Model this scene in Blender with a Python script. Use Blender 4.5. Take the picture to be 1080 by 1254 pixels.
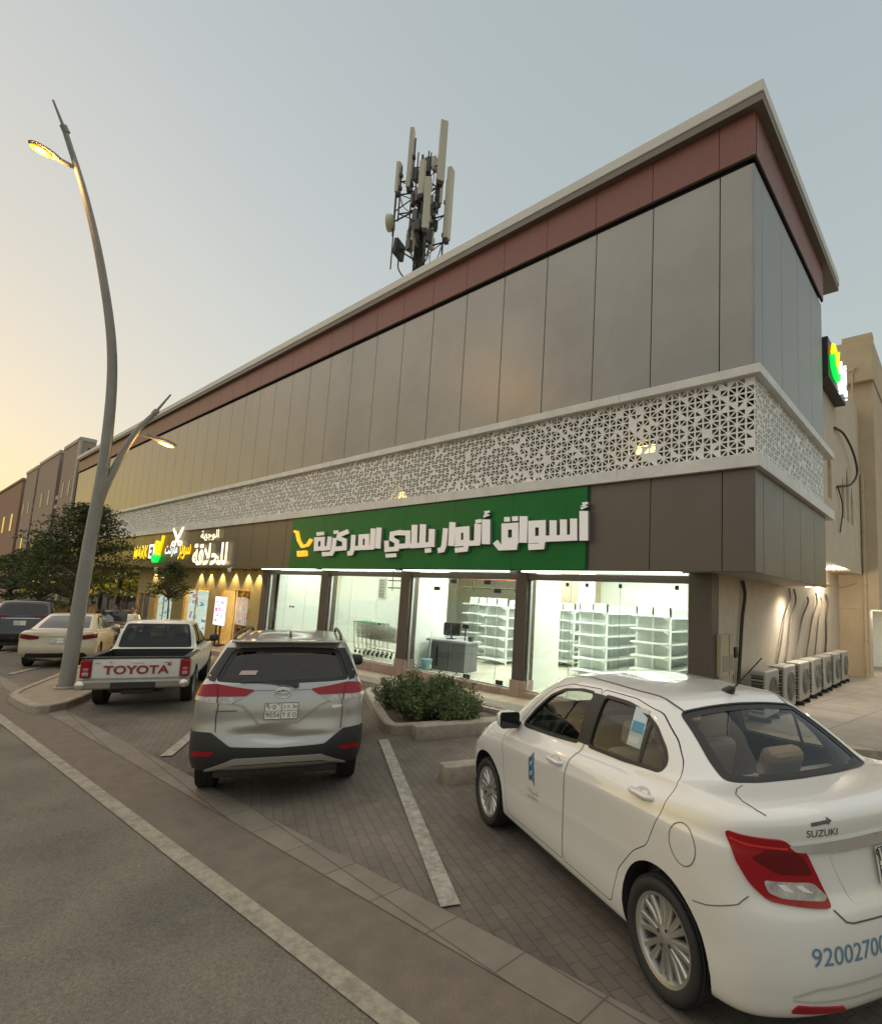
import bpy, bmesh, math, random
from mathutils import Vector, Matrix
from mathutils.bvhtree import BVHTree
from mathutils.geometry import delaunay_2d_cdt
R = math.radians
rng = random.Random(7)
for _o in list(bpy.data.objects): bpy.data.objects.remove(_o)
sc = bpy.context.scene
COL = sc.collection
# ------------------------------------------------------------------ camera
yaw, pitch, roll, FPX, CX, CY = R(40.3129), R(6.7248), R(2.8377), 653.656, 632.0, 653.8
_f = Vector((-math.sin(yaw)*math.cos(pitch), math.cos(yaw)*math.cos(pitch), math.sin(pitch)))
_r = Vector((math.cos(yaw), math.sin(yaw), 0)); _u = _r.cross(_f)
r_ = math.cos(roll)*_r + math.sin(roll)*_u; u_ = -math.sin(roll)*_r + math.cos(roll)*_u
cam = bpy.data.cameras.new('camera'); co = bpy.data.objects.new('camera', cam); COL.objects.link(co)
co.matrix_world = Matrix(((r_.x, u_.x, -_f.x, 0), (r_.y, u_.y, -_f.y, 0), (r_.z, u_.z, -_f.z, 2.3), (0, 0, 0, 1)))
cam.sensor_fit = 'HORIZONTAL'; cam.sensor_width = 36.0; cam.lens = 36.0*FPX/1080
cam.shift_x = -(CX-540)/1080; cam.shift_y = (CY-627)/1080
cam.clip_end = 3000; cam.clip_start = 0.05
sc.camera = co
# ------------------------------------------------------------------ sky and sun (just after sunset side light)
SUN_EL, SUN_AZ = 2.0, R(-104)            # azimuth measured from +Y towards +X
w = bpy.data.worlds.new('World'); sc.world = w; w.use_nodes = True
nt = w.node_tree; bg = nt.nodes['Background']
sky = nt.nodes.new('ShaderNodeTexSky'); sky.sky_type = 'NISHITA'; sky.sun_disc = False
sky.sun_elevation = R(SUN_EL); sky.sun_rotation = SUN_AZ
sky.altitude = 600; sky.air_density = 1.0; sky.dust_density = 3.5; sky.ozone_density = .8
ga = nt.nodes.new('ShaderNodeGamma'); ga.inputs[1].default_value = .27
hs = nt.nodes.new('ShaderNodeHueSaturation'); hs.inputs['Saturation'].default_value = 1.5
nt.links.new(sky.outputs[0], ga.inputs[0]); nt.links.new(ga.outputs[0], hs.inputs['Color']); tn = nt.nodes.new('ShaderNodeMix'); tn.data_type = 'RGBA'; tn.blend_type = 'MULTIPLY'; tn.inputs[0].default_value = 1; tn.inputs[7].default_value = (1.04, 1.052, 1.005, 1)
nt.links.new(hs.outputs[0], tn.inputs[6]); nt.links.new(tn.outputs[2], bg.inputs[0]); bg.inputs[1].default_value = 0.106
sl = bpy.data.lights.new('sun', 'SUN'); sl.energy = 0.22; sl.angle = R(110); sl.color = (1, .84, .66)
so = bpy.data.objects.new('sun', sl); COL.objects.link(so)
SH = R(74)                               # fill sun added high above the sky's own low sun: very soft shadows
sd = Vector((math.sin(SUN_AZ)*math.cos(SH), math.cos(SUN_AZ)*math.cos(SH), math.sin(SH)))
so.rotation_euler = sd.to_track_quat('Z', 'Y').to_euler()
vs = sc.view_settings; vs.view_transform = 'Standard'; vs.look = 'None'; vs.exposure = 2.5; vs.gamma = 1
sc.render.engine = 'CYCLES'
sc.cycles.use_denoising = True
sc.cycles.max_bounces = 8; sc.cycles.transparent_max_bounces = 16; sc.cycles.glossy_bounces = 4; sc.cycles.diffuse_bounces = 4
sc.cycles.sample_clamp_indirect = 6; sc.cycles.caustics_reflective = False; sc.cycles.caustics_refractive = False
# ------------------------------------------------------------------ helpers
K = .022
def gz(x): return K*(x+2.5)              # the lot falls gently to the left
MATS = {}
def mk(name, col, rough=.6, metal=0., var=0., scale=6., bump=0., bscale=40., coat=0., emit=None, estr=0., spec=None, col2=None, stain=0.):
    m = bpy.data.materials.new(name); m.use_nodes = True; n = m.node_tree; p = n.nodes['Principled BSDF']
    c4 = (*col, 1); p.inputs['Base Color'].default_value = c4
    p.inputs['Roughness'].default_value = rough; p.inputs['Metallic'].default_value = metal
    if coat: p.inputs['Coat Weight'].default_value = coat; p.inputs['Coat Roughness'].default_value = .04
    if spec is not None: p.inputs['Specular IOR Level'].default_value = spec
    if emit: p.inputs['Emission Color'].default_value = (*emit, 1); p.inputs['Emission Strength'].default_value = estr
    if var or bump or col2:
        tc = n.nodes.new('ShaderNodeTexCoord')
        if var or col2:
            ns = n.nodes.new('ShaderNodeTexNoise'); ns.inputs['Scale'].default_value = scale; ns.inputs['Detail'].default_value = 8; ns.inputs['Roughness'].default_value = .65
            n.links.new(tc.outputs['Object'], ns.inputs['Vector'])
            cr = n.nodes.new('ShaderNodeValToRGB'); a = col2 or tuple(x*(1-var) for x in col); b = tuple(min(1, x*(1+var)) for x in col)
            cr.color_ramp.elements[0].color = (*a, 1); cr.color_ramp.elements[1].color = (*b, 1)
            cr.color_ramp.elements[0].position = .32; cr.color_ramp.elements[1].position = .68
            n.links.new(ns.outputs[0], cr.inputs[0]); n.links.new(cr.outputs[0], p.inputs['Base Color'])
            mr = n.nodes.new('ShaderNodeMapRange'); mr.inputs[3].default_value = max(0, rough-.08); mr.inputs[4].default_value = min(1, rough+.08)
            n.links.new(ns.outputs[0], mr.inputs[0]); n.links.new(mr.outputs[0], p.inputs['Roughness'])
        if bump:
            nb = n.nodes.new('ShaderNodeTexNoise'); nb.inputs['Scale'].default_value = bscale; nb.inputs['Detail'].default_value = 6
            n.links.new(tc.outputs['Object'], nb.inputs['Vector'])
            bp = n.nodes.new('ShaderNodeBump'); bp.inputs['Strength'].default_value = bump; bp.inputs['Distance'].default_value = .02
            n.links.new(nb.outputs[0], bp.inputs['Height']); n.links.new(bp.outputs[0], p.inputs['Normal'])
    MATS[name] = m; return m
def glass(name, tint, refl=1.0, rough=0.0, f0=.045):
    m = bpy.data.materials.new(name); m.use_nodes = True; n = m.node_tree
    for x in list(n.nodes):
        if x.type != 'OUTPUT_MATERIAL': n.nodes.remove(x)
    out = [x for x in n.nodes if x.type == 'OUTPUT_MATERIAL'][0]
    tr = n.nodes.new('ShaderNodeBsdfTransparent'); tr.inputs[0].default_value = (*tint, 1)
    gl = n.nodes.new('ShaderNodeBsdfGlossy'); gl.inputs['Roughness'].default_value = rough; gl.inputs[0].default_value = (refl, refl, refl, 1)
    lw = n.nodes.new('ShaderNodeLayerWeight'); lw.inputs[0].default_value = .5
    pw = n.nodes.new('ShaderNodeMath'); pw.operation = 'POWER'; pw.inputs[1].default_value = 5; n.links.new(lw.outputs['Facing'], pw.inputs[0])
    fr = n.nodes.new('ShaderNodeMath'); fr.operation = 'MULTIPLY_ADD'; fr.inputs[1].default_value = .95; fr.inputs[2].default_value = f0; n.links.new(pw.outputs[0], fr.inputs[0])
    mx = n.nodes.new('ShaderNodeMixShader'); n.links.new(fr.outputs[0], mx.inputs[0]); n.links.new(tr.outputs[0], mx.inputs[1]); n.links.new(gl.outputs[0], mx.inputs[2])
    n.links.new(mx.outputs[0], out.inputs[0]); MATS[name] = m; return m
def tag(o, label=None, cat=None, group=None, kind=None):
    if label: o['label'] = label
    if cat: o['category'] = cat
    if group: o['group'] = group
    if kind: o['kind'] = kind
    return o
def empty(name, loc=(0, 0, 0), label=None, cat=None, group=None, rz=0):
    o = bpy.data.objects.new(name, None); COL.objects.link(o); o.location = loc; o.rotation_euler = (0, 0, rz); o.empty_display_size = .2
    return tag(o, label, cat, group)
def link(name, me, mats, parent=None):
    o = bpy.data.objects.new(name, me); COL.objects.link(o)
    for m in (mats if isinstance(mats, (list, tuple)) else [mats]):
        if m is not None: me.materials.append(m)
    if parent is not None: o.parent = parent
    return o
def copy_tree(o, parent=None):
    c = o.copy(); COL.objects.link(c); c.parent = parent
    for ch in list(o.children): copy_tree(ch, c)
    return c
class MB:
    """collects shapes into one mesh"""
    def __init__(s): s.v = []; s.f = []; s.mi = []; s.sm = []
    def add(s, vs, fs, mi=0, smooth=False):
        b = len(s.v); s.v += [tuple(x) for x in vs]
        for f in fs: s.f.append(tuple(b+i for i in f)); s.mi.append(mi); s.sm.append(smooth)
    def box(s, x0, x1, y0, y1, z0, z1, mi=0, M=None):
        vs = [Vector(p) for p in ((x0,y0,z0),(x1,y0,z0),(x1,y1,z0),(x0,y1,z0),(x0,y0,z1),(x1,y0,z1),(x1,y1,z1),(x0,y1,z1))]
        if M is not None: vs = [M @ p for p in vs]
        s.add(vs, [(0,3,2,1),(4,5,6,7),(0,1,5,4),(1,2,6,5),(2,3,7,6),(3,0,4,7)], mi)
    def rbox(s, x0, x1, y0, y1, z0, z1, r=.01, mi=0, M=None, seg=2):
        bm = bmesh.new(); bmesh.ops.create_cube(bm, size=1)
        for v in bm.verts: v.co = Vector(((x0+x1)/2+v.co.x*(x1-x0), (y0+y1)/2+v.co.y*(y1-y0), (z0+z1)/2+v.co.z*(z1-z0)))
        r = min(r, abs(x1-x0)*.45, abs(y1-y0)*.45, abs(z1-z0)*.45)
        bmesh.ops.bevel(bm, geom=list(bm.edges), offset=r, segments=seg, profile=.5, affect='EDGES')
        s.bm(bm, mi, M)
    def bm(s, bm, mi=0, M=None, smooth=False):
        bm.verts.ensure_lookup_table(); bm.verts.index_update()
        s.add([(M @ v.co if M is not None else v.co) for v in bm.verts], [[v.index for v in f.verts] for f in bm.faces], mi, smooth); bm.free()
    def prism(s, pts, z0, z1, mi=0, M=None):
        """extruded xy polygon (ccw)"""
        n = len(pts); vs = [Vector((p[0], p[1], z0)) for p in pts]+[Vector((p[0], p[1], z1)) for p in pts]
        if M is not None: vs = [M @ p for p in vs]
        s.add(vs, [tuple(reversed(range(n))), tuple(range(n, 2*n))]+[(i, (i+1) % n, n+(i+1) % n, n+i) for i in range(n)], mi)
    def tube(s, pts, rad, seg=10, mi=0, caps=True, M=None):
        pts = [Vector(p) for p in pts]; n = len(pts); rads = rad if isinstance(rad, (list, tuple)) else [rad]*n
        ring = []; a = None
        for i, p in enumerate(pts):
            t = (pts[min(i+1, n-1)]-pts[max(i-1, 0)]).normalized()
            if a is None:
                a = t.orthogonal().normalized()
            a = (a - t*a.dot(t)).normalized(); b = t.cross(a)
            ring.append([p+(a*math.cos(2*math.pi*k/seg)+b*math.sin(2*math.pi*k/seg))*rads[i] for k in range(seg)])
        vs = [v for rr in ring for v in rr]
        if M is not None: vs = [M @ v for v in vs]
        fs = [(i*seg+k, i*seg+(k+1) % seg, (i+1)*seg+(k+1) % seg, (i+1)*seg+k) for i in range(n-1) for k in range(seg)]
        s.add(vs, fs, mi, True)
        if caps: s.add(vs[:seg], [tuple(reversed(range(seg)))], mi); s.add(vs[-seg:], [tuple(range(seg))], mi)
    def lathe(s, prof, seg=32, axis='Z', mi=0, M=None, smooth=True):
        """prof: (radius, height)"""
        vs = []
        for (rr, h) in prof:
            for k in range(seg):
                a = 2*math.pi*k/seg; c, d = rr*math.cos(a), rr*math.sin(a)
                v = {'Z': Vector((c, d, h)), 'Y': Vector((d, h, c)), 'X': Vector((h, c, d))}[axis]
                vs.append(M @ v if M is not None else v)
        fs = [(i*seg+k, i*seg+(k+1) % seg, (i+1)*seg+(k+1) % seg, (i+1)*seg+k) for i in range(len(prof)-1) for k in range(seg)]
        s.add(vs, fs, mi, smooth)
    def build(s, name, mats, parent=None, auto=None):
        me = bpy.data.meshes.new(name); me.from_pydata(s.v, [], s.f)
        for p, mi, sm in zip(me.polygons, s.mi, s.sm): p.material_index = mi; p.use_smooth = sm
        o = link(name, me, mats, parent)
        if auto is not None:
            for p in me.polygons: p.use_smooth = True
            sharp_by_angle(me, auto)
        me.validate(); me.update()
        return o
def sharp_by_angle(me, ang):
    bm = bmesh.new(); bm.from_mesh(me); c = R(ang)
    for e in bm.edges:
        e.smooth = len(e.link_faces) == 2 and e.calc_face_angle(0) < c
    bm.to_mesh(me); bm.free()
def spline(P, sub, closed=False):
    """centripetal Catmull-Rom through 3-D points, sub steps a span"""
    P = [Vector(p) for p in P]; n = len(P); out = []
    for i in range(n-1):
        p0 = P[i-1] if i > 0 else P[i]*2-P[i+1]; p1 = P[i]; p2 = P[i+1]; p3 = P[i+2] if i+2 < n else P[i+1]*2-P[i]
        d1 = max((p1-p0).length, 1e-5)**.5; d2 = max((p2-p1).length, 1e-5)**.5; d3 = max((p3-p2).length, 1e-5)**.5
        m1 = ((p1-p0)/d1-(p2-p0)/(d1+d2)+(p2-p1)/d2)*d2; m2 = ((p2-p1)/d2-(p3-p1)/(d2+d3)+(p3-p2)/d3)*d2
        for k in range(sub):
            t = k/sub; t2, t3 = t*t, t*t*t
            out.append(p1*(2*t3-3*t2+1)+m1*(t3-2*t2+t)+p2*(-2*t3+3*t2)+m2*(t3-t2))
    out.append(P[-1]); return out
def text_mesh(s, size=1., offset=0., align='CENTER', extrude=0., xs=1.):
    c = bpy.data.curves.new('lettering', 'FONT'); c.body = s; c.size = size; c.offset = offset; c.extrude = extrude; c.align_x = align; c.resolution_u = 4
    o = bpy.data.objects.new('lettering', c); COL.objects.link(o)
    me = bpy.data.meshes.new_from_object(o.evaluated_get(bpy.context.evaluated_depsgraph_get()))
    bpy.data.objects.remove(o); bpy.data.curves.remove(c)
    for v in me.vertices: v.co.x *= xs
    return me
AR = {'ا':('\ufe8d','\ufe8e',None,None),'أ':('\ufe83','\ufe84',None,None),'ب':('\ufe8f','\ufe90','\ufe91','\ufe92'),'ة':('\ufe93','\ufe94',None,None),'ت':('\ufe95','\ufe96','\ufe97','\ufe98'),
 'ج':('\ufe9d','\ufe9e','\ufe9f','\ufea0'),'ح':('\ufea1','\ufea2','\ufea3','\ufea4'),'د':('\ufea9','\ufeaa',None,None),'ر':('\ufead','\ufeae',None,None),'س':('\ufeb1','\ufeb2','\ufeb3','\ufeb4'),
 'ط':('\ufec1','\ufec2','\ufec3','\ufec4'),'ع':('\ufec9','\ufeca','\ufecb','\ufecc'),'ق':('\ufed5','\ufed6','\ufed7','\ufed8'),'ك':('\ufed9','\ufeda','\ufedb','\ufedc'),'ل':('\ufedd','\ufede','\ufedf','\ufee0'),
 'م':('\ufee1','\ufee2','\ufee3','\ufee4'),'ن':('\ufee5','\ufee6','\ufee7','\ufee8'),'ه':('\ufee9','\ufeea','\ufeeb','\ufeec'),'و':('\ufeed','\ufeee',None,None),'ي':('\ufef1','\ufef2','\ufef3','\ufef4'),'ش':('\ufeb5','\ufeb6','\ufeb7','\ufeb8'),'ى':('\ufeef','\ufef0',None,None)}
def arab(t):
    """shape an Arabic word into presentation forms in visual order"""
    t = t.replace('لا', '\u0001'); out = []; prev = False
    for i, ch in enumerate(t):
        if ch == '\u0001': out.append('\ufefc' if prev else '\ufefb'); prev = False; continue
        if ch not in AR: out.append(ch); prev = False; continue
        iso, fin, ini, med = AR[ch]; nx = i+1 < len(t) and (t[i+1] in AR or t[i+1] == '\u0001')
        if ini is None: out.append(fin if prev else iso); prev = False
        else:
            out.append((med if nx else fin) if prev else (ini if nx else iso)); prev = nx
    return ''.join(reversed(out))
def put_text(name, s, mat, M, size, offset=0., extrude=.002, xs=1., parent=None, align='CENTER'):
    me = text_mesh(s, size, offset, align, extrude, xs); me.transform(M); return link(name, me, mat, parent)
def frame_matrix(o, u, v):
    u = Vector(u).normalized(); v = Vector(v); n = u.cross(v).normalized(); v = n.cross(u)
    return Matrix(((u.x, v.x, n.x, o[0]), (u.y, v.y, n.y, o[1]), (u.z, v.z, n.z, o[2]), (0, 0, 0, 1)))
# ------------------------------------------------------------------ materials
def mat_pavers():
    m = mk('pavers', (.2, .17, .145), .85); n = m.node_tree; p = n.nodes['Principled BSDF']
    tc = n.nodes.new('ShaderNodeTexCoord'); mp = n.nodes.new('ShaderNodeMapping'); mp.inputs['Rotation'].default_value = (0, 0, R(24)); n.links.new(tc.outputs['Object'], mp.inputs[0])
    br = n.nodes.new('ShaderNodeTexBrick'); br.inputs['Scale'].default_value = 1; br.inputs['Brick Width'].default_value = .2; br.inputs['Row Height'].default_value = .1
    br.inputs['Mortar Size'].default_value = .006; br.inputs['Mortar Smooth'].default_value = .3; br.inputs['Color1'].default_value = (.165, .141, .12, 1); br.inputs['Color2'].default_value = (.19, .163, .14, 1); br.inputs['Mortar'].default_value = (.122, .104, .088, 1)
    n.links.new(mp.outputs[0], br.inputs[0])
    ns = n.nodes.new('ShaderNodeTexNoise'); ns.inputs['Scale'].default_value = .5; ns.inputs['Detail'].default_value = 12; ns.inputs['Roughness'].default_value = .7; n.links.new(tc.outputs['Object'], ns.inputs[0])
    cr = n.nodes.new('ShaderNodeValToRGB'); cr.color_ramp.elements[0].position = .35; cr.color_ramp.elements[0].color = (.55, .53, .51, 1); cr.color_ramp.elements[1].position = .7; cr.color_ramp.elements[1].color = (1.22, 1.16, 1.08, 1)
    n.links.new(ns.outputs[0], cr.inputs[0])
    mx = n.nodes.new('ShaderNodeMix'); mx.data_type = 'RGBA'; mx.blend_type = 'MULTIPLY'; mx.inputs[0].default_value = 1
    n.links.new(br.outputs[0], mx.inputs[6]); n.links.new(cr.outputs[0], mx.inputs[7])
    sp = n.nodes.new('ShaderNodeTexNoise'); sp.inputs['Scale'].default_value = 1.6; sp.inputs['Detail'].default_value = 5; sp.inputs['Roughness'].default_value = .6; n.links.new(tc.outputs['Object'], sp.inputs[0])
    sr = n.nodes.new('ShaderNodeValToRGB'); sr.color_ramp.elements[0].position = .6; sr.color_ramp.elements[0].color = (1, 1, 1, 1); sr.color_ramp.elements[1].position = .72; sr.color_ramp.elements[1].color = (.7, .69, .69, 1); n.links.new(sp.outputs[0], sr.inputs[0])
    m3 = n.nodes.new('ShaderNodeMix'); m3.data_type = 'RGBA'; m3.blend_type = 'MULTIPLY'; m3.inputs[0].default_value = 1; n.links.new(mx.outputs[2], m3.inputs[6]); n.links.new(sr.outputs[0], m3.inputs[7]); n.links.new(m3.outputs[2], p.inputs['Base Color'])
    n2 = n.nodes.new('ShaderNodeTexNoise'); n2.inputs['Scale'].default_value = 60; n.links.new(tc.outputs['Object'], n2.inputs[0])
    ad = n.nodes.new('ShaderNodeMath'); ad.operation = 'MULTIPLY_ADD'; ad.inputs[1].default_value = .35; n.links.new(n2.outputs[0], ad.inputs[0]); 
    iv = n.nodes.new('ShaderNodeMath'); iv.operation = 'SUBTRACT'; iv.inputs[0].default_value = 1; n.links.new(br.outputs[1], iv.inputs[1]); n.links.new(iv.outputs[0], ad.inputs[2])
    bp = n.nodes.new('ShaderNodeBump'); bp.inputs['Strength'].default_value = .4; bp.inputs['Distance'].default_value = .006; n.links.new(ad.outputs[0], bp.inputs['Height']); n.links.new(bp.outputs[0], p.inputs['Normal'])
    return m
def mat_tiles(name, c1, c2, mortar, bw, rh, rot=0., ms=.004, rough=.6, offset=.5):
    m = mk(name, c1, rough); n = m.node_tree; p = n.nodes['Principled BSDF']
    tc = n.nodes.new('ShaderNodeTexCoord'); mp = n.nodes.new('ShaderNodeMapping'); mp.inputs['Rotation'].default_value = (0, 0, R(rot)); n.links.new(tc.outputs['Object'], mp.inputs[0])
    br = n.nodes.new('ShaderNodeTexBrick'); br.offset = offset; br.inputs['Scale'].default_value = 1; br.inputs['Brick Width'].default_value = bw; br.inputs['Row Height'].default_value = rh
    br.inputs['Mortar Size'].default_value = ms; br.inputs['Color1'].default_value = (*c1, 1); br.inputs['Color2'].default_value = (*c2, 1); br.inputs['Mortar'].default_value = (*mortar, 1)
    n.links.new(mp.outputs[0], br.inputs[0])
    ns = n.nodes.new('ShaderNodeTexNoise'); ns.inputs['Scale'].default_value = 1.7; ns.inputs['Detail'].default_value = 10; ns.inputs['Roughness'].default_value = .7; n.links.new(tc.outputs['Object'], ns.inputs[0])
    cr = n.nodes.new('ShaderNodeValToRGB'); cr.color_ramp.elements[0].position = .3; cr.color_ramp.elements[0].color = (.72, .7, .67, 1); cr.color_ramp.elements[1].position = .7; cr.color_ramp.elements[1].color = (1.1, 1.08, 1.05, 1)
    n.links.new(ns.outputs[0], cr.inputs[0])
    mx = n.nodes.new('ShaderNodeMix'); mx.data_type = 'RGBA'; mx.blend_type = 'MULTIPLY'; mx.inputs[0].default_value = 1
    n.links.new(br.outputs[0], mx.inputs[6]); n.links.new(cr.outputs[0], mx.inputs[7]); n.links.new(mx.outputs[2], p.inputs['Base Color'])
    bp = n.nodes.new('ShaderNodeBump'); bp.inputs['Strength'].default_value = .35; bp.inputs['Distance'].default_value = .006; bp.invert = True; n.links.new(br.outputs[1], bp.inputs['Height']); n.links.new(bp.outputs[0], p.inputs['Normal'])
    return m
def mat_asphalt():
    m = mk('asphalt', (.07, .066, .06), .9); n = m.node_tree; p = n.nodes['Principled BSDF']
    tc = n.nodes.new('ShaderNodeTexCoord'); a = n.nodes.new('ShaderNodeTexNoise'); a.inputs['Scale'].default_value = 45; a.inputs['Detail'].default_value = 8; a.inputs['Roughness'].default_value = .75
    b = n.nodes.new('ShaderNodeTexNoise'); b.inputs['Scale'].default_value = .9; b.inputs['Detail'].default_value = 9; b.inputs['Roughness'].default_value = .6
    for q in (a, b): n.links.new(tc.outputs['Object'], q.inputs[0])
    cr = n.nodes.new('ShaderNodeValToRGB'); cr.color_ramp.elements[0].position = .3; cr.color_ramp.elements[0].color = (.088, .078, .064, 1); cr.color_ramp.elements[1].position = .72; cr.color_ramp.elements[1].color = (.235, .21, .176, 1); n.links.new(a.outputs[0], cr.inputs[0])
    c2 = n.nodes.new('ShaderNodeValToRGB'); c2.color_ramp.elements[0].position = .34; c2.color_ramp.elements[0].color = (.72, .72, .72, 1); c2.color_ramp.elements[1].position = .6; c2.color_ramp.elements[1].color = (1.15, 1.12, 1.05, 1); n.links.new(b.outputs[0], c2.inputs[0])
    mx = n.nodes.new('ShaderNodeMix'); mx.data_type = 'RGBA'; mx.blend_type = 'MULTIPLY'; mx.inputs[0].default_value = 1
    n.links.new(cr.outputs[0], mx.inputs[6]); n.links.new(c2.outputs[0], mx.inputs[7]); n.links.new(mx.outputs[2], p.inputs['Base Color'])
    vo = n.nodes.new('ShaderNodeTexVoronoi'); vo.inputs['Scale'].default_value = 90; n.links.new(tc.outputs['Object'], vo.inputs[0])
    bp = n.nodes.new('ShaderNodeBump'); bp.inputs['Strength'].default_value = .55; bp.inputs['Distance'].default_value = .012; n.links.new(vo.outputs[0], bp.inputs['Height']); n.links.new(bp.outputs[0], p.inputs['Normal'])
    return m
def mat_worn_paint(name, col, under, lo=.42, hi=.5, scale=9.):
    m = mk(name, col, .75); n = m.node_tree; p = n.nodes['Principled BSDF']
    tc = n.nodes.new('ShaderNodeTexCoord'); a = n.nodes.new('ShaderNodeTexNoise'); a.inputs['Scale'].default_value = scale; a.inputs['Detail'].default_value = 12; a.inputs['Roughness'].default_value = .78; n.links.new(tc.outputs['Object'], a.inputs[0])
    cr = n.nodes.new('ShaderNodeValToRGB'); cr.color_ramp.elements[0].position = lo; cr.color_ramp.elements[0].color = (*under, 1); cr.color_ramp.elements[1].position = hi; cr.color_ramp.elements[1].color = (*col, 1)
    n.links.new(a.outputs[0], cr.inputs[0]); n.links.new(cr.outputs[0], p.inputs['Base Color'])
    bp = n.nodes.new('ShaderNodeBump'); bp.inputs['Strength'].default_value = .4; bp.inputs['Distance'].default_value = .01; n.links.new(a.outputs[0], bp.inputs['Height']); n.links.new(bp.outputs[0], p.inputs['Normal'])
    return m
PAVERS = mat_pavers(); ASPH = mat_asphalt()
WALK = mat_tiles('walk_tiles', (.42, .33, .23), (.38, .3, .21), (.2, .15, .1), .4, .4, 0, .006, .7, 0)
YARD = mat_tiles('yard_tiles', (.33, .29, .25), (.29, .26, .225), (.14, .12, .1), 1.2, 1.2, 8, .012, .7, 0)
STRIP = mat_tiles('kerb_blocks', (.25, .213, .176), (.225, .192, .158), (.13, .11, .09), .6, .29, 2.3, .008, .85, 0)
GUTTER = mk('gutter_concrete', (.165, .132, .102), .9, var=.16, scale=5, bump=.4, bscale=50)
LINE = mat_worn_paint('road_paint', (.36, .315, .24), (.22, .19, .15), .4, .58, 9)
LINE2 = mat_worn_paint('bay_paint', (.44, .4, .34), (.24, .21, .175), .4, .58, 10)
KERB = mk('kerb_concrete', (.33, .28, .225), .85, var=.22, scale=7, bump=.35, bscale=60)
SOIL = mk('soil', (.09, .06, .04), .95, var=.3, scale=9, bump=.6, bscale=30)
CLAD = mk('metal_cladding', (.26, .248, .232), .38, metal=.6, var=.12, scale=.5, bump=.8, bscale=.7)
FASC = mk('fascia_metal', (.135, .11, .095), .4, metal=.35, var=.06, scale=1.2)
BAND = mk('brown_band', (.21, .075, .058), .5, var=.12, scale=14)
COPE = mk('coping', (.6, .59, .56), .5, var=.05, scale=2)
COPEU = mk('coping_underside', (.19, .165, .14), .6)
MARB = mk('white_ledge', (.68, .665, .645), .45, var=.12, scale=2.2)
LATT = mk('lattice_white', (.8, .785, .765), .5, var=.04, scale=2)
DARK = mk('dark_recess', (.035, .03, .028), .9)
COLM = mk('column_cladding', (.11, .088, .075), .45, metal=.3, var=.06)
ALU = mk('aluminium', (.55, .56, .55), .35, metal=.8)
BLACK = mk('black_plastic', (.018, .018, .018), .45)
INW = mk('interior_white', (.82, .85, .8), .5, var=.02)
INF = mat_tiles('interior_floor', (.75, .72, .6), (.72, .69, .58), (.5, .48, .4), .6, .6, 0, .004, .15, 0)
SHELFW = mk('shelf_white', (.8, .83, .79), .4)
SHELFG = mk('shelf_back', (.55, .6, .57), .5)
BEIGE = mk('beige_render', (.58, .49, .38), .85, var=.08, scale=3, bump=.12, bscale=90)
BEIGE2 = mk('beige_stone', (.52, .42, .29), .85, var=.1, scale=1.5, bump=.1, bscale=40)
PINK = mat_tiles('plinth_tiles', (.4, .29, .24), (.36, .26, .21), (.2, .14, .11), .6, .4, 0, .008, .6, 0)
GREEN = mk('sign_green', (.01, .16, .034), .4, var=.12, scale=1, spec=.2)
LETW = mk('sign_letters', (.8, .76, .74), .4, emit=(1, .95, .92), estr=.03)
ORNG = mk('sign_orange', (.75, .3, .02), .35, emit=(1, .4, .03), estr=.25)
LAMPM = mk('panel_light', (.9, .95, .9), .5, emit=(.95, 1, .92), estr=7)
LEDS = mk('led_strip', (.9, .95, .9), .5, emit=(.86, 1, .84), estr=.45)
GLS = glass('window_glass', (.93, .96, .94), .9)
# ------------------------------------------------------------------ ground sheets (real slope)
def sheet(name, pts, mat, h, label_kind='structure'):
    me = bpy.data.meshes.new(name); me.from_pydata([(x, y, gz(x)+h) for x, y in pts], [], [tuple(range(len(pts)))])
    o = link(name, me, mat); o['kind'] = label_kind; return o
def RL(x, c): return c+.0405*(x+2.7)      # lines that follow the road edge
sheet('ground', [(-900, -900), (900, -900), (900, 900), (-900, 900)], PAVERS, 0)
def band(x0, x1, ca, cb): return [(x0, RL(x0, ca)), (x1, RL(x1, ca)), (x1, RL(x1, cb)), (x0, RL(x0, cb))]
sheet('road', [(-700, RL(-700, 2.1)-700), (700, RL(700, 2.1)-700), (700, RL(700, 2.1)), (-700, RL(-700, 2.1))], ASPH, .004)
sheet('gutter', band(-90, 60, 2.1, 2.72), GUTTER, .005)
sheet('kerb_strip', band(-90, 60, 2.68, 2.97), STRIP, .011)
sheet('road_edge_line', band(-90, 60, 1.985, 2.125), LINE, .015)
for i, (x0, y0, x1, y1) in enumerate(((-7.3, 5.55, -3.02, 3.02), (-12.6, 5.5, -8.55, 2.85), (-24.5, 5.6, -19.2, 2.5), (-30, 5.6, -24.6, 2.4))):
    d = Vector((x1-x0, y1-y0)).normalized()*.075; a = (-d.y, d.x)
    o = sheet('bay_line', [(x0-a[0], y0-a[1]), (x1-a[0], y1-a[1]), (x1+a[0], y1+a[1]), (x0+a[0], y0+a[1])], LINE2, .016)
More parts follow.
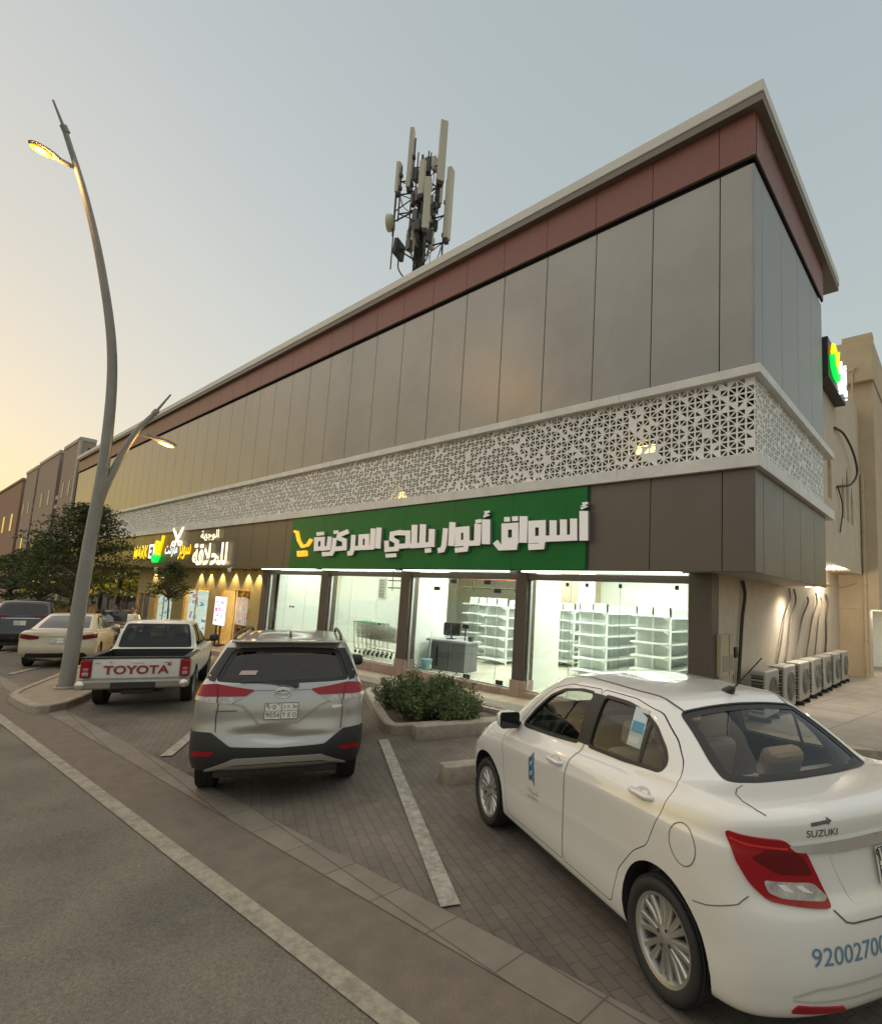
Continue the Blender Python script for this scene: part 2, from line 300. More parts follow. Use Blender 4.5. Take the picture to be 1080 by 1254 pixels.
def slab(name, pts, h, mat, kerbmat=None, kind='structure', bev=.03):
    """raised slab following the slope, h above the lot"""
    m = MB(); n = len(pts)
    top = [(x, y, gz(x)+h) for x, y in pts]; cx = sum(p[0] for p in pts)/n; cy = sum(p[1] for p in pts)/n
    ins = []
    m.add([(x, y, gz(x)-.05) for x, y in pts]+[(x, y, gz(x)+h) for x, y in pts], [(i, (i+1) % n, n+(i+1) % n, n+i) for i in range(n)], 1)
    m.add(top, [tuple(range(n))], 0)
    o = m.build(name, [mat, kerbmat or mat]); o['kind'] = kind; return o
slab('pavement', [(-120, 8.35), (-4.4, 8.35), (-1.0, 10.4), (60, 10.4), (60, 60), (-120, 60)], .17, WALK, KERB)
sheet('yard_paving', [(-3.45, 10.45), (60, 10.45), (60, 60), (-3.45, 60)], YARD, .174)
sheet('pavement_band', [(-60, 8.36), (-4.45, 8.36), (-3.6, 8.9), (-60, 8.9)], STRIP, .174)
# kerbed island with the street lamp, wheel stops, planter
def kerb_ring(name, pts, width, h, fill, fillh, parent_label=None):
    m = MB(); n = len(pts); P = [Vector((x, y)) for x, y in pts]; inn = []
    for i in range(n):
        a = (P[i]-P[i-1]).normalized(); b = (P[(i+1) % n]-P[i]).normalized(); na = Vector((-a.y, a.x)); nb = Vector((-b.y, b.x)); mm = (na+nb); mm = mm/max(mm.dot(na), .3)
        inn.append(P[i]+mm*width)
    Z = lambda p, q: (p.x, p.y, gz(p.x)+q)
    c = .02
    out2 = [P[i]+(inn[i]-P[i])*(c/width) for i in range(n)]
    rows = [[Z(p, -.03) for p in P], [Z(p, h-c) for p in P], [Z(p, h) for p in out2], [Z(p, h) for p in inn], [Z(p, fillh-.02) for p in inn]]
    vs = [v for r0 in rows for v in r0]
    m.add(vs, [(k*n+i, k*n+(i+1) % n, (k+1)*n+(i+1) % n, (k+1)*n+i) for k in range(4) for i in range(n)], 0)
    m.add([Z(p, fillh) for p in inn], [tuple(range(n))], 1)
    return m.build(name, [KERB, fill])
isl = kerb_ring('kerb_island', [(-14.75, 1.97), (-14.3, 1.96), (-13.3, 2.02), (-12.95, 2.12), (-12.9, 2.3), (-13.15, 2.6), (-13.6, 2.9), (-14.1, 3.15), (-17.7, 4.7), (-19.3, 5.3), (-20.2, 4.45), (-19.2, 3.9), (-15.3, 2.15)], .13, .15, mk('island_fill', (.3, .24, .18), .9, var=.2, scale=4, bump=.3), .13)
isl['kind'] = 'structure'
pl = kerb_ring('planter', [(-10.6, 7.45), (-8.0, 6.0), (-7.65, 5.84), (-7.5, 5.85), (-7.38, 5.97), (-7.2, 6.35), (-6.35, 8.3), (-11.0, 8.3), (-11.0, 7.75)], .15, .17, SOIL, .09)
tag(pl, 'kerbed triangular planter bed with soil between the silver car and white sedan', 'planter')
def wheel_stop(loc, ang, L, label):
    m = MB(); m.rbox(-.14, .14, 0, L, -.03, .22, .025)
    o = m.build('wheel_stop', KERB, auto=40); o.location = (loc[0], loc[1], gz(loc[0])); o.rotation_euler = (0, -math.atan(K)*1, R(ang)); tag(o, label, 'wheel stop', 'concrete wheel stops'); return o
wheel_stop((-5.12, 4.83), -23, 1.75, 'concrete wheel stop block just ahead of the white sedan\'s front wheel')
wheel_stop((-7.05, 5.95), -21, 1.75, 'long concrete wheel stop lying along the planter kerb')
# ------------------------------------------------------------------ the shop building
YF, XR, XL, YB = 9.0, -2.58, -52.2, 14.65
B = empty('shop_building', (XR, YF, 0), 'long two storey shop building clad in taupe metal panels above a white lattice band', 'building')
def part(name, m, mats, parent=None, auto=None):
    o = m.build(name, mats, parent or B, auto); (o).matrix_parent_inverse = (parent or B).matrix_world.inverted() if False else Matrix.Translation(-B.location) if (parent is None or parent is B) else Matrix.Identity(4)
    return o
J = [XR]+[-3.17-1.307*i for i in range(0, 38)]; J = [x for x in J if x > XL+.3]+[XL]
# upper cladding: one skin of separate trays with open joints, on a dark backing
m = MB()
m.box(XL, XR-.12, YF+.06, YF+.2, 6.2, 11.0, 1); m.box(XR-.2, XR-.06, YF+.2, YB, 6.2, 11.0, 1)
def tray(m, x0, x1, z0, z1, y, mi=0, ret=.05):
    g = .006; m.rbox(x0+g, x1-g, y, y+ret, z0, z1, .012, mi, None, 2)
for a, b in zip(J, J[1:]):
    b2, a2 = b, a
    if a == XR: a2 = XR-.02
    tray(m, b2, a2, 6.3, 10.1, YF)
SJ = [YF, 9.46, 10.76, 12.06, 13.36, YB]
for a, b in zip(SJ, SJ[1:]): m.rbox(XR-.05, XR, a+.006+(.0 if a > YF else .0), b-.006, 6.3, 10.1, .012, 0)
part('wall_cladding', m, [CLAD, DARK])
m = MB()   # shadow gap and brown band
m.box(XL, XR-.04, YF+.04, YF+.12, 10.1, 10.2, 1); m.box(XR-.12, XR-.04, YF+.04, YB, 10.1, 10.2, 1)
for a, b in zip(J, J[1:]):
    a2 = XR+.04 if a == XR else a
    m.rbox(b+.004, a2-.004, YF-.06, YF-.0, 10.2, 11.05, .006, 0)
for a, b in zip(SJ, SJ[1:]): m.rbox(XR-.02, XR+.05, (a if a > YF else YF-.002)+.004, b-.004, 10.2, 11.05, .006, 0)
m.box(XL, XR+.04, YF-.05, YF, 10.17, 10.195, 1); m.box(XR, XR+.04, YF, YB, 10.17, 10.195, 1)
part('brown_band', m, [BAND, DARK])
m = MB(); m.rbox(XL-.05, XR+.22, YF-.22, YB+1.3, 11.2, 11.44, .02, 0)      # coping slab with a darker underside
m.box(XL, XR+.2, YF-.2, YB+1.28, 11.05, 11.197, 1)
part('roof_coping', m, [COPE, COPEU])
m = MB(); m.box(XL+.3, XR-.3, YF+.3, YB-.05, 11.44, 11.5); part('roof', m, [mk('roof_screed', (.3, .28, .25), .9)])
# white ledges
def ledge(z0, z1, out):
    m = MB(); L = 3.4; x = XR+out; i = 0
    xs = [XR+out]
    while xs[-1] > XL: xs.append(max(xs[-1]-2.6, XL))
    for a, b in zip(xs, xs[1:]): m.rbox(b+.002, a-.002, YF-out, YF+.3, z0, z1, .008)
    ys = [YF+.304, 11.6, 13.4, YB+.62]
    for a, b in zip(ys, ys[1:]): m.rbox(XR-.3, XR+out, a+.002, b-.002, z0, z1, .008)
    return m
part('ledge', ledge(4.6, 4.83, .1), [MARB]); part('ledge', ledge(6.17, 6.33, .12), [MARB])
# lattice: eight triangles a cell, some left solid, cut right through the sheet
def lattice():
    m = MB(); rl = random.Random(3); th = .02; Z0, Z1 = 4.83, 6.17; rows = 5; ch = (Z1-Z0)/rows; cw = .29
    def cells(n, P):
        for i in range(n):
            for j in range(rows):
                u0, v0 = i*cw, j*ch
                pts = [(0, 0), (.5, 0), (1, 0), (1, .5), (1, 1), (.5, 1), (0, 1), (0, .5)]; c = (.5, .5)
                for k in range(8):
                    tri = [Vector(((q[0])*cw, (q[1])*ch)) for q in (c, pts[k], pts[(k+1) % 8])]
                    g = sum(tri, Vector((0, 0)))/3
                    if rl.random() < .16: m.add([P(u0+q.x, v0+q.y, 0) for q in tri], [(0, 1, 2)]); continue
                    s = .69; inn = [g+(q-g)*s - (Vector((0, 0))) for q in tri]
                    vs = [P(u0+q.x, v0+q.y, 0) for q in tri]+[P(u0+q.x, v0+q.y, 0) for q in inn]+[P(u0+q.x, v0+q.y, th) for q in inn]
                    m.add(vs, [(0, 1, 4, 3), (1, 2, 5, 4), (2, 0, 3, 5), (3, 4, 7, 6), (4, 5, 8, 7), (5, 3, 6, 8)])
    cells(int((XR-XL)/cw), lambda u, v, t: (XR-u, YF+t, Z0+v))
    cells(int((YB-YF)/cw), lambda u, v, t: (XR-t, YF+u, Z0+v))
    return m
part('lattice_screen', lattice(), [LATT])
m = MB(); m.box(XL, XR-.55, YF+.5, YF+.55, 4.6, 6.3); m.box(XR-.55, XR-.5, YF+.55, YB, 4.6, 6.3); part('lattice_backing', m, [mk('lattice_back', (.13, .118, .105), .9)])
# lower fascia trays
m = MB(); FJ = [XR, -3.11, -4.42, -5.74]+[-18.2-1.31*i for i in range(40)]; FJ = [x for x in FJ if x > XL+.2]+[XL]
for a, b in zip(FJ, FJ[1:]): m.rbox(b+.005, a-.005 if a != XR else XR-.02, YF, YF+.06, 2.88, 4.6, .012, 0)
for a, b in zip(SJ, SJ[1:]): m.rbox(XR-.06, XR, a+.005, b-.005, 2.88, 4.6, .012, 0)
m.box(XL, XR-.07, YF+.062, YF+.12, 2.9, 4.6, 1); m.box(XR-.12, XR-.062, YF+.12, YB, 2.9, 4.6, 1)
part('fascia', m, [FASC, DARK])
m = MB(); m.box(XL, XR-.08, YF+.03, 9.82, 2.9, 2.94); m.box(-3.72, XR-.08, 9.82, YB, 2.9, 2.94); part('soffit', m, [mk('soffit_board', (.42, .38, .32), .7)])
# shop front
COLX = [(-3.92, -3.5), (-8.08, -7.74), (-12.37, -11.98), (-16.66, -16.2), (-20.95, -20.5)]
WY = 9.72
for a, b in COLX:
    m = MB(); m.rbox(a, b, 9.6, 9.95, .42 if b < -4 else .42, 2.9, .008); part('column', m, [COLM])
    m = MB(); m.rbox(a-.03, b+.03, 9.57, 9.96, gz(a)+.1, .42, .01); part('plinth_block', m, [PINK])
m = MB(); m.rbox(-20.5, -3.92, 9.62, 9.8, 2.70, 2.84, .008); part('head_beam', m, [COLM])
for (a, b), (c, d) in zip(COLX, COLX[1:]):
    m = MB(); m.box(d+.05, a-.05, 9.3, 9.42, 2.86, 2.895); part('strip_light', m, [LEDS])
    m = MB(); m.rbox(d, a, 9.58, 9.82, gz(d)+.1, .185, .01); part('plinth', m, [PINK])
    W = empty('window', (0, 0, 0)); W.parent = B; W.matrix_parent_inverse = Matrix.Translation(-B.location)
    m = MB(); m.box(d+.04, a-.04, WY, WY+.012, .21, 2.7); m.build('pane', [GLS], W)
    m = MB()
    for x0, x1, z0, z1 in ((d, d+.05, .185, 2.7), (a-.05, a, .185, 2.7)): m.rbox(x0, x1, WY-.03, WY+.04, z0, z1, .005)
    m.rbox(d+.05, a-.05, WY-.02, WY+.03, .185, .215, .004)
    m.build('frame', [ALU], W)
# glass door seams and patch fittings in the second bay from the right, glass joints elsewhere
GEDGE = mk('glass_edge', (.25, .35, .3), .3)
for x in (-9.5, -10.3, -8.7, -5.4, -6.6, -13.6, -15., -17.8, -19.2): m = MB(); m.box(x-.004, x+.004, WY-.004, WY, .21, 2.7); part('glass_joint', m, [GEDGE])
FIT = [(x, z, .1, .05) for x, z in ((-10.95, 2.42), (-8.75, 2.42), (-9.65, .27), (-8.55, .27), (-10.3, 2.62), (-9.1, 2.62))]+[(x, 2.62, .03, .04) for x in (-4.2, -5.4, -6.2, -6.7)]+[(x, z, .03, .03) for x, z in ((-18.8, 1.55), (-18.6, 1.55), (-13.4, 1.3))]
for x, z, a, b in FIT: m2 = MB(); m2.rbox(x-a, x+a, WY-.02, WY+.03, z-b, z+b, .006); part('glass_fitting', m2, [BLACK])
# red/orange and black linkage seen over the door inside
m = MB(); m.box(-20.5, -3.6, WY+.03, 24, .1, .17); part('shop_floor', m, [INF])
m = MB(); m.box(-20.5, -3.6, WY+.1, 24, 3.55, 3.65); part('shop_ceiling', m, [INW])
m = MB()
m.box(-20.5, -3.6, 19.6, 19.7, .17, 3.55); m.box(-20.48, -20.4, WY+.3, 19.6, .17, 3.55); m.box(-3.62, -3.55, WY+.25, 19.6, .17, 3.55)
for i in range(5): m.rbox(-20.3+1.3*i+.004, -19.0+1.3*i-.004, 12.6, 12.66, .17, 3.5, .004)
m.box(-20.4, -13.9, 12.66, 12.7, .17, 3.55)
m.rbox(-7.96, -7.84, 9.98, 11.1, .17, 3.5, .004); m.rbox(-12.22, -12.1, 9.98, 11.2, .17, 3.5, .004)
m.rbox(-6.0, -5.55, 16.5, 16.95, .17, 3.5, .01); m.rbox(-10.9, -10.45, 16.5, 16.95, .17, 3.5, .01)
part('interior_wall', m, [INW])
# store lighting: ceiling panels are lamps the place has
k = 0
for x, y in [(a, b) for a in (-4.8, -6.8, -8.9, -10.6, -12.6) for b in (10.5, 12.2, 14.8, 17.4)]+[(a, b) for a in (-15.2, -17.4, -19.4) for b in (11.0,)]:
    if True:
        t = empty('ceiling_light', (x, y, 3.55)); tag(t, 'bright white ceiling panel light inside the lit supermarket', 'ceiling light', 'ceiling panel lights inside the shop')
        m = MB(); m.box(-.6, .6, -.15, .15, -.05, -.03); m.build('diffuser', [LAMPM], t)
        m = MB(); m.rbox(-.62, .62, -.17, .17, -.03, 0, .005); m.build('frame', [SHELFW], t)
# ceiling hung rails (black and red) visible through the glass
def rail(loc, label, L=1.2, col=None):
    m = MB(); m.tube([(-L/2, 0, 0), (L/2, 0, 0)], .02, 8, 1 if col else 0); m.tube([(-L/2, 0, -.25), (L/2, 0, -.25)], .02, 8, 0)
    for x in (-L/3, L/3): m.tube([(x, 0, -.35), (x, 0, .75)], .015, 6, 0)
    o = m.build('hanging_rail', [BLACK, mk('rail_red', (.35, .06, .03), .4)]); o.location = loc; o.rotation_euler = (0, 0, .3); return tag(o, label, 'rail', 'rails hung from the shop ceiling')
rail((-10.4, 11.4, 2.75), 'red and black rail hung over the checkout counter inside the shop', 2.0, 1)
rail((-14.9, 11.6, 2.65), 'black hanging rail above the row of shopping trolleys', 1.1)
# gondola shelving: long run with end shelves
def gondola(x, y0, y1, wdt, h, n, name_label, ends=True):
    t = empty('shelf_unit', (x, y0, .17), name_label, 'shelving', 'white metal shelf units inside the shop')
    L = y1-y0; m = MB(); m.box(-.02, .02, .03, L, .05, h); m.box(-wdt/2+.05, wdt/2-.05, .01, .035, .05, h); m.build('back_panel', [SHELFG], t)
    m = MB()
    for k in range(int(L)+1): m.rbox(-.03, .03, k*(L/int(L))-.02+.02, k*(L/int(L))+.04, .0, h+.04, .004)
    m.rbox(-wdt/2, -wdt/2+.05, 0.0, .05, 0, h+.05, .004); m.rbox(wdt/2-.05, wdt/2, 0.0, .05, 0, h+.05, .004); m.rbox(-wdt/2, wdt/2, .0, .05, h-.2, h+.05, .004)
    m.build('upright', [SHELFW], t)
    for k in range(n):
        z = .1+k*(h-.35)/(n-1) if n > 1 else .1
        m = MB(); dp = wdt/2 if k == 0 else wdt/2-.06
        m.rbox(-dp, dp, .06, L, z, z+.035, .005)
        dd = .42 if k == 0 else .34
        m.rbox(-wdt/2+.02, wdt/2-.02, -dd, -.005, z+.05, z+.085, .005)
        for sx in (-wdt/2+.06, wdt/2-.06): m.add([(sx, -.005, z+.05), (sx, -dd, z+.05), (sx, -.005, z-.05)], [(0, 1, 2), (2, 1, 0)])
        m.build('shelf', [SHELFW], t)
    return t
gondola(-8.3, 13.4, 18.6, .95, 2.0, 6, 'white shelf unit seen through the middle of the rightmost window')
gondola(-6.1, 12.7, 18.6, .95, 2.0, 6, 'white shelf unit nearest the right end of the rightmost window')
gondola(-11.6, 12.9, 18.6, .95, 2.0, 6, 'white shelf unit behind the checkout counter and glass door')
gondola(-10.2, 14.6, 18.8, .95, 1.95, 6, 'white shelf run partly hidden behind the pillar beside the glass door')
gondola(-13.1, 13.6, 18.8, .95, 2.0, 6, 'white shelf run left of the checkout counter, farther inside the shop')
gondola(-4.25, 12.4, 18.6, .8, 2.0, 6, 'white shelf unit against the right wall of the shop interior')
# checkout counter, bucket and mop, trolleys
GREY = mk('counter_grey', (.13, .135, .14), .45); GREY2 = mk('counter_top', (.35, .36, .36), .35)
t = empty('checkout_counter', (-11.2, 10.7, .17), 'dark grey checkout counter with a screen on top behind the glass door', 'counter', rz=R(8))
m = MB(); m.rbox(-.65, .65, -.3, .3, .0, .78, .02); m.rbox(-.75, -.45, .3, 1.2, 0, .78, .02); m.build('body', [GREY], t)
m = MB(); m.rbox(-.72, .72, -.36, .36, .78, .84, .015); m.rbox(-.8, -.4, .36, 1.25, .78, .84, .015); m.build('top', [GREY2], t)
m = MB(); m.rbox(-.35, -.3, -.33, -.3, .1, .7, .005); m.rbox(.1, .14, -.33, -.3, .1, .7, .005); m.build('trim', [BLACK], t)
t = empty('till_screen', (-11.35, 10.75, 1.01), 'black till screen standing on the grey checkout counter', 'screen', rz=R(20))
m = MB(); m.rbox(-.26, .26, -.03, .03, .1, .46, .015); m.build('screen', [BLACK], t)
m = MB(); m.rbox(-.12, .12, -.1, .1, 0, .03, .008); m.tube([(0, 0, .02), (0, .03, .25)], .025, 8); m.build('stand', [BLACK], t)
t = empty('card_machine', (-10.75, 10.7, 1.01), 'black post display and card machine on the checkout counter', 'card machine', rz=R(8))
m = MB(); m.tube([(0, 0, 0), (0, 0, .42)], .018, 8); m.rbox(-.1, .1, -.03, .03, .34, .46, .01); m.build('display', [BLACK], t)
m = MB(); m.rbox(.14, .26, -.06, .06, 0, .14, .02); m.build('reader', [BLACK], t)
t = empty('mop_bucket', (-11.55, 10.05, .17), 'pale blue mop bucket inside the glass by the counter', 'bucket')
m = MB(); m.lathe([(0, .01), (.12, .01), (.15, .26), (.16, .3), (.15, .3), (.115, .03), (0, .03)], 24); m.build('pail', [mk('bucket_blue', (.25, .5, .55), .4)], t)
t = empty('mop', (-11.5, 10.08, .3), 'mop with a long white handle standing in the blue bucket', 'mop')
m = MB(); m.tube([(0, 0, 0), (.03, .02, .95)], .014, 8); m.build('handle', [SHELFW], t)
m = MB(); m.lathe([(0, .12), (.03, .12), (.09, .02), (.1, -.08), (0, -.1)], 12); m.build('mop_head', [mk('mop_cotton', (.6, .58, .5), .9)], t)
WIRE = mk('trolley_wire', (.33, .32, .27), .4, metal=.6)
def trolley():
    t = empty('shopping_trolley', (0, 0, .17))
    m = MB(); r = .006
    T = [(-.30, -.28, .98), (-.30, .28, .98), (.55, .2, .84), (.55, -.2, .84)]; Bt = [(-.22, -.22, .55), (-.22, .22, .55), (.5, .15, .5), (.5, -.15, .5)]
    for Q in (T, Bt):
        for i in range(4): m.tube([Q[i], Q[(i+1) % 4]], r*1.6, 5)
    for i in range(4):
        a0, a1, b0, b1 = map(Vector, (T[i], T[(i+1) % 4], Bt[i], Bt[(i+1) % 4]))
        for k in range(9): f = k/8; m.tube([a0.lerp(a1, f), b0.lerp(b1, f)], r, 4)
        for k in range(1, 4): f = k/4; m.tube([a0.lerp(b0, f), a1.lerp(b1, f)], r, 4)
    for k in range(7): f = k/6; m.tube([Vector(Bt[0]).lerp(Vector(Bt[3]), f), Vector(Bt[1]).lerp(Vector(Bt[2]), f)], r, 4)
    m.build('basket', [WIRE], t)
    m = MB()
    for s in (-1, 1): m.tube([(-.34, s*.27, 1.02), (-.3, s*.25, .5), (-.25, s*.24, .16), (.5, s*.19, .14)], .013, 6)
    m.build('frame', [WIRE], t)
    m = MB(); m.tube([(-.36, -.29, 1.03), (-.36, .29, 1.03)], .018, 8); m.build('handle', [mk('trolley_grip', (.08, .25, .1), .5) if 'trolley_grip' not in MATS else MATS['trolley_grip']], t)
    for x, s in ((-.22, 1), (-.22, -1), (.45, 1), (.45, -1)):
        m = MB(); m.lathe([(0, -.015), (.05, -.015), (.06, 0), (.05, .015), (0, .015)], 12, 'Y', 0, Matrix.Translation((x, s*.21, .06))); m.build('wheel', [BLACK], t)
    return t
tr0 = trolley()
TL = ['frontmost shopping trolley, right end of the nested row', 'second shopping trolley from the right in the nested row', 'third shopping trolley from the right in the nested row', 'fourth shopping trolley from the right in the nested row', 'fifth shopping trolley from the right in the nested row', 'last shopping trolley, left end of the nested row']
for i, lb in enumerate(TL):
    o = tr0 if i == 0 else copy_tree(tr0); o.location = (-14.3-.27*i, 10.75+.02*i, .17); o.rotation_euler = (0, 0, R(3)); tag(o, lb, 'shopping trolley', 'nested row of shopping trolleys inside the window')
t = empty('wall_air_conditioner', (-17.3, 12.6, 2.0), 'tall grey air vent grille on the white inner wall of the leftmost window', 'air vent')
m = MB(); m.rbox(-.2, .2, -.06, 0, 0, .75, .01); m.build('casing', [mk('vent_grey', (.5, .53, .5), .5)], t)
m = MB()
for k in range(12): m.box(-.16, .16, -.075, -.062, .06+k*.055, .085+k*.055)
m.build('louvre', [GREY], t)
LET=[[[-5.888,4.071],[-5.863,3.472],[-5.66,3.466],[-5.683,4.057]],[[-5.702,4.246],[-5.844,4.237],[-5.797,4.187],[-5.691,4.194]],[[-5.844,4.237],[-5.871,4.168],[-5.793,4.198],[-5.797,4.187]],[[-5.871,4.168],[-5.743,4.15],[-5.684,4.147],[-5.793,4.198]],[[-5.743,4.15],[-5.865,4.145],[-5.844,4.095],[-5.684,4.147]],[[-6.109,3.929],[-6.089,3.485],[-5.916,3.48],[-5.934,3.919]],[[-6.358,3.925],[-6.338,3.508],[-6.165,3.503],[-6.184,3.916]],[[-6.626,3.923],[-6.605,3.516],[-6.421,3.511],[-6.44,3.912]],[[-5.924,3.599],[-6.828,3.602],[-6.815,3.471],[-5.913,3.476]],[[-6.997,3.787],[-6.9,3.786],[-6.723,3.934],[-7.197,3.941]],[[-6.9,3.786],[-6.89,3.606],[-6.698,3.462],[-6.723,3.934]],[[-6.89,3.606],[-6.987,3.604],[-7.168,3.449],[-6.698,3.462]],[[-6.987,3.604],[-6.997,3.787],[-7.197,3.941],[-7.168,3.449]],[[-6.869,3.545],[-6.882,3.444],[-6.734,3.316],[-6.707,3.521]],[[-6.882,3.444],[-7.171,3.44],[-7.155,3.308],[-6.734,3.316]],[[-7.445,4.059],[-7.426,3.475],[-7.201,3.464],[-7.218,4.041]],[[-7.761,3.773],[-7.649,3.773],[-7.47,3.919],[-7.966,3.922]],[[-7.649,3.773],[-7.637,3.594],[-7.44,3.452],[-7.47,3.919]],[[-7.637,3.594],[-7.748,3.592],[-7.933,3.441],[-7.44,3.452]],[[-7.748,3.592],[-7.761,3.773],[-7.966,3.922],[-7.933,3.441]],[[-7.624,3.546],[-7.635,3.448],[-7.478,3.318],[-7.454,3.522]],[[-7.635,3.448],[-7.94,3.447],[-8.012,3.313],[-7.478,3.318]],[[-7.94,3.447],[-8.063,3.557],[-8.197,3.475],[-8.012,3.313]],[[-7.887,3.958],[-7.714,3.954],[-7.726,4.059],[-7.899,4.065]],[[-7.655,3.96],[-7.478,3.958],[-7.491,4.062],[-7.669,4.065]],[[-8.582,4.051],[-8.543,3.47],[-8.283,3.461],[-8.319,4.034]],[[-8.366,4.25],[-8.552,4.232],[-8.474,4.183],[-8.346,4.195]],[[-8.552,4.232],[-8.546,4.159],[-8.475,4.197],[-8.474,4.183]],[[-8.546,4.159],[-8.398,4.143],[-8.329,4.139],[-8.475,4.197]],[[-8.398,4.143],[-8.552,4.142],[-8.527,4.088],[-8.329,4.139]],[[-8.819,3.963],[-8.798,3.498],[-8.578,3.488],[-8.597,3.947]],[[-8.777,3.964],[-8.586,3.979],[-8.613,4.064],[-8.805,4.05]],[[-8.612,3.565],[-9.083,3.562],[-9.063,3.435],[-8.594,3.441]],[[-9.252,3.76],[-9.175,3.762],[-8.98,3.914],[-9.475,3.907]],[[-9.175,3.762],[-9.16,3.591],[-8.941,3.45],[-8.98,3.914]],[[-9.16,3.591],[-9.241,3.589],[-9.443,3.432],[-8.941,3.45]],[[-9.241,3.589],[-9.252,3.76],[-9.475,3.907],[-9.443,3.432]],[[-9.122,3.54],[-9.143,3.417],[-8.994,3.307],[-8.959,3.515]],[[-9.143,3.417],[-9.444,3.402],[-9.416,3.284],[-8.994,3.307]],[[-9.686,4.049],[-9.684,3.459],[-9.465,3.445],[-9.466,4.028]],[[-9.906,3.907],[-9.923,3.488],[-9.738,3.454],[-9.721,3.887]],[[-9.923,3.488],[-9.957,3.421],[-9.814,3.303],[-9.738,3.454]],[[-9.957,3.421],[-10.067,3.412],[-10.028,3.286],[-9.814,3.303]],[[-10.437,3.91],[-10.423,3.502],[-10.188,3.489],[-10.201,3.892]],[[-10.524,3.296],[-10.282,3.308],[-10.309,3.415],[-10.552,3.404]],[[-10.198,3.571],[-11.156,3.559],[-11.128,3.424],[-10.174,3.442]],[[-10.805,4.05],[-10.776,3.51],[-10.533,3.499],[-10.561,4.032]],[[-11.14,4.052],[-11.105,3.504],[-10.863,3.493],[-10.897,4.035]],[[-11.717,3.795],[-11.367,3.778],[-11.173,3.898],[-11.729,3.928]],[[-11.367,3.778],[-11.35,3.562],[-11.138,3.438],[-11.173,3.898]],[[-11.35,3.562],[-11.694,3.553],[-11.661,3.421],[-11.138,3.438]],[[-11.59,3.936],[-12.055,3.9],[-11.851,3.784],[-11.538,3.81]],[[-12.055,3.9],[-12.065,3.67],[-11.853,3.734],[-11.851,3.784]],[[-12.065,3.67],[-11.817,3.581],[-11.615,3.647],[-11.853,3.734]],[[-11.817,3.581],[-11.814,3.485],[-11.609,3.365],[-11.615,3.647]],[[-11.814,3.485],[-12.046,3.478],[-12.233,3.342],[-11.609,3.365]],[[-12.046,3.478],[-12.076,3.658],[-12.286,3.661],[-12.233,3.342]],[[-12.158,3.189],[-11.684,3.202],[-11.706,3.304],[-12.182,3.294]],[[-12.701,4.052],[-12.686,3.459],[-12.431,3.444],[-12.444,4.03]],[[-12.969,4.038],[-12.948,3.477],[-12.704,3.463],[-12.723,4.018]],[[-12.754,3.548],[-13.812,3.547],[-13.783,3.418],[-12.729,3.425]],[[-13.31,3.748],[-13.219,3.749],[-13.011,3.883],[-13.55,3.881]],[[-13.219,3.749],[-13.198,3.564],[-12.962,3.435],[-13.011,3.883]],[[-13.198,3.564],[-13.294,3.563],[-13.51,3.428],[-12.962,3.435]],[[-13.294,3.563],[-13.31,3.748],[-13.55,3.881],[-13.51,3.428]],[[-13.929,3.89],[-13.914,3.481],[-13.677,3.447],[-13.692,3.873]],[[-13.914,3.481],[-13.955,3.403],[-13.767,3.275],[-13.677,3.447]],[[-13.955,3.403],[-14.072,3.398],[-14.028,3.263],[-13.767,3.275]],[[-14.145,4.067],[-14.679,3.966],[-14.455,3.854],[-14.035,3.936]],[[-14.679,3.966],[-14.747,3.778],[-14.457,3.848],[-14.455,3.854]],[[-14.747,3.778],[-14.373,3.681],[-14.138,3.763],[-14.457,3.848]],[[-14.373,3.681],[-14.36,3.562],[-14.102,3.432],[-14.138,3.763]],[[-14.36,3.562],[-14.899,3.547],[-14.853,3.407],[-14.102,3.432]],[[-14.918,3.834],[-14.962,3.491],[-14.728,3.45],[-14.682,3.806]],[[-14.962,3.491],[-15.02,3.401],[-14.841,3.275],[-14.728,3.45]],[[-15.02,3.401],[-15.488,3.394],[-15.451,3.262],[-14.841,3.275]],[[-14.892,3.947],[-14.609,3.953],[-14.644,4.055],[-14.928,4.05]],[[-15.223,3.885],[-15.239,3.582],[-14.993,3.455],[-14.971,3.86]],[[-15.239,3.582],[-15.591,3.568],[-15.536,3.43],[-14.993,3.455]],[[-15.758,3.745],[-15.617,3.746],[-15.383,3.881],[-16.028,3.88]],[[-15.617,3.746],[-15.6,3.58],[-15.341,3.455],[-15.383,3.881]],[[-15.6,3.58],[-15.74,3.576],[-15.98,3.433],[-15.341,3.455]],[[-15.74,3.576],[-15.758,3.745],[-16.028,3.88],[-15.98,3.433]],[[-15.89,3.927],[-15.434,3.936],[-15.475,4.047],[-15.932,4.039]]]
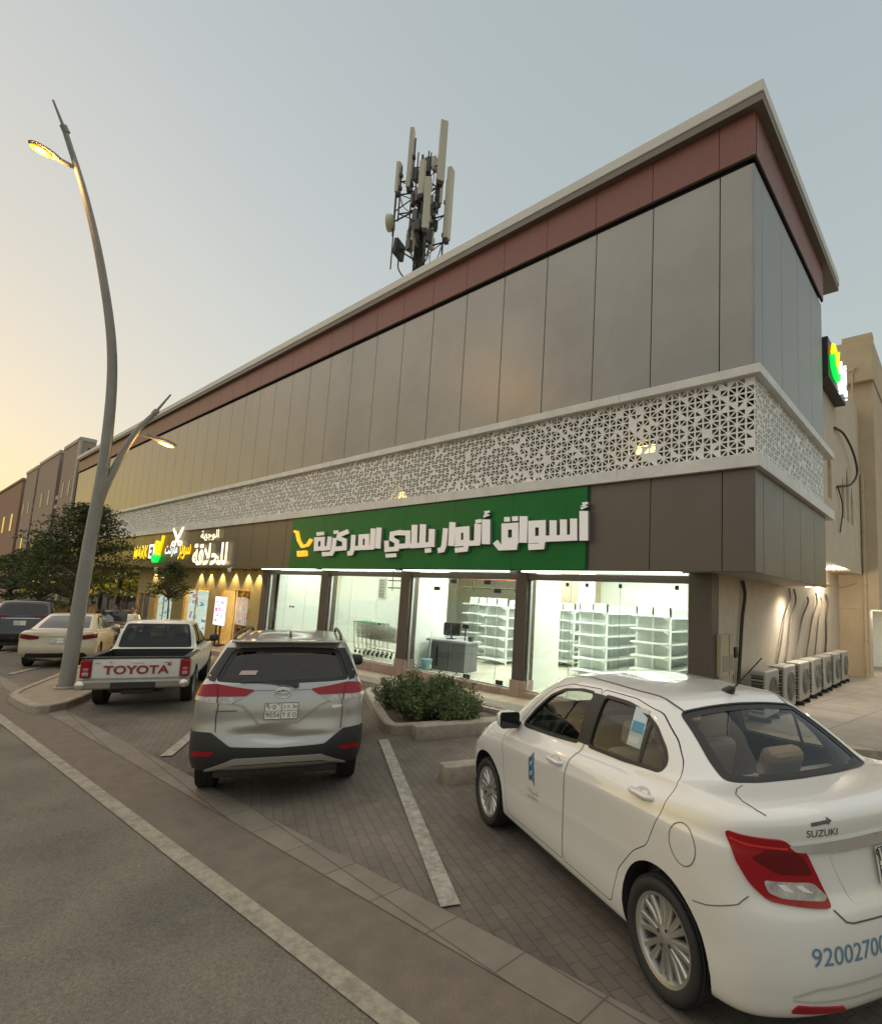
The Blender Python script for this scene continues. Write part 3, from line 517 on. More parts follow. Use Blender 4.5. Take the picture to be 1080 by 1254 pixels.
CART=[[[-17.443,4.104],[-17.309,4.08],[-17.193,4.135],[-17.416,4.175]],[[-17.309,4.08],[-17.146,3.808],[-17.013,3.83],[-17.193,4.135]],[[-17.146,3.808],[-16.845,3.564],[-16.789,3.647],[-17.013,3.83]],[[-16.845,3.564],[-16.423,3.613],[-16.523,3.677],[-16.789,3.647]],[[-16.423,3.613],[-16.216,3.809],[-16.339,3.851],[-16.523,3.677]],[[-17.019,3.432],[-16.868,3.43],[-16.822,3.456],[-17.08,3.461]],[[-16.868,3.43],[-16.835,3.305],[-16.774,3.279],[-16.822,3.456]],[[-16.835,3.305],[-16.984,3.302],[-17.03,3.274],[-16.774,3.279]],[[-16.984,3.302],[-17.019,3.432],[-17.08,3.461],[-17.03,3.274]],[[-16.699,3.439],[-16.552,3.436],[-16.507,3.463],[-16.759,3.467]],[[-16.552,3.436],[-16.519,3.313],[-16.46,3.287],[-16.507,3.463]],[[-16.519,3.313],[-16.665,3.31],[-16.71,3.282],[-16.46,3.287]],[[-16.665,3.31],[-16.699,3.439],[-16.759,3.467],[-16.71,3.282]]]
# ------------------------------------------------------------------ signs
def union_mesh(polys, th):
    """union of overlapping 2-D polygons, as an extruded slab (u, v, w) with w from 0 (front) to th (back)"""
    vs, fs = [], []
    for q in polys:
        a = sum(q[i][0]*q[(i+1) % len(q)][1]-q[(i+1) % len(q)][0]*q[i][1] for i in range(len(q)))
        q = q if a > 0 else q[::-1]; b = len(vs); vs += [Vector(p) for p in q]; fs.append(list(range(b, b+len(q))))
    V, E, F, *_ = delaunay_2d_cdt(vs, [], fs, 1, 1e-4)
    def within(c):
        for f in fs:
            q = [vs[i] for i in f]
            if all((q[(i+1) % len(q)]-q[i]).cross(c-q[i]) >= -1e-6 for i in range(len(q))): return True
        return False
    F = [f for f in F if within(sum((V[i] for i in f), Vector((0, 0)))/len(f))]
    m = MB(); n = len(V); m.add([(v.x, v.y, 0) for v in V]+[(v.x, v.y, th) for v in V], [tuple(f) for f in F]+[tuple(n+i for i in reversed(f)) for f in F])
    cnt = {}
    for f in F:
        for i in range(len(f)):
            e = (f[i], f[(i+1) % len(f)]); cnt[e] = 1
    side = [(a, n+a, n+b, b) for (a, b) in cnt if (b, a) not in cnt]
    m.f += side; m.mi += [1]*len(side); m.sm += [False]*len(side)
    return m
t = empty('shop_sign', (-11.7, YF, 2.9), 'wide green shop sign board with raised white Arabic lettering and an orange trolley mark', 'sign')
m = MB()
xs = [-5.76, -7.7, -9.6, -11.5, -13.5, -15.6, -17.68]
for a, b in zip(xs, xs[1:]): m.rbox(b+.0015+11.7, a-.0015+11.7, -.06, -.003, .0, 1.68, .004)
m.build('panel', [GREEN], t)
def lay(polys, th, y, name, mats, parent, ox):
    m = union_mesh(polys, th); m.v = [(x-ox[0], y+w_, z-ox[1]) for x, z, w_ in m.v]; return m.build(name, mats, parent)
lay(LET, .08, -.14, 'lettering', [LETW, mk('letter_side_shade', (.3, .27, .25), .5)], t, (-11.7, 2.9)); lay(CART, .08, -.13, 'trolley_mark', [ORNG, ORNG], t, (-11.7, 2.9))  # darker side colour paints the shade on the letter edges
NY = mk('neon_yellow', (.9, .7, .05), .5, emit=(1, .62, .0), estr=.22); NW = mk('neon_white', (.9, .95, 1), .5, emit=(.9, .95, 1), estr=.24); NG = mk('neon_green', (.05, .8, .15), .5, emit=(.0, 1, .1), estr=.17)
NWW = mk('neon_warm', (1, .93, .75), .5, emit=(1, .86, .52), estr=.3)
def face(x, y, z): return frame_matrix((x, y, z), (1, 0, 0), (0, 0, 1))
# lit market sign: tall condensed words, trolley mark, two arabic words
t = empty('market_sign', (-31., YF, 3.4), 'glowing yellow, green and white market sign in two scripts left of the scissors', 'sign')
def ptx(name, s, mat, x, z, size, xs=1., off=.02, y=-.08): 
    return put_text(name, s, mat, frame_matrix((x+31., y, z-3.4), (1, 0, 0), (0, 0, 1)), size, off, .015, xs, t)
def fit(name, s, mat, x0, x1, z0, z1, par, ox, oz, off=.0, y=-.09, ext=.02):
    me = text_mesh(s, 1, off, 'LEFT', 0); a0 = min(v.co.x for v in me.vertices); a1 = max(v.co.x for v in me.vertices); b0 = min(v.co.y for v in me.vertices); b1 = max(v.co.y for v in me.vertices)
    for v in me.vertices: v.co = Vector((x0-ox+(v.co.x-a0)/(a1-a0)*(x1-x0), y, z0-oz+(v.co.y-b0)/(b1-b0)*(z1-z0)))
    return link(name, me, mat, par)
fit('yellow_word', 'MARK', NY, -35.1, -32.75, 3.32, 4.05, t, -31., 3.4, .02); fit('white_word', 'ET', NW, -32.6, -31.55, 3.34, 4.07, t, -31., 3.4, .02)
m = MB(); m.tube([(-.55, -.12, .62), (-.35, -.12, .2), (.15, -.12, .15), (.5, -.12, 1.05)], .07, 8); m.tube([(-.55, -.12, .62), (-.4, -.12, .8), (-.05, -.12, .75), (.05, -.12, .3)], .06, 8); m.build('trolley_mark', [NY], t)
m = MB(); m.tube([(-.75, -.12, .05), (-.6, -.12, -.2), (-.1, -.12, -.2), (.15, -.12, .08)], .09, 8); m.tube([(-.7, -.12, .08), (.1, -.12, .0)], .08, 8); m.build('green_curl', [NG], t)
fit('white_arabic', arab('ماركت'), NW, -30.15, -28.45, 3.38, 4.1, t, -31., 3.4, .02); fit('yellow_arabic', arab('سوبر'), NY, -28.3, -26.75, 3.25, 3.95, t, -31., 3.4, .02)
# scissors
t = empty('scissors_sign', (-28.6, YF, 4.22), 'glowing pair of open scissors mounted above the lit shop names', 'sign')
m = MB()
for s in (-1, 1):
    m.add([(s*.02-.07, -.1, .0), (s*.02+.07, -.1, .0), (s*.6+.09, -.1, .48), (s*.72, -.1, .6), (s*.6-.09, -.1, .5)], [(0, 1, 2, 3, 4), (4, 3, 2, 1, 0)])
    m.tube([(s*.6, -.1, .5), (0, -.1, .0), (-s*.25, -.1, -.15)], [.06, .06, .04], 8)
    c = (-s*.42, -.1, -.2); m.tube([(c[0]+.2*math.cos(k*R(30)), -.1, c[2]+.11*math.sin(k*R(30))) for k in range(13)], .035, 8)
m.build('scissors', [NWW], t)
t = empty('barber_sign', (-25., YF, 3.), 'warm white glowing Arabic barber shop name in two lines on the brown fascia', 'sign')
fit('small_line', arab('الوجهة'), NWW, -25.75, -23.8, 4.05, 4.5, t, -25., 3., .012)
fit('large_line', arab('للحلاقة'), NWW, -26.45, -22.75, 3.0, 3.95, t, -25., 3., .03)
# ------------------------------------------------------------------ barber shop front (warm wall washers)
WARM = mk('ochre_wall', (.4, .31, .13), .7, var=.08, scale=4, bump=.1); WOOD = mk('honey_wood', (.55, .33, .1), .45, var=.1); 
WARML = mk('warm_diffuser', (1, .8, .45), .5, emit=(1, .72, .3), estr=4)
def front(x0, x1, openings, mat, nm):
    """wall along the facade with real openings, y 9.6 to 9.8"""
    m = MB(); xs = sorted({x0, x1, *[o[0] for o in openings], *[o[1] for o in openings]})
    for a, b in zip(xs, xs[1:]):
        op = [o for o in openings if o[0] <= a and o[1] >= b]
        if not op: m.box(a, b, 9.6, 9.66, gz(a)-.1, 2.9)
        else:
            if op[0][2] > gz(a)+.1: m.box(a, b, 9.6, 9.66, gz(a)-.1, op[0][2])
            m.box(a, b, 9.6, 9.66, op[0][3], 2.9)
    return part(nm, m, [mat])
front(-36.3, -20.95, [(-36.1, -33.9, -.45, 1.55), (-33.1, -30.4, -.2, 1.6), (-29.0, -25.9, -.2, 1.98), (-24.7, -21.75, -.25, 2.05)], WARM, 'barber_wall')
m = MB(); m.box(-36.3, -20.95, 12.4, 12.5, -.6, 2.9); m.box(-36.3, -20.95, 9.8, 12.4, -.62, -.5); m.box(-36.3, -20.95, 9.8, 12.4, 2.8, 2.9)
for x in (-33.5, -29.7, -25.3, -21.2): m.box(x-.05, x+.05, 9.8, 12.4, -.5, 2.8)
part('barber_interior', m, [mk('barber_cream', (.75, .6, .34), .6)])
for a, b, z0, z1 in ((-33.1, -30.4, -.2, 1.6), (-29.0, -25.9, -.2, 1.98), (-24.7, -21.75, -.25, 2.05), (-36.1, -33.9, -.45, 1.55)):
    W = empty('window'); W.parent = B; W.matrix_parent_inverse = Matrix.Translation(-B.location)
    m = MB(); m.box(a+.06, b-.06, 9.615, 9.622, z0+.05, z1-.05); m.build('pane', [GLS], W)
    m = MB(); m.rbox(a, a+.07, 9.585, 9.68, z0, z1, .01); m.rbox(b-.07, b, 9.585, 9.68, z0, z1, .01); m.rbox(a+.07, b-.07, 9.585, 9.68, z1-.07, z1, .01); m.rbox((a+b)/2-.03, (a+b)/2+.03, 9.6, 9.64, z0, z1-.07, .008); m.build('frame', [WOOD], W)
for x in (-35, -31.8, -28.6, -26.4, -23.9, -22.4):
    t = empty('ceiling_light', (x, 11, 2.8)); tag(t, 'warm ceiling lamp inside the barber shop', 'ceiling light', 'warm lamps inside the barber shop')
    m = MB(); m.box(-.5, .5, -.3, .3, -.03, -.01); m.build('diffuser', [mk('barber_lamp', (1, .85, .6), .5, emit=(1, .78, .42), estr=6) if 'barber_lamp' not in MATS else MATS['barber_lamp']], t)
    m = MB(); m.box(-.52, .52, -.32, .32, -.01, 0); m.build('frame', [BLACK], t)
SX = (-33.4, -32.4, -27.06, -25.93, -24.69, -23.38, -22.15, -21.2)
for x in SX:
    t = empty('wall_washer', (x, 9.42, 2.86)); tag(t, 'small round warm downlight washing the ochre barber shop wall', 'downlight', 'warm downlights over the barber shop front')
    m = MB(); m.lathe([(.03, -.035), (.055, -.04), (.06, 0), (0, 0)], 12); m.build('housing', [BLACK], t)
    m = MB(); m.lathe([(0, -.034), (.03, -.034)], 12); m.build('lens', [WARML], t)
    l = bpy.data.lights.new('downlight', 'SPOT'); l.energy = 16; l.color = (1, .76, .4); l.spot_size = R(84); l.spot_blend = .3; l.shadow_soft_size = .02
    o = bpy.data.objects.new('downlight_lamp', l); COL.objects.link(o); o.parent = t; o.location = (0, 0, -.06); o.rotation_euler = (R(8), 0, 0)
def poster(name, label, loc, w_, h, cols, seed, emis=0.):
    t = empty(name, loc); tag(t, label, 'poster')
    rp = random.Random(seed); m = MB(); m.rbox(-w_/2, w_/2, -.02, 0, 0, h, .005, 0)
    for i in range(26):
        a = rp.uniform(-w_*.42, w_*.3); b = rp.uniform(h*.08, h*.85); m.rbox(a, a+rp.uniform(.06, .3)*w_*.6, -.024-.0005*i, -.02, b, b+rp.uniform(.03, .1)*h, .002, 1+rp.randrange(len(cols)-1))
    mats = []
    for i, c in enumerate(cols):
        mats.append(mk(name+'_ink_%d' % len(MATS), c, .5, emit=c if emis else None, estr=emis))
    m.build('print', mats, t); return t
poster('window_poster', 'teal and white printed poster, given a glow, filling the middle barber shop window', (-27.3, 9.72, -.15), 2.6, 2.0, [(.75, .85, .8), (.08, .4, .4), (.1, .25, .3), (.55, .2, .25), (.85, .9, .88)], 5, .16)  # both posters get added emission to brighten the windows
poster('window_poster', 'pale green printed poster, given a glow, with a blue picture in the left barber shop window', (-31.7, 9.72, -.15), 2.3, 1.65, [(.7, .82, .72), (.1, .25, .5), (.2, .45, .55), (.8, .9, .85)], 8, .16)
t = poster('display_screen', 'bright screen with purple and white picture in the right barber shop window', (-23.55, 9.2, .55), 1.1, 1.15, [(.85, .85, .95), (.25, .1, .4), (.5, .1, .3), (.2, .3, .6), (.9, .9, 1)], 4, .24); t['category'] = 'screen'
m = MB(); m.tube([(-.2, .0, .0), (-.2, .0, -.75)], .03, 8); m.tube([(.2, .0, .0), (.2, .0, -.75)], .03, 8); m.box(-.4, .4, -.15, .15, -.8, -.75); m.build('stand', [BLACK], t)
t = empty('product_shelf', (-22.75, 9.74, -.5), 'warm lit wooden product shelf inside the right barber shop window', 'shelf')
m = MB()
for z in (.1, .6, 1.1, 1.6, 2.1, 2.5): m.rbox(-.6, .6, 0, .3, z, z+.04, .005)
for x in (-.6, 0, .56): m.rbox(x, x+.04, 0, .3, 0, 2.5, .005)
m.build('rack', [WOOD], t)
m = MB(); rp = random.Random(2)
for z in (.14, .64, 1.14, 1.64, 2.14):
    for i in range(9):
        x = -.5+i*.12; m.rbox(x, x+.07, .08, .16, z, z+rp.uniform(.1, .3), .01, rp.randrange(3))
m.build('bottles', [mk('bottle_brown', (.12, .05, .02), .3), mk('bottle_cream', (.6, .5, .35), .4), BLACK], t)
# dark shop fronts farther left
m = MB(); 
for x in range(-52, -36, 4): m.rbox(x+.1, x+3.6, 9.62, 9.7, gz(x)+.2, 2.6, .01, 0); m.rbox(x-.3, x+.1, 9.5, 9.8, gz(x)-.1, 2.9, .01, 1); m.rbox(x+1.9, x+2.0, 9.58, 9.62, gz(x)+.2, 2.6, .005, 1)
m.box(-52.2, -36.3, 9.7, 9.8, -1.2, 2.9, 1); part('dark_shop_front', m, [mk('dark_glass', (.02, .022, .022), .08), COLM])
m = MB(); m.box(XL-.0, XL+.2, YF+.1, YB, -1.5, 11.4); m.box(XL, XR-.2, YB-.1, YB, 3.75, 11.4); m.box(XL, -12, 24.8, 25, -1.5, 3.7); m.box(XL, -3.75, YB, 25, 3.66, 3.74); part('outer_wall', m, [BEIGE])
# flood lamps behind the lattice and the little lamps under the fascia
for x, z, e in ((-4.62, 5.22, 5.), (-12.05, 4.98, 3.)):
    t = empty('flood_lamp', (x, YF+.22, z)); tag(t, 'warm flood lamp glowing behind the white lattice, ' + ('near the corner of the building' if x > -6 else 'above the green sign'), 'lamp', 'flood lamps behind the lattice')
    m = MB(); m.rbox(-.19, .19, -.06, -.05, -.09, .09, .005); m.build('lens', [mk('flood_lens_%d' % int(-x), (1, .8, .3), .4, emit=(1, .66, .16), estr=e*.25)], t)
    m = MB(); m.rbox(-.22, .22, -.05, .06, -.12, .12, .02); m.build('housing', [BLACK], t)
for x, lb in ((-22.2, 'small white spot lamp under the fascia at the right end of the barber shop'), (-31.0, 'small white spot lamp under the fascia left of the barber windows')):
    t = empty('spot_lamp', (x, 8.95, 2.86)); tag(t, lb, 'lamp', 'spot lamps under the fascia')
    m = MB(); m.tube([(0, 0, .05), (0, -.08, -.02)], .02, 6); m.lathe([(.0, -.1), (.06, -.09), (.08, 0), (.03, .06), (0, .06)], 12, 'Z', 0, Matrix.Translation((0, -.1, -.04))); m.build('head', [SHELFW], t)
    m = MB(); m.lathe([(0, 0), (.05, 0)], 12, 'Z', 0, Matrix.Translation((0, -.1, -.135))); m.build('lens', [NWW], t)
    l = bpy.data.lights.new('spot_lamp_light', 'SPOT'); l.energy = 95; l.color = (1, .72, .3); l.spot_size = R(100); l.spot_blend = .6; l.shadow_soft_size = .06; o = bpy.data.objects.new('spot_lamp_light', l); COL.objects.link(o); o.parent = t; o.location = (0, -.14, -.2); o.rotation_euler = (R(-48), 0, 0)
# ------------------------------------------------------------------ side wall, beige block and tower
m = MB(); m.box(-3.72, -3.5, 9.965, 22, -.2, 2.9); m.box(-3.72, -3.5, YB, 22, 2.9, 3.64)
part('side_wall', m, [BEIGE])
S = empty('beige_block', (-2.78, YB, 0), 'beige rendered block with pointed niches and a square tower behind the clad shop', 'building')
def part2(name, m, mats):
    o = m.build(name, mats, S); o.matrix_parent_inverse = Matrix.Translation(-S.location); return o
m = MB()
# upper wall with pointed niches really cut in (niche = recessed darker back plane inside a frame of wall strips)
def niche_wall():
    m = MB(); Y0, Y1, Z0, Z1, X = YB+.01, 22., 3.64, 9.6, -2.78
    ops = [(16.2, 16.75, 5.4, 6.9), (18.3, 18.75, 5.15, 6.45), (19.1, 19.6, 5.15, 6.95), (19.95, 20.4, 5.15, 6.45)]
    vs = [Vector((Y0, Z0)), Vector((Y1, Z0)), Vector((Y1, Z1)), Vector((Y0, Z1))]; es = [(0, 1), (1, 2), (2, 3), (3, 0)]; holes = []
    for a, b, z0, z1 in ops:
        k = len(vs); loop = [(a, z0), (b, z0), (b, z1-.55), ((a+b)/2+.06, z1-.12), ((a+b)/2, z1), ((a+b)/2-.06, z1-.12), (a, z1-.55)]
        vs += [Vector(p) for p in loop]; es += [(k+i, k+(i+1) % 7) for i in range(7)]; holes.append(loop)
    V, E, F, *_ = delaunay_2d_cdt(vs, es, [], 0, 1e-5)
    def inside(c, lp):
        r = False
        for i in range(len(lp)):
            (x1, y1), (x2, y2) = lp[i-1], lp[i]
            if (y1 > c.y) != (y2 > c.y) and c.x < (x2-x1)*(c.y-y1)/(y2-y1)+x1: r = not r
        return r
    keep = [f for f in F if not any(inside(sum((V[i] for i in f), Vector((0, 0)))/len(f), h) for h in holes)]
    m.add([(X, v.x, v.y) for v in V], [tuple(f) for f in keep])
    for h in holes:
        n = len(h); m.add([(X, *p) for p in h]+[(X-.16, *p) for p in h], [(i, (i+1) % n, n+(i+1) % n, n+i) for i in range(n)]+[tuple(range(n, 2*n))], 0)
    m.box(X-.5, X-.2, Y0, Y1, Z0+.02, Z1); m.box(X-.6, X, Y0, Y1, Z1, Z1+.05); m.add([(X, Y0, Z0), (X, Y1, Z0), (X-.8, Y1, Z0), (X-.8, Y0, Z0)], [(0, 1, 2, 3)], 0)
    return m
part2('upper_wall', niche_wall(), [BEIGE])
m = MB(); m.rbox(-3.5, -2.3, 22., 40, 2.46, 10.6, .01); m.rbox(-3.55, -2.26, 21.78, 40.1, 10.6, 12.15, .01); m.rbox(-3.2, -2.26, 21.78, 22.2, 12.15, 12.35, .01); part2('tower', m, [BEIGE2])
m = MB(); m.box(-3.5, -2.62, 22.02, 22.9, -.2, 2.46); part2('pier', m, [BEIGE2])
m = MB(); m.box(-3.6, -3.3, 22.9, 40, -.2, 2.46); m.box(-3.3, -1.0, 27, 27.3, -.2, 2.46)
for y in (23.6, 24.6, 25.6): m.box(-3.3, -3.26, y, y+.05, -.2, 2.46)
part2('passage_wall', m, [INW])
m = MB(); m.box(-12, -3.0, YB+.2, 40, 9.4, 9.6); m.box(-12, -11.8, YB+.2, 40, 0, 9.5); part2('rear_walls', m, [BEIGE])
def round_lamp(loc, label, e, en):
    t = empty('soffit_light', loc); tag(t, label, 'lamp')
    m = MB(); m.lathe([(0, -.02), (.13, -.02)], 20); m.build('lens', [mk('soffit_lens_%d' % len(MATS), (1, .95, .85), .5, emit=(1, .88, .7), estr=e)], t)
    m = MB(); m.lathe([(.13, -.02), (.16, -.025), (.17, 0), (0, 0)], 20); m.build('ring', [SHELFW], t)
    l = bpy.data.lights.new('lamp', 'POINT'); l.energy = en; l.color = (1, .86, .66); l.shadow_soft_size = .1
    o = bpy.data.objects.new('soffit_lamp', l); COL.objects.link(o); o.parent = t; o.location = (0, 0, -.14)
round_lamp((-3.12, 18.7, 3.64), 'round white ceiling lamp under the beige upper storey overhang', 12, 22)
round_lamp((-2.55, 23.3, 2.46), 'round white ceiling lamp in the passage right of the drain pipe', 12, 10)
# wall washer over the condensers, hidden up under the metal soffit
t = empty('soffit_light', (-2.9, 14.3, 2.9), 'small round downlight under the metal soffit above the row of condensers', 'lamp')
m = MB(); m.lathe([(0, -.02), (.07, -.02)], 16); m.build('lens', [mk('down_lens', (1, .95, .85), .5, emit=(1, .9, .75), estr=10)], t); m = MB(); m.lathe([(.07, -.02), (.09, -.02), (.09, 0), (0, 0)], 16); m.build('ring', [SHELFW], t)
l = bpy.data.lights.new('downlight', 'SPOT'); l.energy = 38; l.color = (1, .9, .76); l.spot_size = R(150); l.spot_blend = 1; l.shadow_soft_size = .05
o = bpy.data.objects.new('downlight_lamp', l); COL.objects.link(o); o.parent = t; o.location = (0, 0, -.04)
# condensers
ACM = mk('condenser_casing', (.4, .37, .32), .5, var=.1, scale=3); ACD = mk('condenser_coil', (.06, .058, .052), .6); ACG = mk('condenser_grille', (.3, .28, .24), .5)
def condenser():
    t = empty('air_conditioner')
    m = MB(); m.rbox(-.32, 0, -.95, 0, .09, .95, .03); m.build('casing', [ACM], t)
    m = MB()
    for k in range(13): m.rbox(-.27, -.03, -.962, -.95, .18+k*.056, .205+k*.056, .004)
    for k in range(9): m.box(-.25, -.05, -.956, -.951, .16+k*.08, .2+k*.08, 1)
    m.build('side_louvre', [ACD, ACD], t)
    m = MB(); m.lathe([(0, .006), (.3, .006)], 28, 'X', 1, Matrix.Translation((0, -.42, .52)))
    for r0 in (.06, .11, .16, .21, .26, .305): m.tube([(.02, -.42+r0*math.cos(R(15)*k), .52+r0*math.sin(R(15)*k)) for k in range(25)], .006, 4, 0, False)
    for k in range(8): m.tube([(.02, -.42, .52), (.02, -.42+.31*math.cos(R(45)*k), .52+.31*math.sin(R(45)*k))], .006, 4, 0)
    m.build('fan_grille', [ACG, ACD], t)
    for y in (-.8, -.2): m = MB(); m.rbox(-.36, .05, y-.03, y+.03, 0, .09, .01); m.build('foot_rail', [BLACK], t)
    return t
ac0 = condenser()
ORD = ['nearest', 'second nearest', 'third nearest', 'middle', 'third farthest', 'second farthest', 'farthest']
for k in range(7):
    o = ac0 if k == 0 else copy_tree(ac0); y = 11.96+1.36*k; o.location = (-2.98, y, gz(-3)+.174)
    tag(o, ORD[k]+' beige air conditioner condenser of the row along the side wall', 'air conditioner', 'row of condensers on the side wall')
PIPE = mk('lagged_pipe', (.06, .05, .042), .8, var=.2, scale=20); PIPEG = mk('grey_lagging', (.2, .17, .14), .8, var=.2, scale=20)
PP = [(10.9, 11.3, 2.85, PIPE, .035), (13.55, 15.0, 2.86, PIPEG, .022), (14.35, 15.5, 2.86, PIPEG, .024), (15.1, 17.0, 2.7, PIPEG, .026), (16.5, 18.1, 2.86, PIPEG, .022), (17.6, 18.8, 2.75, PIPEG, .02), (19.1, 19.6, 2.88, PIPE, .03)]
PL = ['thick black lagged pipe bent over near the corner pillar', 'grey lagged pipe rising behind the nearest condensers', 'grey lagged pipe, second of the slanted ones', 'grey lagged pipe with a crooked top in the middle of the wall', 'grey lagged pipe right of the crooked one', 'thin grey lagged pipe close to the far end of the wall', 'black lagged pipe at the far end of the side wall']
for (yb, yt, zt, mat, r0), lb in zip(PP, PL):
    rp = random.Random(int(yb*10)); m = MB()
    pts = spline([(-3.44, yb-.05, .3), (-3.44, yb, .9), (-3.43, yb+.25*(yt-yb)+rp.uniform(-.06, .06), 1.5), (-3.44, yb+.55*(yt-yb), 2.1), (-3.43, yb+.9*(yt-yb)+rp.uniform(-.08, .08), 2.6), (-3.46, yt-.1, zt)], 6)
    m.tube(pts, r0, 8); o = m.build('lagged_pipe', [mat]); tag(o, lb, 'pipe', 'lagged pipes on the side wall')
m = MB(); m.tube([(-2.7, 21.95, gz(-3)+.18), (-2.7, 21.95, 7.2)], .06, 10)
for z in (1.4, 3.3, 5.2, 6.6): m.lathe([(.062, z), (.075, z), (.075, z+.06), (.062, z+.06)], 10, 'Z', 0, Matrix.Translation((-2.7, 21.95, 0)))
o = m.build('drain_pipe', [BEIGE2]); tag(o, 'tall beige drain pipe in the angle between beige wall and tower', 'pipe')
m = MB(); m.tube(spline([(-2.95, 21.9, 3.4), (-3.2, 21.9, 3.28), (-3.45, 21.9, 3.22), (-3.47, 19, 3.2)], 5), .045, 8); tag(m.build('branch_pipe', [BEIGE2]), 'short beige pipe running under the overhang into the drain pipe', 'pipe')
m = MB(); m.tube([(-2.9, 21.74, 10.9), (-2.9, 21.74, 5.8)], .035, 8); m.tube([(-3.0, 21.7, 11.0), (-2.72, 21.7, 11.12)], .03, 6); m.tube([(-2.9, 21.74, 10.8), (-2.86, 21.7, 11.05)], .03, 6); tag(m.build('vent_pipe', [BEIGE2]), 'thin pale pipe with a tee running down the tower front', 'pipe')
m = MB(); m.tube(spline([(-2.74, 17.2, 7.6), (-2.66, 18.2, 7.65), (-2.6, 19.6, 7.3), (-2.6, 20.1, 6.9), (-2.64, 19.4, 6.4), (-2.74, 17.4, 5.9)], 8), .035, 8); m.tube(spline([(-2.74, 17.5, 5.9), (-2.7, 17.9, 5.4), (-2.73, 17.6, 4.6)], 6), .02, 6); tag(m.build('loose_cable', [PIPE]), 'loose dark cable looping over the beige wall below the lit side sign', 'cable')
def wbox(name, y, z, dy, dz, label, cat):
    t = empty(name, (-3.5, y, z), label, cat); m = MB(); m.rbox(0, .09, 0, dy, 0, dz, .012); m.build('case', [BEIGE2 if name != 'socket_box' else BLACK], t)
    m = MB(); m.rbox(.09, .1, dy*.15, dy*.85, dz*.12, dz*.5, .005); m.build('cover', [ACG if name != 'socket_box' else BLACK], t); return t
wbox('meter_box', 9.85, 1.05, .4, .75, 'beige meter box with grey cover on the wall beside the corner pillar', 'meter box'); wbox('switch_box', 10.32, 1.05, .2, .75, 'narrow beige switch box right of the meter box', 'switch box'); wbox('socket_box', 10.62, 1.35, .16, .2, 'small black socket box with a hanging cable on the side wall', 'socket')
m = MB(); m.tube(spline([(-3.47, 10.68, 1.35), (-3.46, 10.66, .9), (-3.47, 10.55, .3)], 6), .012, 6); tag(m.build('hanging_cable', [PIPEG]), 'thin cable hanging from the small black socket box', 'cable')
# lit box sign on the side wall
t = empty('side_sign', (-2.5, 14.95, 8.3), 'dark box sign with glowing yellow, green and white marks on the side of the building', 'sign')
m = MB(); m.rbox(-.4, 0, 0, 2.55, 0, 1.08, .01); m.build('box', [mk('sign_box', (.045, .042, .04), .5)], t)
m = MB(); m.tube([(-.3, -.0, .9), (-.3, -.35, .9)], .02, 6); m.tube([(-.3, .02, .25), (-.3, -.35, .25)], .02, 6); m.build('bracket', [BLACK], t)
def sm(x, y, z): return (.05, y, z*.68)
m = MB(); m.tube([sm(0, .35, 1.2), sm(0, .5, .75), sm(0, .85, .62), sm(0, 1.1, 1.5)], .055, 8); m.tube([sm(0, .3, 1.1), sm(0, .42, 1.45), sm(0, .7, 1.4), sm(0, .8, .8)], .05, 8); m.build('yellow_mark', [NY], t)
m = MB(); m.tube([sm(0, .22, .95), sm(0, .32, .55), sm(0, .6, .32), sm(0, .95, .3), sm(0, 1.05, .55)], .07, 8); m.tube([sm(0, .3, .7), sm(0, .75, .5)], .06, 8); m.build('green_mark', [NG], t)
put_text('white_word', arab('أنوار'), NW, frame_matrix((.05, 1.75, .52), (0, 1, 0), (0, 0, 1)), .6, 0, .03, 1.15, t); put_text('white_word', arab('بلادي'), NW, frame_matrix((.05, 1.75, .16), (0, 1, 0), (0, 0, 1)), .5, 0, .03, 1.2, t)
# ------------------------------------------------------------------ buildings down the street
BRK = mk('brown_stone', (.34, .25, .2), .8, var=.1, scale=2, bump=.1, bscale=20); BRK2 = mk('red_brown_render', (.32, .19, .13), .85, var=.08, scale=2); EDGE = mk('pale_trim', (.42, .38, .33), .6)
WSKY = mk('sky_reflect_window', (.3, .26, .2), .4); DGL = mk('dark_window', (.02, .02, .022), .1)  # pale panes carry the reflected sky in their colour
T = empty('apartment_building', (-53.2, 9, -1.2), 'brown stone apartment block with tall dark vertical slots beyond the shop', 'building')
m = MB()
def slabf(x0, x1, z1): m.rbox(x0+53.2, x1+53.2, 0, 1.0, 0, z1+1.2, .03, 0); m.rbox(x0+53.2-.05, x1+53.2+.05, -.06, 1.0, z1+1.2, z1+1.5, .02, 1)
slabf(-59, -53.2, 12.9); slabf(-70, -60.7, 12.9); slabf(-77.4, -71, 12.8)
m.box(-24.2, 0, .5, 16, 0, 13.6, 2); m.rbox(-.35, .08, -.06, .1, 0, 14.3, .02, 1)
m.build('wall', [BRK, EDGE, mk('slot_dark', (.03, .027, .025), .6)], T)
for x, z, w_, h in ((-55, 8.6, .5, 1.3), (-57.3, 8.6, .5, 1.3), (-63, 8.4, .7, 1.4), (-66.4, 8.4, .7, 1.4), (-73, 8.2, .6, 1.3), (-76, 8.2, .6, 1.3)):
    m = MB(); m.rbox(x+53.2-w_/2, x+53.2+w_/2, -.04, .03, z+1.2, z+1.2+h, .02); m.build('window', [WSKY], T)
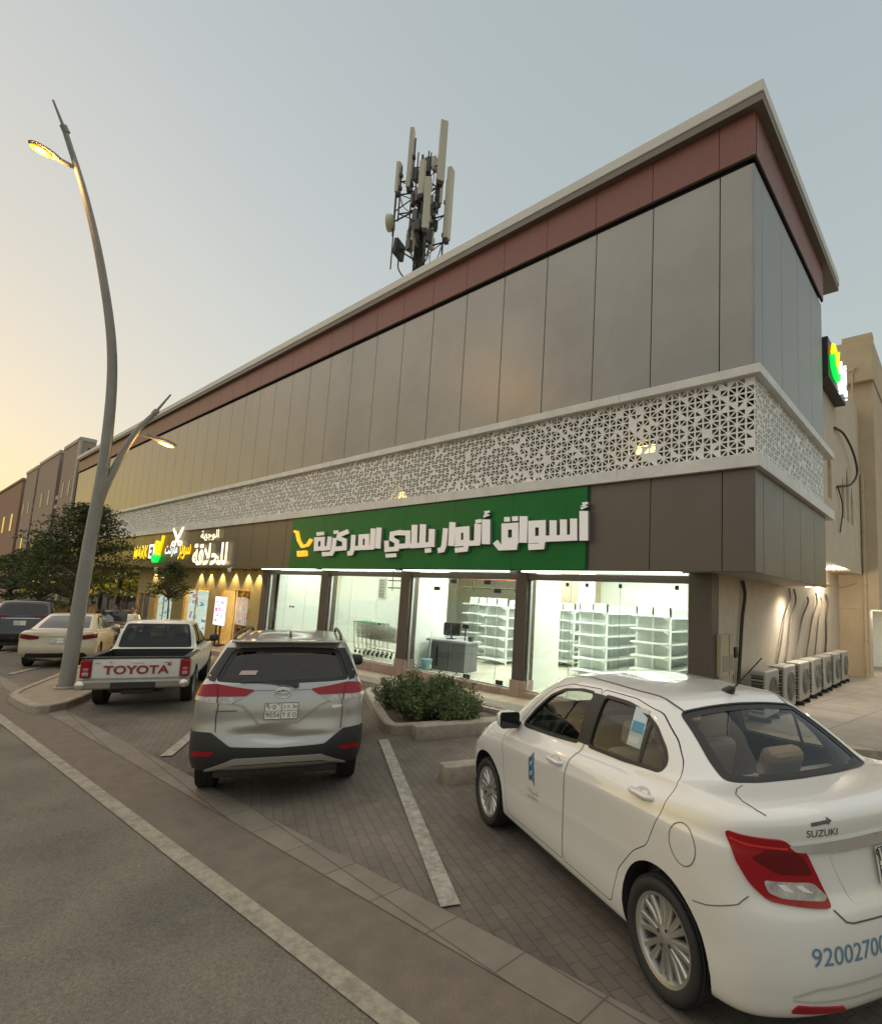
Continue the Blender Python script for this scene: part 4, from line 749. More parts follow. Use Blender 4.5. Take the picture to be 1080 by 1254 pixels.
for x, z, w_, h in ((-55.6, 2.6, 1.0, 2.2), (-57.5, 2.8, .6, 3.2), (-62.3, 3.2, .5, 1.6), (-63.6, 3.2, .5, 1.6), (-64.9, 3.2, .5, 1.6), (-66.2, 3.2, .5, 1.6), (-67.6, 2.6, .9, 3.0), (-74, 2.6, .9, 3.2), (-68.5, -.6, 2.4, 2.3), (-63, -.6, 3, 2.3), (-56, -.6, 3, 2.3)):
    m = MB(); m.rbox(x+53.2-w_/2, x+53.2+w_/2, -.03, .03, z+1.2, z+1.2+h, .02); m.build('window', [DGL], T)
for x in (-60.0, -70.5):
    for z in (7.9, 8.7): m = MB(); m.rbox(x+53.2-.8, x+53.2+.8, .1, .6, z+1.2, z+1.55, .02); m.build('slot_bar', [EDGE], T)
T = empty('apartment_building', (-82, 9, -1.6), 'plain red brown building at the far left end of the street', 'building')
m = MB(); m.rbox(-60, 2.5, 0, 18, 0, 14.0, .05); m.rbox(-60.1, 2.6, -.1, 18, 14.0, 14.3, .03); m.build('wall', [BRK2], T)
for x in range(-50, 2, 6):
    for z in (3.5, 8.5): m = MB(); m.rbox(x, x+1.4, -.03, .03, z, z+2, .02); m.build('window', [DGL], T)
# ------------------------------------------------------------------ street lamp
POLE = mk('lamp_pole_paint', (.27, .255, .235), .5, metal=.15, var=.1, scale=3); LHEAD = mk('lamp_head_grey', (.2, .19, .18), .5)
SOD = mk('sodium_lens', (.35, .12, .02), .4, emit=(1, .34, .025), estr=.42); SOD2 = mk('dim_lens', (1, .75, .4), .4, emit=(1, .62, .25), estr=.28)
lx, ly = -15.01, 2.89; lz = gz(lx)+.14
t = empty('street_lamp', (lx, ly, lz), 'tall grey curved street lamp with a glowing orange head and a second branching arm', 'street lamp')
P = lambda y, z: (0, y-ly, z-lz)
main = spline([P(2.9, lz), P(2.95, 2.9), P(3.0, 5.2), P(2.87, 7.4), P(2.46, 9.3), P(1.98, 10.85), P(1.45, 12.17)], 6)
m = MB(); n = len(main); m.tube(main, [.15-.095*(i/(n-1))**.85 for i in range(n)], 14); m.lathe([(.2, 0), (.2, .03), (.17, .05)], 14)
m.tube([P(1.5, 12.1), P(1.43, 12.22)], .075, 10); m.tube([P(1.45, 12.17), P(1.2, 12.67)], [.035, .022], 8); m.build('pole', [POLE], t)
m = MB(); br = spline([P(2.98, 3.7), P(3.08, 4.3), P(3.52, 5.73), P(3.86, 6.34)], 6); n = len(br); m.tube(br, [.1-.05*i/(n-1) for i in range(n)], 12); m.tube([P(3.83, 6.28), P(3.89, 6.4)], .065, 10); m.tube([P(3.86, 6.34), P(4.13, 6.88)], [.032, .02], 8); m.build('branch_arm', [POLE], t)
def head(root, tip, mat, en, nm):
    root, tip = Vector(root), Vector(tip); d = (tip-root); L = d.length; d.normalize(); side = Vector((1, 0, 0)); up = side.cross(d)
    if up.z < 0: up = -up
    M = Matrix(((d.x, side.x, up.x, root.x), (d.y, side.y, up.y, root.y), (d.z, side.z, up.z, root.z), (0, 0, 0, 1)))
    m = MB(); bm = bmesh.new(); bmesh.ops.create_uvsphere(bm, u_segments=20, v_segments=12, radius=1)
    for v in bm.verts:
        x = v.co.x; v.co = Vector((L*(.5+.5*x), v.co.y*.15*(1+.15*x), v.co.z*(.07 if v.co.z > 0 else .045)))
    m.bm(bm, 0, M, True); m.tube([root-d*.12, root+d*.15], .05, 10); h = m.build(nm, [LHEAD], t)
    m = MB(); bm = bmesh.new(); bmesh.ops.create_uvsphere(bm, u_segments=18, v_segments=8, radius=1)
    for v in bm.verts: v.co = Vector((L*(.6+.34*v.co.x), v.co.y*.12, -.05+v.co.z*.03))
    m.bm(bm, 0, M, True); m.build('lens', [mat], h)
    if en:
        l = bpy.data.lights.new('street_lamp_light', 'POINT'); l.energy = en; l.color = (1, .55, .16); l.shadow_soft_size = .12; o = bpy.data.objects.new('street_lamp_light', l); COL.objects.link(o); o.parent = t
        o.location = root+d*L*.6-up*.2
m = MB(); m.tube([P(1.77, 11.43), P(1.62, 11.38)], .04, 8); m.tube([P(1.78, 11.42), P(1.45, 11.42)], .035, 8); m.build('lamp_arm', [POLE], t)
m = MB(); m.tube([P(3.57, 5.72), P(3.95, 5.72)], .03, 8); m.build('lamp_arm', [POLE], t)
head(P(1.5, 11.41), P(.92, 11.47), SOD, 30, 'lamp_head'); head(P(3.85, 5.72), P(4.4, 5.62), SOD2, 8, 'lamp_head')
# ------------------------------------------------------------------ cell mast on the roof
GALV = mk('mast_steel', (.05, .047, .045), .6, metal=.3, var=.2); ANT = mk('antenna_cream', (.5, .47, .37), .5); BOXG = mk('radio_grey', (.3, .29, .26), .5)
tx, ty, tz = -16.6, 12.6, 11.45
t = empty('cell_mast', (tx, ty, tz), 'rooftop cell phone mast crowded with cream panel antennas, dishes and radios', 'mast'); t.scale = (.84, .84, 1)
m = MB(); H = 8.9
legs = [(.3*math.cos(a), .3*math.sin(a)) for a in (R(20), R(140), R(260))]
for a in legs: m.tube([(a[0], a[1], 0), (a[0]*.75, a[1]*.75, H)], .055, 8)
for k in range(18):
    z0, z1 = k*H/18, (k+1)*H/18
    for i in range(3): a, b = legs[i], legs[(i+1) % 3]; m.tube([(a[0], a[1], z0), (b[0]*.9, b[1]*.9, z1)], .025, 5); m.tube([(a[0], a[1], z0), (b[0], b[1], z0)], .022, 5)
m.tube([(.06, .05, 0), (.06, .05, H)], .1, 8); m.tube([(-.12, -.05, .5), (-.1, -.05, 8.2)], .07, 8)
m.build('lattice', [GALV], t)
def off(a, r): return Vector((math.cos(a)*r, math.sin(a)*r, 0))
def panel(dx, dy, z0, h, w_, d, face_a, lead=1.3):
    """a panel antenna at (dx, dy) from the mast, facing face_a, on its own pipe and stand-off arms"""
    p = Vector((dx, dy, 0)); m = MB(); M = Matrix.Translation(p) @ Matrix.Rotation(face_a, 4, 'Z'); m.rbox(.07, .07+d, -w_/2, w_/2, z0, z0+h, .03, 0, M); m.build('antenna', [ANT], t)
    m = MB(); m.tube([p+Vector((0, 0, z0-lead)), p+Vector((0, 0, z0+h*.85))], .038, 8)
    for z in (z0+.12, z0+h*.5): m.rbox(-.06, .11, -.08, .08, z, z+.16, .01, 0, M)
    m.rbox(.05, .05+d*.9, -w_*.35, w_*.35, z0-.16, z0, .02, 0, M)
    for z in (z0-lead*.75, z0-.1, z0+h*.35): m.tube([p+Vector((0, 0, z)), Vector((p.x*.25, p.y*.25, z))], .035, 6); m.tube([p+Vector((0, 0, z)), Vector((p.x*.25, p.y*.25, z-.4))], .022, 6)
    for s_ in (-.06, .06): m.tube(spline([tuple(p+Vector((s_, 0, z0-.1))), tuple(p*.8+Vector((0, 0, z0-.7))), tuple(p*.3+Vector((0, 0, z0-1.1)))], 4), .016, 5)
    m.build('bracket', [GALV], t)
panel(1.0, .1, 7.3, 2.7, .36, .24, R(-30)); panel(1.25, .35, 4.9, 3.1, .36, .24, R(20)); panel(1.05, -.55, 4.9, 2.2, .3, .2, R(-50)); panel(-.55, -.35, 7.5, 2.75, .32, .22, R(-140)); panel(-1.15, -.6, 7.45, 1.4, .28, .2, R(200)); panel(.1, .7, 7.2, 2.0, .32, .2, R(90)); panel(.55, -.5, 6.6, 1.5, .3, .18, R(-70))
rp = random.Random(12)
RDK = mk('radio_dark', (.07, .068, .062), .5)
for k in range(40):
    a = rp.uniform(0, 6.28); r0 = rp.uniform(.25, .7); z = rp.uniform(4.4, 8.2); m = MB(); M = Matrix.Translation(off(a, r0)) @ Matrix.Rotation(a, 4, 'Z')
    m.rbox(-.1, .1, -.15, .15, z, z+rp.uniform(.35, .6), .02, 0, M); m.tube([off(a, r0)+Vector((0, 0, z)), off(a+.4, r0*.8)+Vector((0, 0, z-.5)), off(a, .2)+Vector((0, 0, z-.9))], .018, 5, 1); m.build('radio_unit', [RDK if k % 4 else ANT, GALV], t)
for x, y, z, h in ((.78, .1, 8.0, 1.6), (.4, -.2, 7.6, 1.3), (.2, .1, 8.3, .8), (-.3, -.3, 8.2, .9), (-1.3, -.7, 5.4, 3.0)): m = MB(); m.tube([(x, y, z-1.4), (x, y, z+h)], .032, 8); m.build('whip', [GALV], t)
m = MB(); m.rbox(-.45, .1, -.55, -.15, 4.75, 5.35, .03, 0); m.build('cabinet', [BOXG], t)
m = MB(); c = Vector((-1.45, -.75, 6.1)); ax = Vector((-.75, -.6, -.05)).normalized(); M = Matrix.Translation(c) @ ax.to_track_quat('Z', 'Y').to_matrix().to_4x4()
m.lathe([(0, -.05), (.1, -.15), (.3, -.12), (.36, 0), (.36, .2), (.3, .24), (0, .25)], 24, 'Z', 0, M); m.build('dish', [ANT], t)
m = MB(); m.tube([c, Vector((-.2, -.1, 6.6))], .04, 6); m.tube([c+Vector((.1, .05, -.6)), c+Vector((.1, .05, 2.2))], .04, 6); m.tube([c+Vector((.1, .05, .5)), Vector((-.2, -.1, 7.3))], .03, 6); m.build('dish_arm', [GALV], t)
m = MB(); c2 = Vector((-1.0, -.5, 4.85)); M = Matrix.Translation(c2) @ Vector((-.9, -.4, .1)).to_track_quat('Z', 'Y').to_matrix().to_4x4(); m.rbox(-.4, .4, -.35, .35, -.12, .12, .06, 0, M); m.build('dark_dish', [GALV], t)
m = MB(); m.tube(spline([tuple(c2+Vector((0, 0, -.4))), tuple(c2+Vector((.1, 0, -.9))), (-.5, -.2, 3.5), (-.1, 0, 3.8)], 5), .035, 6); m.tube([c2, Vector((-.2, -.1, 4.9))], .045, 6); m.tube([c2, Vector((-.2, -.1, 4.3))], .035, 6); m.build('cable', [GALV], t)
# ------------------------------------------------------------------ trees
BARK = mk('bark', (.1, .075, .055), .9, var=.3, scale=8, bump=.5)
def leafmat(nm, c1, c2):
    m = mk(nm, c1, .6, var=.1); n = m.node_tree; p = n.nodes['Principled BSDF']
    oi = n.nodes.new('ShaderNodeTexCoord'); ns = n.nodes.new('ShaderNodeTexNoise'); ns.inputs['Scale'].default_value = 2.2; ns.inputs['Detail'].default_value = 6; n.links.new(oi.outputs['Object'], ns.inputs[0])
    cr = n.nodes.new('ShaderNodeValToRGB'); cr.color_ramp.elements[0].position = .35; cr.color_ramp.elements[0].color = (*c1, 1); cr.color_ramp.elements[1].position = .65; cr.color_ramp.elements[1].color = (*c2, 1); n.links.new(ns.outputs[0], cr.inputs[0])
    n.links.new(cr.outputs[0], p.inputs['Base Color'])
    t_ = n.nodes.new('ShaderNodeBsdfTranslucent'); n.links.new(cr.outputs[0], t_.inputs[0]); mx = n.nodes.new('ShaderNodeMixShader'); mx.inputs[0].default_value = .25
    out = [x for x in n.nodes if x.type == 'OUTPUT_MATERIAL'][0]; n.links.new(p.outputs[0], mx.inputs[1]); n.links.new(t_.outputs[0], mx.inputs[2]); n.links.new(mx.outputs[0], out.inputs[0]); return m
LEAF = leafmat('foliage', (.018, .032, .01), (.11, .13, .032)); LEAF2 = leafmat('shrub_foliage', (.045, .08, .025), (.17, .22, .08))
def leaves(m, c, rad, n, rg, size, flat=.5):
    for _ in range(n):
        d = Vector((rg.gauss(0, 1), rg.gauss(0, 1), rg.gauss(0, 1))).normalized()*rg.random()**.45
        p = Vector((c[0]+d.x*rad[0], c[1]+d.y*rad[1], c[2]+d.z*rad[2])); s = size*rg.uniform(.6, 1.3)
        u = Vector((rg.gauss(0, 1), rg.gauss(0, 1), rg.gauss(0, flat))).normalized(); v = u.orthogonal().normalized(); v = (v*math.cos(rg.uniform(0, 6))+u.cross(v)*math.sin(rg.uniform(0, 6)))
        v = (v-u*v.dot(u)).normalized()*s*.45; u = u*s
        m.add([p-u*.5, p+v*.5, p+u*.5, p-v*.5], [(0, 1, 2, 3)])
def tree(name, loc, H, crown, nclump, seed, label, spread, trunk_r=.13, lsize=.14, nl=110, layered=True, group=None):
    rg = random.Random(seed); t = empty(name, loc, label, 'tree', group)
    m = MB(); top = Vector((rg.uniform(-.2, .2), rg.uniform(-.2, .2), H*.85)); base_z = H*.3
    m.tube(spline([(0, 0, -.1), (.03, .05, base_z), tuple(top*.7), tuple(top)], 5), [trunk_r*(1-.8*i/15) for i in range(16)], 8)
    lf = MB()
    for k in range(nclump):
        f = k/nclump; z = crown[0]+(crown[1]-crown[0])*f**.9; env = math.sin(math.pi*min(1, (.18+f*.82)))**.6*(1.02-.55*f); a = k*2.4+rg.uniform(-.4, .4); rr = spread*env*rg.uniform(.45, 1.0)
        c = Vector((rr*math.cos(a), rr*math.sin(a), z+rg.uniform(-.15, .15)))
        st_ = Vector((0, 0, max(base_z, z-rr*.55))); m.tube(spline([tuple(st_), tuple(st_.lerp(c, .5)+Vector((0, 0, .12))), tuple(c)], 4), [.05, .045, .04, .035, .03, .025, .02, .015, .01], 5)
        leaves(lf, c, (spread*.36, spread*.36, .2 if layered else spread*.3), nl, rg, lsize)
        leaves(lf, c*.8+Vector((0, 0, z*.2)), (spread*.3, spread*.3, .2), nl//2, rg, lsize)
    m.build('trunk', [BARK], t); lf.build('crown', [LEAF], t); return t
tree('shade_tree', (-31.6, 6.0, gz(-31.6)), 5.8, (2.1, 6.2), 84, 4, 'large layered dark green shade tree behind the street lamp', 2.7, .16, .14, 115)
tree('shade_tree', (-40.0, 6.0, gz(-40)), 4.6, (2.0, 4.9), 36, 9, 'dark green tree at the left edge, farther down the street', 2.3, .14, .2, 110)
tree('shade_tree', (-24.6, 7.6, gz(-24.6)+.17), 3.0, (2.05, 3.15), 20, 21, 'small slender green tree in front of the barber shop windows', .85, .05, .12, 70)
tree('shade_tree', (-52, 6.2, gz(-52)), 4.4, (1.8, 4.6), 26, 31, 'distant dark tree at the far left end of the row of cars', 2.3, .14, .24, 90)
# shrub bed in the planter: several bushes of upright leafy shoots
def shrub(loc, w_, h, seed, label):
    rg = random.Random(seed); t = empty('shrub', loc, label, 'shrub', 'shrubs in the kerbed planter'); m = MB(); lf = MB()
    for k in range(60):
        a = rg.uniform(0, 6.28); r0 = w_*rg.random()**.5; b = Vector((r0*.55*math.cos(a), r0*.55*math.sin(a), 0)); hh = h*rg.uniform(.45, 1.35)*(1-.3*(r0/w_)); tp = Vector((r0*1.1*math.cos(a)+rg.uniform(-.1, .1), r0*1.1*math.sin(a)+rg.uniform(-.1, .1), hh))
        q = spline([tuple(b), tuple(b.lerp(tp, .5)+Vector((rg.uniform(-.05, .05), rg.uniform(-.05, .05), .05))), tuple(tp)], 4); m.tube(q, .006, 4)
        for p in q[1:]:
            for _ in range(6):
                d = Vector((rg.gauss(0, 1), rg.gauss(0, 1), rg.gauss(.3, .7))).normalized(); c = p+d*.03; s = rg.uniform(.06, .11); v = d.orthogonal().normalized()*s*.13
                lf.add([c, c+d*s*.5+v, c+d*s, c+d*s*.5-v], [(0, 1, 2, 3)])
    m.build('stems', [BARK], t); lf.build('foliage', [LEAF2], t)
for i, (x, y, w_, h, lb) in enumerate(((-8.9, 7.05, .42, .5, 'low leafy green bush at the left end of the planter'), (-8.35, 7.15, .48, .72, 'tall feathery bush left of the middle of the planter'), (-7.85, 6.75, .45, .5, 'dense bush at the front kerb of the planter'), (-7.7, 7.35, .5, .62, 'bushy green shrub behind the front kerb bush'), (-7.15, 7.1, .38, .42, 'thin straggly shrub at the right end of the planter'), (-8.5, 7.75, .45, .55, 'shrub at the back of the planter by the pavement'))):
    shrub((x, y, gz(x)+.09), w_, h, 40+i, lb)
# ------------------------------------------------------------------ people
SKIN = mk('skin', (.3, .18, .12), .6); THOBE = mk('white_cloth', (.72, .66, .55), .8, var=.04); HAIRM = mk('dark_hair', (.02, .017, .015), .7); ABAYA = mk('black_cloth', (.015, .015, .016), .8); TANC = mk('tan_cloth', (.25, .18, .12), .8)
def person(loc, rz, cloth, label, robe=True, hgt=1.72, head_cover=None):
    t = empty('person', loc, label, 'person', None, rz); s = hgt/1.72
    bm = bmesh.new(); sk = bm.verts.layers.skin.verify(); V = {}
    J = dict(pel=(0, 0, .95, .15, .12), wst=(0, 0, 1.08, .145, .11), chs=(0, .01, 1.28, .17, .12), nck0=(0, 0, 1.44, .09, .075), nck=(0, .01, 1.5, .055, .055), hd0=(0, .02, 1.56, .075, .085), hd1=(0, .015, 1.65, .08, .098), hd2=(0, .0, 1.71, .05, .06),
        sl=(.17, 0, 1.4, .06, .06), el=(.25, -.03, 1.14, .045, .045), wl=(.24, .08, .93, .033, .033), hl=(.235, .11, .85, .035, .02), sr=(-.17, 0, 1.4, .06, .06), er=(-.25, -.03, 1.14, .045, .045), wr=(-.22, .12, .96, .033, .033), hr=(-.21, .16, .9, .035, .02),
        kl=(.1, .03, .5, .07, .07), al=(.1, -.05, .09, .045, .045), tl=(.11, .12, .04, .045, .03), kr=(-.1, -.02, .5, .07, .07), ar=(-.1, -.1, .1, .045, .045), tr=(-.11, .07, .04, .045, .03))
    for k, (x, y, z, a, b) in J.items(): v = bm.verts.new((x*s, y*s, z*s)); v[sk].radius = (a*s, b*s); V[k] = v
    for a, b in (('pel', 'wst'), ('wst', 'chs'), ('chs', 'nck0'), ('nck0', 'nck'), ('nck', 'hd0'), ('hd0', 'hd1'), ('hd1', 'hd2'), ('chs', 'sl'), ('sl', 'el'), ('el', 'wl'), ('wl', 'hl'), ('chs', 'sr'), ('sr', 'er'), ('er', 'wr'), ('wr', 'hr'), ('pel', 'kl'), ('kl', 'al'), ('al', 'tl'), ('pel', 'kr'), ('kr', 'ar'), ('ar', 'tr')): bm.edges.new((V[a], V[b]))
    V['pel'][sk].use_root = True; me = bpy.data.meshes.new('body'); bm.to_mesh(me); bm.free()
    o = link('body', me, [SKIN], t); o.modifiers.new('skin', 'SKIN').use_smooth_shade = True; md = o.modifiers.new('sub', 'SUBSURF'); md.levels = 2; md.render_levels = 2
    m = MB()
    def rings(R_, seg=20):
        vs = []; 
        for (x, y, z, a, b) in R_: vs += [((x+a*math.cos(6.2832*k/seg))*s, (y+b*math.sin(6.2832*k/seg))*s, z*s) for k in range(seg)]
        m.add(vs, [(i*seg+k, i*seg+(k+1) % seg, (i+1)*seg+(k+1) % seg, (i+1)*seg+k) for i in range(len(R_)-1) for k in range(seg)], 0, True)
    rings([(0, 0, .12 if robe else .9, .24 if robe else .19, .2 if robe else .15), (0, 0, .5, .22, .18), (0, 0, .95, .2, .165), (0, 0, 1.15, .185, .15), (0, .01, 1.32, .2, .15), (0, 0, 1.42, .15, .11), (0, 0, 1.47, .075, .07)])
    for q in ('l', 'r'):
        A, Bq, C = [Vector(J[k+q][:3])*s for k in ('s', 'e', 'w')]; m.tube(spline([tuple(A+Vector((0, 0, .02))), tuple(Bq), tuple(C)], 5), [.085*s-.003*i for i in range(11)], 10)
    m.build('robe' if robe else 'shirt', [cloth], t)
    m = MB(); bm = bmesh.new(); bmesh.ops.create_uvsphere(bm, u_segments=16, v_segments=10, radius=1)
    for v in list(bm.verts):
        v.co = Vector((v.co.x*.092, v.co.y*.112-.015, 1.655+v.co.z*.1))*s
    bmesh.ops.delete(bm, geom=[v for v in bm.verts if v.co.z < 1.60*s or (v.co.y > .045*s and v.co.z < 1.69*s)], context='VERTS'); m.bm(bm, 0, None, True); m.build('hair' if not head_cover else 'head_cover', [head_cover or HAIRM], t)
    m = MB()
    for sx in (-1, 1): m.lathe([(0, 0), (.012, .003), (.0, .01)], 8, 'Y', 0, Matrix.Translation((sx*.032*s, .1*s, 1.635*s)))
    m.rbox(-.022*s, .022*s, .1*s, .106*s, 1.572*s, 1.58*s, .002); m.build('face', [HAIRM], t)
    m = MB(); m.rbox(-.012*s, .012*s, .09*s, .125*s, 1.59*s, 1.625*s, .008)
    for sx in (-1, 1): m.rbox((sx*.088-.01)*s, (sx*.088+.01)*s, -.02*s, .02*s, 1.6*s, 1.65*s, .008)
    for q, sx in (('l', 1), ('r', -1)):
        hb = Vector(J['h'+q][:3])*s
        for i in range(4): m.tube([tuple(hb+Vector((-.03+.02*i, .0, 0))), tuple(hb+Vector((-.03+.02*i, .03, -.04))), tuple(hb+Vector((-.028+.019*i, .035, -.075+.006*abs(i-1.5))))], .009*s, 6)
        m.tube([tuple(hb+Vector((-sx*.035, .01, .02))), tuple(hb+Vector((-sx*.06, .045, -.02)))], .01*s, 6)
    m.build('features', [SKIN], t); return t
person((-22.9, 6.05, gz(-22.9)), R(200), THOBE, 'man in a white robe walking beside the white pickup near the barber shop', True, 1.72)
person((-28.6, 6.9, gz(-28.6)+.02), R(160), ABAYA, 'dark clothed person standing left of the man in the white robe', True, 1.66, ABAYA)
person((-33.6, 7.1, gz(-33.6)), R(120), TANC, 'man in a tan robe standing behind the beige car under the tree', True, 1.7)
# ------------------------------------------------------------------ vehicles: lofted bodies with real window openings
def lerp_tab(tab, x):
    if x <= tab[0][0]: return tab[0][1]
    for (a, va), (b, vb) in zip(tab, tab[1:]):
        if x <= b: t = (x-a)/(b-a); t = t*t*(3-2*t)*.5+t*.5; return va+(vb-va)*t
    return tab[-1][1]
def ring(xr, xf, W, Z, cr=.38, cf=.55, n=2.5, ns=9):
    W = W if isinstance(W, list) else [(0, W)]; Z = Z if isinstance(Z, list) else [(0, Z)]
    P = []; th = [0, 28, 52, 72]
    for a in th:
        s, c = math.sin(R(a))**(2/n), math.cos(R(a))**(2/n); x = xr+cr*(1-c); P.append((x, lerp_tab(W, xr+cr)*s))
    for k in range(ns+2): x = xr+cr+(xf-cf-xr-cr)*k/(ns+1); P.append((x, lerp_tab(W, x)))
    for a in reversed(th):
        s, c = math.sin(R(a))**(2/n), math.cos(R(a))**(2/n); x = xf-cf*(1-c); P.append((x, lerp_tab(W, xf-cf)*s))
    return [Vector((x, y, lerp_tab(Z, x))) for x, y in P]
def loft(rings, sj=4, sk=5):
    cols = [spline(r0, sj) for r0 in rings]; nj = len(cols[0])
    grid = [spline([c[j] for c in cols], sk) for j in range(nj)]; nk = len(grid[0])
    bm = bmesh.new()
    L = [[bm.verts.new((p.x, max(p.y, 0) if 0 < k < nk-1 else 0, p.z)) for k, p in enumerate(g)] for g in grid]
    Rr = [[bm.verts.new((v.co.x, -v.co.y, v.co.z)) for v in g] for g in L]
    for j in range(nj-1):
        for k in range(nk-1):
            bm.faces.new((L[j][k], L[j][k+1], L[j+1][k+1], L[j+1][k])); bm.faces.new((Rr[j][k], Rr[j+1][k], Rr[j+1][k+1], Rr[j][k+1]))
    bmesh.ops.remove_doubles(bm, verts=bm.verts, dist=1e-4); bmesh.ops.dissolve_degenerate(bm, edges=bm.edges, dist=1e-5)
    bmesh.ops.recalc_face_normals(bm, faces=bm.faces)
    for f in bm.faces: f.smooth = True
    me = bpy.data.meshes.new('body'); bm.to_mesh(me); bm.free(); return me
def boolean(me, cutter, op='DIFFERENCE'):
    """cutter: MB; returns a new mesh (exact solver, evaluated, no operators)"""
    a = bpy.data.objects.new('shape', me); COL.objects.link(a); b = cutter if isinstance(cutter, bpy.types.Object) else cutter.build('cutter', [MATS['cavity']])
    md = a.modifiers.new('cut', 'BOOLEAN'); md.operation = op; md.object = b; md.solver = 'EXACT'
    try: md.material_mode = 'TRANSFER'
    except Exception: pass
    r0 = bpy.data.meshes.new_from_object(a.evaluated_get(bpy.context.evaluated_depsgraph_get()))
    bpy.data.objects.remove(a)
    if not isinstance(cutter, bpy.types.Object): bpy.data.objects.remove(b)
    return r0
def clean(me, ang=32):
    for p in me.polygons: p.use_smooth = True
    sharp_by_angle(me, ang); return me
def bvh_of(me):
    bm = bmesh.new(); bm.from_mesh(me); t = BVHTree.FromBMesh(bm); bm.free(); return t
class Proj:
    """projects outlines drawn in a plane (o; u, v) along -n on to the body"""
    def __init__(s, bvh, o, u, v): s.b = bvh; s.M = frame_matrix(o, u, v); s.n = Vector((s.M[0][2], s.M[1][2], s.M[2][2]))
    def w(s, p, h=0): return s.M @ Vector((p[0], p[1], h))
    def hit(s, p):
        loc, nrm, i, d = s.b.ray_cast(s.w(p), -s.n, 4.0)
        if loc is None:
            loc, nrm, i, d = s.b.find_nearest(s.w(p)-s.n*.6)
        if nrm.dot(s.n) < 0: nrm = -nrm
        return loc, nrm
    def decal(s, m, poly, off=.003, mi=0, step=.05, th=0.):
        poly = [Vector(p) for p in poly]; a = sum(poly[i].x*poly[(i+1) % len(poly)].y-poly[(i+1) % len(poly)].x*poly[i].y for i in range(len(poly)))
        if a < 0: poly = poly[::-1]
        d = []
        for i in range(len(poly)):
            p, q = poly[i], poly[(i+1) % len(poly)]; k = max(1, int((q-p).length/step)); d += [p.lerp(q, j/k) for j in range(k)]
        nb = len(d); vs = list(d); x0, x1 = min(p.x for p in d), max(p.x for p in d); y0, y1 = min(p.y for p in d), max(p.y for p in d)
        def ins(c):
            r0 = False
            for i in range(nb):
                p, q = d[i-1], d[i]
                if (p.y > c.y) != (q.y > c.y) and c.x < (q.x-p.x)*(c.y-p.y)/(q.y-p.y)+p.x: r0 = not r0
            return r0
        x = x0+step*.5
        while x < x1:
            y = y0+step*.5
            while y < y1:
                c = Vector((x, y))
                if ins(c) and min((c-q).length for q in d) > step*.4: vs.append(c)
                y += step
            x += step
        V, E, F, ov, oe, of = delaunay_2d_cdt(vs, [], [list(range(nb))], 1, 1e-6)
        P = []; Q = []
        for v in V: l, n = s.hit(v); P.append(l+n*off); Q.append(l+n*(off-th))
        m.add(P, [tuple(f) for f in F], mi, True)
        if th:
            b = len(P); cnt = {(f[i], f[(i+1) % len(f)]) for f in F for i in range(len(f))}; bd = [(a, c) for a, c in cnt if (c, a) not in cnt]
            m.add(P+Q, [(a, b+a, b+c, c) for a, c in bd], mi, False)
    def strip(s, m, pts, wd=.006, off=.0015, mi=0, closed=False, step=.04):
        pts = [Vector(p) for p in pts]; 
        if closed: pts = pts+[pts[0]]
        d = []
        for p, q in zip(pts, pts[1:]): k = max(1, int((q-p).length/step)); d += [p.lerp(q, j/k) for j in range(k)]
        d.append(pts[-1]); A = []; B_ = []
        for i, p in enumerate(d):
            if closed: a, b = d[i-1 if i > 0 else -2], d[i+1 if i < len(d)-1 else 1]
            else: a, b = d[max(i-1, 0)], d[min(i+1, len(d)-1)]
            t = (b-a).normalized(); nn = Vector((-t.y, t.x))*wd/2
            for q, ls in ((p+nn, A), (p-nn, B_)): l, n = s.hit(q); ls.append(l+n*off)
        k = len(d); m.add(A+B_, [(i, i+1, k+i+1, k+i) for i in range(k-1)], mi, True)
    def text(s, txt, size, c, mat, name, parent, off=.004, xs=1., offset=0., rot=0.):
        me = text_mesh(txt, size, offset, 'CENTER', 0, xs); ca, sa = math.cos(rot), math.sin(rot)
        for v in me.vertices:
            x, y = v.co.x*ca-v.co.y*sa, v.co.x*sa+v.co.y*ca; l, n = s.hit((c[0]+x, c[1]+y)); v.co = l+n*off
        return link(name, me, mat, parent)
def rounded(poly, r=.03, k=4):
    out = []; n = len(poly)
    for i in range(n):
        p = Vector(poly[i]); a = (Vector(poly[i-1])-p); b = (Vector(poly[(i+1) % n])-p); ra = min(r, a.length*.45); rb = min(r, b.length*.45); a0 = p+a.normalized()*ra; b0 = p+b.normalized()*rb
        for j in range(k+1): t = j/k; out.append(tuple(a0*(1-t)**2+p*2*t*(1-t)+b0*t*t))
    return out
mk('cavity', (.03, .029, .028), .8)
TYRE = mk('tyre_rubber', (.022, .021, .02), .75, var=.15, scale=8); ALLOY = mk('alloy_silver', (.55, .54, .51), .32, metal=.85); HUBD = mk('brake_dark', (.04, .038, .036), .6)
RED = mk('lamp_red', (.3, .006, .012), .22, coat=.25, spec=.35); RED2 = mk('lamp_red_dark', (.12, .003, .006), .22, coat=.25, spec=.35); CLEAR = mk('lamp_clear', (.42, .38, .36), .15, coat=1., var=.45, scale=16); CHROME = mk('chrome', (.78, .76, .73), .2, metal=.75)
GASK = mk('window_rubber', (.012, .012, .012), .5); PLATEW = mk('plate_white', (.7, .68, .62), .45); PLATEK = mk('plate_ink', (.03, .03, .03), .5)
